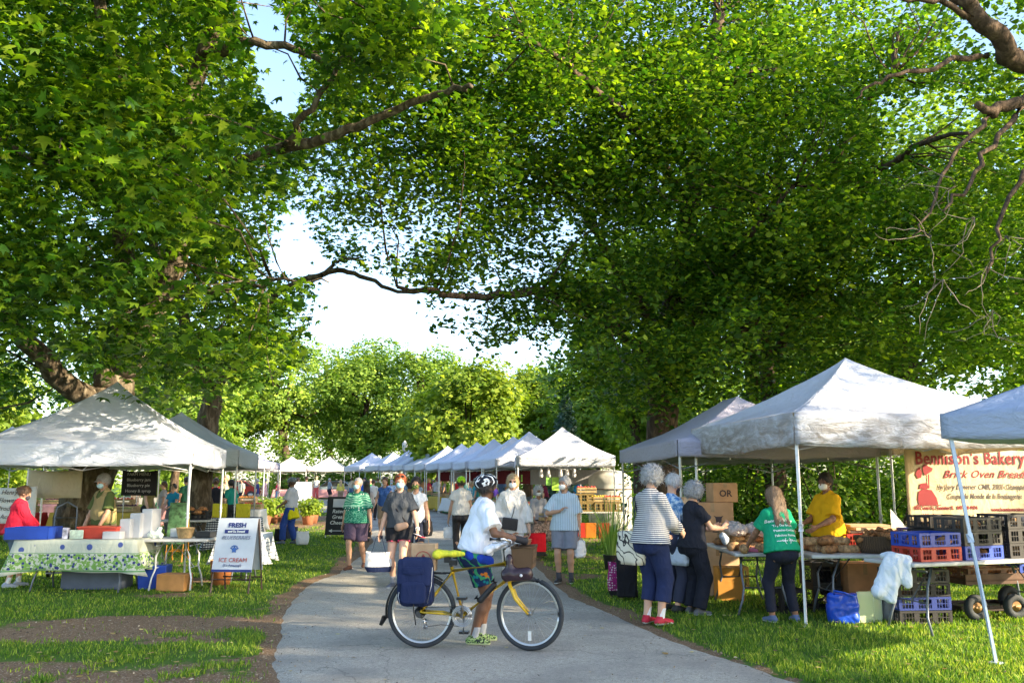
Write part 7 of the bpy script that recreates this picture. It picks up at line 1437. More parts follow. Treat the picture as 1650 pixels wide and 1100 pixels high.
def banner_(label, px0, py0, px1, py1, Y, m, lines, im, sz, rz=0, shear=0):
    a = AT(px0, py0, Y); b = AT(px1, py1, Y); W, H = b.x - a.x, a.z - b.z; t = empty('banner', (a.x, Y, b.z), rz, label, 'banner'); c = MB(); c.grid(lambda u, v: (u * W, .02 * math.sin(u * 8 + 1), v * H - .03 * math.sin(u * math.pi) * v), 14, 5); o = c.build('banner_cloth', m, t); solid(o, .003)
    for i, s in enumerate(lines): text(s, sz, im, t, (W / 2, -.032, H * (1 - (i + 1) / (len(lines) + .6))), shear=shear)
    return t
banner_('white banner with faint grey words at the left picture edge', -25, 783, 55, 843, 15.2, fabric('white_banner', (.62, .62, .62)), ['Henry', 'Flowers', 'Produce', 'Acres'], GY_ if False else ink('banner_grey', (.17, .14, .13)), .11, shear=.3)
banner_('tan canvas sheet hung behind the red sweatshirt person', 46, 756, 130, 802, 15.6, fabric('tan_canvas', (.50, .42, .30)), [], None, .1)
banner_('black banner with rows of small white words under the left tent', 197, 757, 252, 798, 15.7, fabric('black_banner', (.02, .02, .024)), ['FARM MENU', 'Blueberry jam', 'Blueberry pie', 'Honey & syrup'], ink('soft_grey', (.35, .35, .36)), .075)
# sandwich board
def aframe(label, g, rz, W, z0, z1, fm, bm, back=.5):
    t = empty('sandwich_board', (g.x, g.y, 0), rz, label, 'sign'); tilt = math.atan2(back / 2, z1)
    for s in (-1, 1):
        mb = MB()
        for x in (-W / 2 + .02, W / 2 - .02): mb.tube([(x, s * back / 2, .0), (x, s * .02, z1)], .016, 4, smooth=False)
        mb.tube([(-W / 2, s * back / 2 * .82, z1 * .18 + .0), (W / 2, s * back / 2 * .82, z1 * .18)], .012, 4, smooth=False); mb.build('frame', fm, t)
        yb = lambda z: s * (back / 2 + (.02 - back / 2) * z / z1 + .02); o = MB().add([(-W / 2, yb(z0), z0), (W / 2, yb(z0), z0), (W / 2, yb(z1), z1 + .01), (-W / 2, yb(z1), z1 + .01)], [(0, 1, 2, 3)]).build('panel', bm, t); solid(o, .008)
    return t, tilt, back
gS = G(372, 955); sb, tilt, bk = aframe('white sandwich board for blueberries and ice cream on the grass by the path', Vector((gS.x + .01, gS.y + .22, 0)), R(-6), .60, .29, 1.03, mat('dark_brown_wood', (.05, .03, .025)), mat('white_board', (.52, .55, .60), .5, .05))
NV = ink('sign_navy', (.02, .03, .16)); MR = ink('sign_red', (.40, .05, .03)); rt = (math.pi / 2 - tilt, 0, 0)
def onb(z): return -(bk / 2 + (.02 - bk / 2) * z / 1.03) + .02 - .052
for s, z, sz, m_, kw in (('FRESH', .915, .090, NV, dict(bold=.003, sx=1.1)), ('BLUEBERRIES', .745, .075, ink('grey_navy', (.16, .18, .28)), dict(shear=.25)), ('ICE CREAM', .43, .085, MR, dict(shear=.05)), ("(It's Amazing!)", .37, .048, NV, {})): text(s, sz, m_, sb, (0, onb(z) - .004, z), rt, **kw)
q = MB(); z = .855; q.box((0, onb(z) - .002, z), (.36, .003, .055), rot=Matrix.Rotation(-tilt, 4, 'X')); q.build('blue_strip', NV, sb); text('and So Sweet!', .045, ink('white', (.75, .8, .78)), sb, (0, onb(.842) - .008, .842), rt, bold=.001)
q = MB(); z = .60; P5 = []
for i in range(10): a = math.pi / 2 + i * math.pi / 5; r_ = .05 if i % 2 == 0 else .03; P5.append((r_ * math.cos(a), onb(z + r_ * math.sin(a)) - .004, z + r_ * math.sin(a)))
q.add(P5, [tuple(range(10))]); [q.box((.055 * math.cos(a), onb(z + .055 * math.sin(a)) - .004, z + .055 * math.sin(a)), (.022, .003, .018)) for a in np.linspace(.4, 2.7, 6)]; q.build('printed_emblem', ink('emblem_blue', (.04, .12, .38)), sb); q = MB(); z = .31; q.box((0, onb(z) - .001, z), (.60, .004, .035), rot=Matrix.Rotation(-tilt, 4, 'X')); q.build('bottom_band', NV, sb)
gC = G(548, 866); cb, tl, bk2 = aframe('black chalkboard with white words and an arrow beside the path', Vector((gC.x, gC.y + .2, float(gz(0, gC.y)))), R(-4), .85, .08, 1.15, mat('white_frame', (.6, .6, .6)), mat('chalkboard', (.015, .017, .018), .6)); CH = ink('chalk', (.62, .62, .60))
def onc(z): return -(bk2 / 2 + (.02 - bk2 / 2) * z / 1.15) + .02 - .054
for i, (s, z) in enumerate((('Rated', .70), ('Great', .54), ('Cheese', .38))): text(s, .15, CH, cb, (-.08, onc(z), z), (math.pi / 2 - tl, 0, 0), shear=.2, bold=.003)
q = MB(); q.add([(-.32, onc(.2), .2), (-.22, onc(.25), .25), (-.22, onc(.21), .21), (.28, onc(.21), .21), (.28, onc(.19), .19), (-.22, onc(.19), .19), (-.22, onc(.15), .15)], [tuple(range(7))]); q.build('arrow', CH, cb); o = MB().box((0, onc(.98) + .0, .98), (.5, .01, .24), rot=Matrix.Rotation(-tl, 4, 'X')).build('white_panel', ink('pale_board', (.5, .52, .55)), cb)
# hand trucks and poles
def handtruck(label, x, y, rz):
    t = empty('hand_truck', (x, y, float(gz(x, y))), rz, label, 'hand truck'); mb = MB()
    for q in (-.17, .17): mb.tube([(q, 0, .12), (q, .04, 1.0), (q * .9, .06, 1.15), (0, .06, 1.24)], .014, 6)
    for z in (.25, .5, .75, .98): mb.tube([(-.17, .02, z), (.17, .02, z)], .010, 6)
    mb.box((0, -.1, .10), (.36, .22, .01)); mb.build('frame', M_LEGST, t); [MB().torus((x_, .08, .11), .085, .025, 'X', 20, 8).build('wheel', M_BLACKPL, t) for x_ in (-.21, .21)]
handtruck('dark hand truck leaning behind the berry table', AT(108, 800, 14.8).x, 14.8, R(10)); handtruck('dark hand truck standing at the back of the nearest white row tent', AT(962, 800, 26.5).x, 26.5, 0)
# pots, chequered table and goods under the grey tent
T4 = table('table with a black and white chequered cloth under the grey tent', -6.55, 21.0, R(6), 1.1, .7); tablecloth('black and white chequered tablecloth under the grey tent', T4, 1.1, .7, .742, .66, pat('chequered_cloth', lambda n, l, co: mixc(n, l, ramp_n(n, l, wave(n, l, co, 6), [(.45, 0.), (.55, 1.)]), ramp_n(n, l, wave(n, l, co, 6, 'X'), [(.45, (.60, .62, .64)), (.55, (.25, .27, .3))]), (.03, .035, .05)), .9, .2), 7)
T5 = table('table of crusty loaves under the grey tent', -7.4, 19.9, R(6), 1.3, .7); crate('dark basket crate of loaves under the grey tent', onT(T5, .3, -.1, .745), R(6), .6, .4, .2, COLS['black'])
for i in range(10): o = put(LR, onT(T5, r9.uniform(-.1, .55), r9.uniform(-.25, .1), .86 + .07 * (i > 6)), r9.random() * 6); o['label'] = 'round loaf in the dark crate under the grey tent'; o['group'] = 'loaves under the grey tent'
for i, x in enumerate((-6.9, -6.35)): solidbox('yellow_box', ['left yellow sack on the table under the grey tent', 'right yellow sack on the table under the grey tent'][i], (x, 20.9, .755), R(5), (.3, .2, .32), fabric('yellow_sack', (.55, .48, .03)), 'sack')
for i, (px, py) in enumerate(((452, 872), (470, 868), (487, 878))):
    g = G(px, py); m_ = [BLK, fabric('striped_bag', (.05, .06, .1)), fabric('white_blue_bag', (.62, .64, .68))][i]; tote(['black bag on the grass at the feet of the person with the yellow jacket', 'dark striped bag between two others on the grass', 'white bag with blue straps on the grass behind the yellow jacket person'][i], (g.x, g.y, .44 + float(gz(0, g.y))), R(10 * i), .32, .32, .2, m_, None, M_NAVY, hl=.10, seed=20 + i)
g = G(492, 846); t = solidbox('info_board', 'pale blue white notice board standing behind the yellow jacket person', (AT(484, 800, 34).x, 34, .15), R(4), (.85, .05, 1.45), mat('pale_board2', (.55, .62, .72), .6), 'board')
def planter(label, x, y, s=1.0, seed=1):
    rg = np.random.default_rng(seed); z0 = float(gz(x, y)); t = empty('potted_plant', (x, y, z0), 0, label, 'plant', 'potted plants beyond the grass'); MB().lathe([(0, 0), (.16 * s, 0), (.22 * s, .30 * s), (.23 * s, .31 * s), (.2 * s, .3 * s), (0, .27 * s)], n=16).build('pot', mat('terracotta_pot', (.45, .19, .10), .8), t); n = 420; v = rg.normal(size=(n, 3)); v /= np.linalg.norm(v, axis=1)[:, None]; C = v * (rg.random((n, 1)) ** .5) * np.array([.42, .42, .33]) * s + np.array([0, 0, .58 * s]); leaves_mesh('foliage', C, .12 * s, TPL_OVAL, M_LEAF_YEL, t, .5, .4, v, rg)
for i, px in enumerate((428, 440, 452, 497, 504, 420)): planter('potted leafy plant on the mulch by the far path', AT(px, 820, 33 + (i % 3)).x, 33 + (i % 3), 1.1, i)
# ================================================================== ROW STALL GOODS
def produce(col, seed, r=.035):
    rg = np.random.default_rng(seed); t = empty('produce_crate', (0, 0, -50)); mb = MB(); L, W, H = .55, .38, .17
    for s in (-1, 1): mb.box((0, s * W / 2, H * .3), (L, .01, H * .4)).box((0, s * W / 2, H * .82), (L, .01, H * .3)); mb.box((s * L / 2, 0, H * .5), (.012, W - .012, H * .95))
    mb.box((0, 0, .01), (L - .02, W - .02, .01)); mb.build('crate_body', mat('pale_slat_wood', (.42, .30, .15), .8, .25, scale=20), t); q = MB()
    for i in range(46): q.ell((rg.uniform(-L * .44, L * .44), rg.uniform(-W * .42, W * .42), H * .82 + rg.uniform(0, .045)), (r, r, r * .9), 7, 5)
    q.build('produce', col, t); return t
PCOL = {'red': mat('tomato', (.55, .04, .02), .3, .2), 'orange': mat('peach', (.70, .28, .05), .45, .2), 'yellow': mat('squash', (.68, .50, .05), .4, .2), 'green': mat('greens', (.10, .26, .03), .6, .4, scale=20), 'dark': mat('plum', (.10, .02, .06), .3, .2)}
PROTO = {}
def pcrate(col, p, rz, label):
    if col not in PROTO: t = PROTO[col] = produce(PCOL[col], len(PROTO) + 50)
    else: t = copy_tree(PROTO[col])
    t.location = p; t.rotation_euler = (0, 0, rz); return tag(t, label, 'produce crate')
def counter(label, p, rz, L, W, cm, drop=.62, seed=0):
    z = float(gz(p[0], p[1])); t = table(label, p[0], p[1], rz, L, W, z=z); tablecloth('%s cloth over the %s' % (cm[0], label[:60].split(',')[0]) if False else cm[1], t, L, W, .742, drop, cm[0], seed); return t
CL = {'red': fabric('red_cloth', (.42, .03, .03)), 'white': fabric('white_cloth', (.60, .60, .60)), 'green': fabric('green_cloth', (.03, .20, .08)), 'pink': fabric('pink_cloth', (.60, .30, .30)), 'tan': fabric('tan_cloth', (.35, .26, .16)), 'yel': fabric('ochre_cloth', (.48, .34, .06)), 'blue': fabric('blue_cloth', (.05, .15, .38))}
ORN = ['nearest', 'second', 'third', 'fourth', 'fifth', 'sixth', 'seventh', 'eighth', 'ninth', 'tenth']
cs = ['tan', 'white', 'green', 'red', 'white', 'yel', 'green', 'white', 'red', 'blue']
r11 = random.Random(21)
for i in range(10):
    x, y, z, rz = ROWT[i]; c_, s_ = math.cos(rz), math.sin(rz); loc = lambda u, v, h: Vector((x + u * c_ - v * s_, y + u * s_ + v * c_, z + h))
    q = loc(-1.05, 0, 0); t = table('counter along the aisle side of the %s tent of the row' % ORN[i], q.x, q.y, rz + math.pi / 2, 2.5, .7, z=z)
    tablecloth('%s cloth on the aisle counter of the %s tent of the row' % ({'tan': 'tan', 'white': 'white', 'green': 'green', 'red': 'red', 'yel': 'ochre', 'blue': 'blue'}[cs[i]], ORN[i]), t, 2.5, .7, .742, .6, CL[cs[i]], i)
    cols = list(PCOL); r11.shuffle(cols)
    for k in range(4): pcrate(cols[k], loc(-1.05, -.85 + k * .57, .76 + (.0)), rz + math.pi / 2, 'crate of %s produce on the counter of the %s row tent' % (cols[k], ORN[i]))
    if i < 6:
        s = empty('hanging_sign', loc(-1.35, -.6 + .3 * (i % 3), 1.82), rz + R(80), 'small %s price sign hanging in the %s tent of the row' % (['lime', 'white', 'yellow'][i % 3], ORN[i]), 'sign'); MB().box((0, 0, -.12), (.28, .01, .22)).build('sign_card', mat(['lime_sign', 'white_sign', 'yellow_sign'][i % 3], [(.30, .65, .12), (.7, .7, .7), (.7, .6, .1)][i % 3], .6), s); MB().tube([(-.1, 0, -.01), (0, 0, .16), (.1, 0, -.01)], .003, 4).build('string', M_BLACKPL, s)
        o = MB().box((0, 0, 0), (2.4, .02, .5)).build('backdrop', fabric('maroon_backdrop' if i % 2 else 'grey_backdrop', (.12, .02, .03) if i % 2 else (.3, .3, .32))); o.location = loc(.2, 1.35, 1.75); o.rotation_euler = (0, 0, rz); tag(o, '%s cloth hung across the back of the %s tent of the row' % ('maroon' if i % 2 else 'grey', ORN[i]), 'cloth')
# goods in front of the nearest row tent
Yn = 25.6
t = table('low counter in front of the nearest row tent piled with olive crates', AT(957, 800, Yn).x, Yn, R(2), 2.1, .7)
for i, (px, zz, lb) in enumerate(((940, .745, 'left lower'), (940, 1.0, 'left upper'), (972, .745, 'middle lower'), (988, .745, 'right'))): crate('%s olive slatted crate on the low counter by the nearest row tent' % lb, (AT(px, 800, Yn).x, Yn, zz), R(3), .56, .42, .25, COLS['wood'], mesh_n=16, hole=False)
for i, (px, c) in enumerate(((945, 'red'), (985, 'red'), (962, 'yellow'))): pcrate(c, (AT(px, 800, Yn).x, Yn + .02, 1.26 if i == 0 else 1.0), 0, ['tomato crate topping the left olive crates', 'tomato crate on the right olive crate', 'squash crate on the middle olive crate'][i])
for i, (px, c) in enumerate(((935, 'red'), (950, 'orange'), (972, 'red'))): solidbox('bin', ['left red bin on the grass under the olive crates', 'orange bin between two red bins on the grass', 'right red bin on the grass under the olive crates'][i], (AT(px, 800, Yn - .1).x, Yn - .1, .003), 0, (.34, .3, .42), COLS[c], 'bin', .9)
for i, (px, nm) in enumerate(((886, 'lime green price sign hanging left under the nearest row tent'), (897, 'green yellow price sign hanging right under the nearest row tent'))):
    g = AT(px - 2, 776, 27.4); s = empty('hanging_sign', (g.x, 27.4, 2.03), 0, nm, 'sign'); MB().box((0, 0, -.40 - .1 * i), (.16 + .06 * i, .008, .30 + .1 * i)).build('sign_card', mat(['lime_sign', 'lime_sign2'][i], [(.10, .60, .25), (.45, .75, .10)][i], .6), s); MB().tube([(0, 0, -.25), (0, 0, 0)], .003, 4).build('string', M_BLACKPL, s)
for i, px in enumerate((872, 884, 903, 914, 925)):
    g = AT(px, 760, 27.3); s = Sdf(); s.cap(V3(0, 0, -.08), V3(0, 0, -.30), .03, .07, .04); o = sdf_obj('plastic_bag', s, .02, fabric('offwhite_bag', (.60, .56, .56), rough=.4, wrinkle=1.), None, .02, (14, 14, 8), i); o.location = (g.x, 27.3, 2.08); tag(o, 'bundle of plastic bags tied under the eave of the nearest row tent', 'bag', 'bag bundles under the nearest row tent')
g = AT(983, 800, 29.5); t = empty('water_tank', (g.x, 29.5, 0), 0, 'pale ribbed round tank standing behind the nearest row tent', 'tank'); MB().lathe([(0, 0), (.72, 0)] + [(.72 + .015 * math.sin(k * 2.1), .05 + k * .1) for k in range(16)] + [(.7, 1.75), (.4, 1.95), (0, 2.0)], n=30).build('tank_body', mat('pale_tank', (.55, .54, .50), .6), t); MB().torus((0, 0, 1.35), .74, .02, 'Z', 30, 6).build('band', M_BARK, t)
# stall behind the left tent
for i, (x, y, c, nm) in enumerate(((-14.2, 24.5, 'red', 'red'), (-11.6, 24.8, 'yel', 'ochre'), (-8.9, 27.5, 'white', 'white'), (-16.8, 33, 'pink', 'pink'), (-13.2, 36, 'green', 'green'), (-10.8, 30.5, 'pink', 'second pink'))):
    z = float(gz(x, y)); t = table('produce counter with a %s cloth behind the left stalls' % nm, x, y, R(3 * i - 5), 2.3, .75, z=z); tablecloth('%s cloth on a produce counter behind the left stalls' % nm, t, 2.3, .75, .742, .6, CL[c], i + 30)
    for k in range(4): cc = list(PCOL)[(i + k) % 5]; pcrate(cc, onT(t, -.85 + .57 * k, -.05, .755), t.rotation_euler.z, 'crate of %s produce on the counter with the %s cloth' % (cc, nm))
    for k in range(3): cc = list(PCOL)[(i + k + 2) % 5]; pcrate(cc, onT(t, -.6 + .6 * k, .18, .94), t.rotation_euler.z, 'raised back crate of %s produce on the counter with the %s cloth' % (cc, nm))
tent('white pop up tent over the produce counters behind the left plane tree', -12.6, 25.6, R(-3), 6.2, 3.05, 2.35, 2.06, 3.3, M_TENT_W, group='tents behind the left stalls', seed=41, res=14, ridge=0)
tent('lilac edged white tent deep behind the left stalls', -13.0, 36.5, R(4), 6.0, 3.05, 2.35, 2.06, 3.3, M_TENT_LAV, group='tents behind the left stalls', seed=42, res=14)
s, _, _ = aframe('orange framed green chalk sign behind the left tent', Vector((AT(291, 800, 18).x, 18, 0)), R(5), .36, .35, 1.15, mat('orange_frame', (.60, .25, .03)), mat('green_board', (.10, .22, .10), .7, .5, scale=12))
for (px, Y, w_) in ((469, 67.5, 3.0), (530, 67.5, 3.0)): g = AT(px, 790, Y); t = table('counter under the far cream tent %s' % ('left' if px < 500 else 'right'), g.x, Y, 0, 2.6, .7, z=float(gz(0, Y))); tablecloth('pink and white cloth on the counter under the far cream tent %s' % ('left' if px < 500 else 'right'), t, 2.6, .7, .742, .62, CL['pink'], px)
# parked car far beyond
def car(label, x, y, rz, m, s=1.0):
    t = empty('parked_car', (x, y, float(gz(x, y))), rz, label, 'car'); b = MB(); P = [(-2.1, .35), (-2.15, .75), (-1.9, .88), (-1.2, .95), (-.6, 1.4), (.8, 1.42), (1.5, .98), (2.0, .88), (2.15, .6), (2.1, .32)]; b.prism(P, 1.72); o = b.build('body', m, t); bevel(o, .06, 3)
    w = MB(); w.prism([(-1.08, .97), (-.56, 1.34), (.76, 1.36), (1.3, .99)], 1.735); w.build('window', mat('car_glass', (.03, .04, .05), .08), t); MB().box((2.12, .6, .66), (.05, .3, .12)).box((2.12, -.6, .66), (.05, .3, .12)).build('headlight', mat('lamp_glass', (.7, .7, .7), .1), t)
    for (a, c) in ((-1.3, -.8), (1.35, -.8), (-1.3, .8), (1.35, .8)): w_ = empty('wheel', (a, c, .32)); w_.parent = t; MB().torus((0, 0, 0), .24, .085, 'Y', 22, 8).build('tyre', M_TYRE, w_); MB().tube([(0, -.06, 0), (0, .06, 0)], .2, 16).build('rim', M_STEEL, w_)
g = AT(540, 790, 72.4); car('silver blue car parked beyond the right cream tent', g.x, 72.4, R(4), mat('silver_blue_paint', (.28, .36, .44), .25, .03, metal=.4)); g = AT(590, 790, 72.4); car('pale car parked beyond the far end of the white row', g.x, 72.4, R(-6), mat('pale_paint', (.5, .52, .54), .25, .03, metal=.3)); g = AT(380, 790, 71.5); car('dark red car parked far behind the left stalls', g.x, 71.5, R(5), mat('dark_red_paint', (.25, .03, .03), .25, .03, metal=.3))
# street lamp beyond the row
g = AT(651, 778, 64); t = empty('street_lamp', (g.x, 64, .3), 0, 'grey lamp post rising behind the far white tents', 'street lamp'); MB().tube([(0, 0, 0), (0, 0, .5), (0, 0, 3.5)], [.09, .06, .045], 10).build('post', M_LEGST, t); MB().lathe([(.05, 3.5), (.16, 3.62), (.2, 4.1), (.05, 4.3), (0, 4.35)], n=14).build('lamp_head', mat('lamp_head_grey', (.45, .46, .45), .4), t)
# ================================================================== THE CROWD
def C_(n, c): return fabric('crowd_' + n, c, wrinkle=.5)
SH = smat('dark', (.05, .05, .055)); SHW = smat('white', (.6, .6, .6))
CROWD = [  # px, feet, head, face, label, skin, kwargs
 (703, 822, 768, 10, 'person with a pale backpack and black shorts at a green bin by the row', SK_LT, dict(fem=True, top=C_('pale_grey', (.55, .56, .62)), sleeve=.6, bottom=BLK, leg=.35, shoe=SHW, hair=('bun', H_BR))),
 (674, 824, 776, 5, 'person in a light blue T-shirt and denim shorts walking away beside the white tents', SK_LT, dict(top=C_('light_blue', (.42, .52, .62)), bottom=C_('denim', (.12, .22, .42)), leg=.4, shoe=SH, hair=('short', H_GR))),
 (691, 816, 770, -80, 'person in a red top with white trousers near the pale backpack', SK_LT, dict(fem=True, top=C_('crimson', (.50, .04, .08)), bottom=C_('white', (.62, .62, .6)), leg=.95, shoe=SHW, hair=('bob', H_BL))),
 (600, 838, 772, 0, 'person in a white shirt and dark trousers seen from behind on the path', SK_LT, dict(top=C_('white', (.62, .63, .66)), sleeve=.9, bottom=C_('black_trouser', (.03, .03, .035)), leg=.98, shoe=SH, hair=('short', H_BR), hat=('cap', C_('beige', (.45, .40, .32))))),
 (588, 872, 774, 20, 'person with long dark hair in a grey top behind the green patterned shirt', SK_MD, dict(fem=True, top=C_('dove', (.40, .38, .40)), sleeve=1.6, bottom=C_('black_trouser', (.03, .03, .035)), leg=.95, shoe=SH, hair=('long', H_BK))),
 (618, 868, 768, 175, 'person in a blue vest top half hidden behind the red haired person', SK_MD, dict(fem=True, top=C_('blue_vest', (.06, .14, .40)), sleeve=0, bottom=C_('tan_short', (.35, .26, .18)), leg=.4, shoe=SH, hair=('pony', H_BR))),
 (586, 832, 769, 170, 'person in a bright blue shirt deep in the crowd on the path', SK_LT, dict(top=C_('bright_blue', (.03, .12, .55)), bottom=C_('grey_trouser', (.2, .2, .22)), leg=.95, shoe=SH, hair=('short', H_BK))),
 (630, 826, 773, 180, 'person in pale blue facing the camera between the path walkers', SK_LT, dict(top=C_('sky', (.40, .52, .66)), bottom=C_('grey_trouser', (.2, .2, .22)), leg=.95, shoe=SH, hair=('short', H_GR), mask=M_MASKB)),
 (578, 824, 770, 190, 'person in a dark cap and mauve shirt at the head of the far crowd', SK_LT, dict(top=C_('mauve', (.28, .18, .30)), bottom=C_('grey_trouser', (.2, .2, .22)), leg=.95, shoe=SH, hair=('short', H_BK), hat=('cap', C_('dark_cap', (.03, .03, .05))))),
 (478, 822, 769, -60, 'person in a salmon top and white shorts standing on the far path', SK_LT, dict(fem=True, top=C_('salmon', (.55, .24, .15)), sleeve=0, bottom=C_('white', (.62, .62, .6)), leg=.3, shoe=SHW, hair=('pony', H_BR))),
 (492, 821, 767, 60, 'person in a black T-shirt with a shoulder bag beside the salmon top', SK_LT, dict(top=C_('black_tee', (.02, .02, .03)), bottom=C_('black_short', (.03, .03, .05)), leg=.4, shoe=SH, hair=('short', H_BR))),
 (509, 806, 767, 170, 'person in a white shirt and red trousers in front of the far tents', SK_LT, dict(top=C_('white', (.62, .62, .6)), bottom=C_('coral', (.55, .10, .10)), leg=.95, shoe=SHW, hair=('short', H_BL))),
 (754, 846, 774, -70, 'person in a teal chequered shirt behind the cyclist', SK_LT, dict(top=P_PLAID, sleeve=1.6, bottom=C_('denim', (.12, .22, .42)), leg=.95, shoe=SH, hair=('short', H_BL), lean=.25)),
 (766, 838, 770, 100, 'person in a turquoise shirt and dark cap at the third row tent', SK_MD, dict(top=C_('turquoise', (.03, .28, .36)), bottom=C_('grey_trouser', (.2, .2, .22)), leg=.95, shoe=SH, hair=('short', H_GR), hat=('cap', C_('moss', (.08, .12, .06))))),
 (795, 842, 776, 160, 'person in a violet blue top right behind the black helmet', SK_MD, dict(fem=True, top=C_('violet', (.08, .05, .45)), bottom=C_('black_trouser', (.03, .03, .035)), leg=.95, shoe=SH, hair=('short', H_BK))),
 (809, 830, 766, 150, 'seller with brown hair in a blue top inside the second row tent', SK_LT, dict(fem=True, top=C_('denim', (.12, .22, .42)), bottom=C_('black_trouser', (.03, .03, .035)), leg=.95, shoe=SH, hair=('bob', H_BR))),
 (880, 838, 772, 70, 'seller in a maroon top bending over the nearest row counter', SK_LT, dict(fem=True, top=C_('maroon', (.16, .015, .05)), sleeve=.8, bottom=C_('black_trouser', (.03, .03, .035)), leg=.95, shoe=SH, hair=('bun', H_BK), lean=.2)),
 (932, 832, 771, -25, 'person in a blue green tie dyed shirt reaching over the olive crates', SK_LT, dict(top=P_TIE, sleeve=.8, bottom=C_('grey_trouser', (.2, .2, .22)), leg=.95, shoe=SH, hair=('curly', H_RD), lean=.3)),
 (851, 836, 768, 150, 'seller in a brown shirt in the shade of the nearest row tent', SK_MD, dict(top=C_('brown', (.16, .10, .06)), bottom=C_('grey_trouser', (.2, .2, .22)), leg=.95, shoe=SH, hair=('short', H_BK))),
 (343, 872, 770, 10, 'person in a long black dress standing right of the second plane tree', SK_LT, dict(fem=True, top=C_('black_tee', (.02, .02, .03)), sleeve=.7, hem=-.2, bottom=C_('black_short', (.03, .03, .05)), leg=.22, skirt=True, shoe=SH, hair=('bun', H_BR))),
 (372, 868, 771, 55, 'seller in a teal green top and dark cap behind the loaves at left', SK_MD, dict(fem=True, top=C_('teal', (.02, .26, .20)), sleeve=.7, bottom=C_('black_trouser', (.03, .03, .035)), leg=.95, shoe=SH, hair=('pony', H_BK), hat=('cap', C_('dark_cap', (.03, .03, .05))), lean=.25)),
 (361, 846, 765, 160, 'person with light hair and a pale yellow top behind the teal seller', SK_LT, dict(fem=True, top=C_('pale_yellow', (.60, .55, .35)), bottom=C_('grey_trouser', (.2, .2, .22)), leg=.95, shoe=SH, hair=('bob', H_BL))),
 (412, 826, 771, 100, 'person in a navy shirt browsing far behind the grey tent', SK_LT, dict(top=C_('navy', (.03, .04, .16)), bottom=C_('grey_trouser', (.2, .2, .22)), leg=.9, shoe=SH, hair=('short', H_GR))),
 (425, 822, 770, 80, 'person in a pink blouse beside the navy shirt far behind the grey tent', SK_LT, dict(fem=True, top=C_('pink_blouse', (.60, .36, .40)), bottom=C_('pink_blouse', (.60, .36, .40)), leg=.9, shoe=SH, hair=('short', H_GR))),
 (275, 866, 779, 165, 'person in a teal T-shirt and hat behind the bare white table', SK_MD, dict(top=C_('teal_tee', (.02, .24, .40)), bottom=C_('grey_trouser', (.2, .2, .22)), leg=.9, shoe=SH, hair=('short', H_BK), hat=('cap', C_('straw', (.35, .25, .14))), R_=(.1, .3, 1.0), L_=(-.1, .3, 1.0))),
 (259, 862, 775, 120, 'person in a pale top holding a phone behind the black banner', SK_LT, dict(fem=True, top=C_('dove', (.40, .38, .40)), bottom=C_('pink_blouse', (.60, .36, .40)), leg=.5, shoe=SH, hair=('tail', H_BR))),
 (234, 872, 770, -100, 'person in a khaki top and black shorts behind the tall white boxes', SK_LT, dict(fem=True, top=C_('khaki', (.28, .22, .09)), sleeve=.5, bottom=BLK, leg=.3, shoe=SH, hair=('pony', H_BR))),
 (296, 858, 768, 60, 'person in dark green seen between the tent pole and the tree', SK_LT, dict(top=C_('dark_green', (.03, .12, .07)), bottom=C_('black_trouser', (.03, .03, .035)), leg=.9, shoe=SH, hair=('short', H_BK))),
 (736, 812, 771, 200, 'seller in a red apron deep in the white row', SK_LT, dict(top=C_('crimson', (.50, .04, .08)), bottom=C_('black_trouser', (.03, .03, .035)), leg=.9, shoe=SH, hair=('short', H_BR))),
 (658, 808, 771, 30, 'person in a charcoal jacket at the far end of the row', SK_LT, dict(top=C_('charcoal', (.06, .06, .07)), sleeve=1.8, bottom=C_('grey_trouser', (.2, .2, .22)), leg=.9, shoe=SH, hair=('short', H_BR))),
 (566, 806, 769, 0, 'person in a cream coat near the far tents', SK_LT, dict(fem=True, top=C_('cream', (.58, .52, .42)), sleeve=1.8, bottom=C_('denim', (.12, .22, .42)), leg=.9, shoe=SH, hair=('bob', H_BR))),
 (645, 818, 771, 185, 'person in a mustard shirt walking up from the far end of the path', SK_MD, dict(top=C_('mustard', (.50, .33, .04)), bottom=C_('denim', (.12, .22, .42)), leg=.9, shoe=SH, hair=('short', H_BK), mask=M_MASKB)),
 (716, 814, 772, 90, 'person in a lavender top browsing the fifth white tent', SK_LT, dict(fem=True, top=C_('lavender', (.38, .32, .55)), bottom=C_('grey_trouser', (.2, .2, .22)), leg=.9, shoe=SH, hair=('pony', H_BL))),
]
EXT = [(608, 812, 'an olive'), (622, 815, 'a rust red'), (638, 811, 'a pale pink'), (596, 818, 'a forest green'), (652, 820, 'a steel blue'), (683, 811, 'an apricot'), (697, 809, 'a dark violet'), (727, 817, 'a sand coloured'), (747, 822, 'an aqua'), (781, 824, 'a brick red'), (530, 809, 'a grey blue'), (548, 812, 'a lemon yellow'), (446, 812, 'a ruby'), (388, 818, 'an ivory'), (216, 826, 'a cobalt'), (100, 830, 'a khaki green')]
EC = [(.12, .15, .04), (.35, .08, .03), (.55, .35, .35), (.03, .18, .06), (.15, .25, .38), (.6, .32, .15), (.08, .03, .15), (.42, .34, .22), (.12, .42, .42), (.38, .08, .05), (.25, .3, .38), (.6, .55, .12), (.4, .01, .06), (.6, .57, .48), (.02, .08, .4), (.2, .22, .08)]
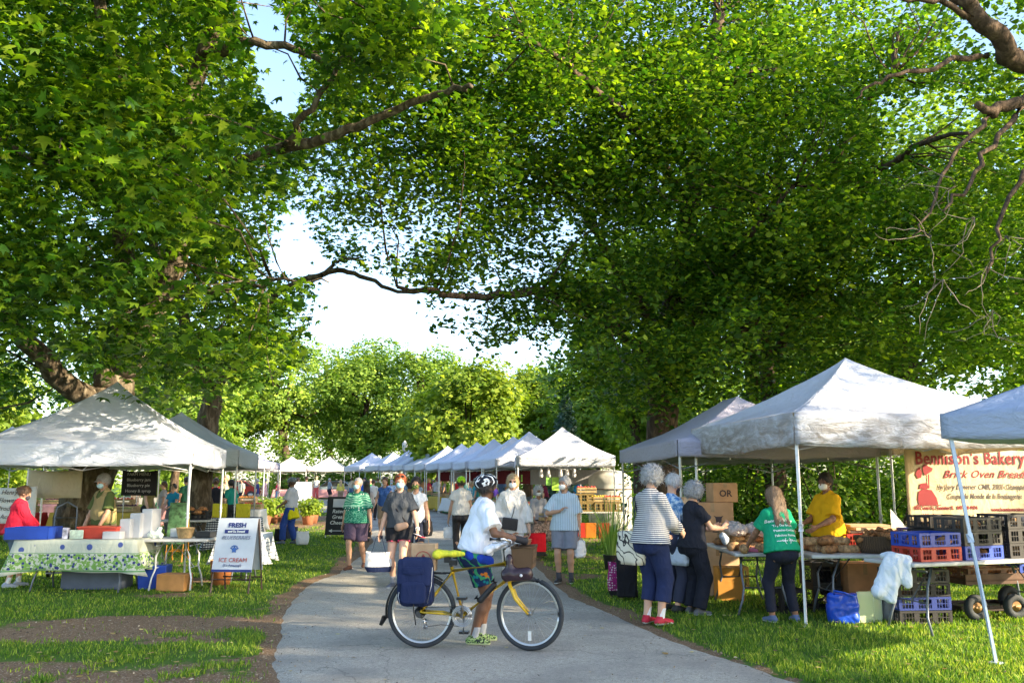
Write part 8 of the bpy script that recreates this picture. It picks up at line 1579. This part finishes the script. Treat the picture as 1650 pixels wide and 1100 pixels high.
for i, ((px, ft, nm), c) in enumerate(zip(EXT, EC)):
    CROWD.append((px, ft, 770 + (i * 7) % 5, (i * 67) % 360, 'small far off shopper in %s top' % nm, (SK_LT, SK_MD, SK_BR)[i % 3], dict(fem=i % 2 == 0, top=C_('extra%d' % i, c), sleeve=(.6, .9, 1.7)[i % 3], bottom=C_(('denim', 'black_short', 'tan_short')[i % 3], ((.12, .22, .42), (.03, .03, .05), (.35, .26, .18))[i % 3]), leg=(.95, .4, .42)[i % 3], shoe=SH, hair=(('short', 'bob', 'bun', 'long')[i % 4], (H_BR, H_BK, H_GR, H_BL)[i % 4]))))
for px, ft, hd, fc, lb, sk, kw in CROWD:
    kw = dict(kw); ph = rnd.uniform(0, 1); kw.setdefault('feet', ((.09, .1 * math.sin(ph * 6)), (-.1, -.1 * math.sin(ph * 6)))); kw.setdefault('R_', (.26, .08 + .15 * ph, .82 + .1 * ph)); kw.setdefault('L_', (-.26, .15 - .1 * ph, .82)); kw.setdefault('res', .020 if ft < 850 else .015)
    PP(lb, px, ft, hd, fc, **kw)
gq = G(711, 826); solidbox('green_bin', 'green plastic bin beside the person with the pale backpack', (gq.x + .3, gq.y + .3, float(gz(0, gq.y))), 0, (.5, .4, .75), COLS['green'], 'bin')
# small hooded figure by a red bag beside the nearest row tent
sm = PP('small person in a grey hood and white mask seated by a black trolley', 868, 896, 784, 185, skinm=SK_BR, top=C_('hood_grey', (.33, .32, .34)), sleeve=1.8, bottom=C_('black_trouser', (.03, .03, .035)), leg=.95, shoe=SH, hair=('curly', H_WH), mask=M_MASKW, feet=((.1, .35), (-.1, .35)), res=.013, R_=(.15, .3, .95), L_=(-.15, .3, .95))
gq = G(858, 900); tote('bright red shopping bag on the ground behind the cream tunic', (gq.x + .1, gq.y, .62), R(10), .36, .46, .2, fabric('bright_red_bag', (.60, .01, .02)), M_BLACKPL, M_BLACKPL, hl=.1, seed=31, bh=.2)
t = table('small table with a mottled brown cloth left of the striped shirt', AT(888, 800, 19.2).x, 19.2, R(4), .8, .6); tablecloth('mottled brown cloth on the small table left of the striped shirt', t, .8, .6, .742, .42, mat('mottled_cloth', (.26, .18, .14), .9, .7, scale=25), 3); pcrate('yellow', onT(t, 0, 0, .75), 0, 'crate of yellow produce on the mottled brown cloth')
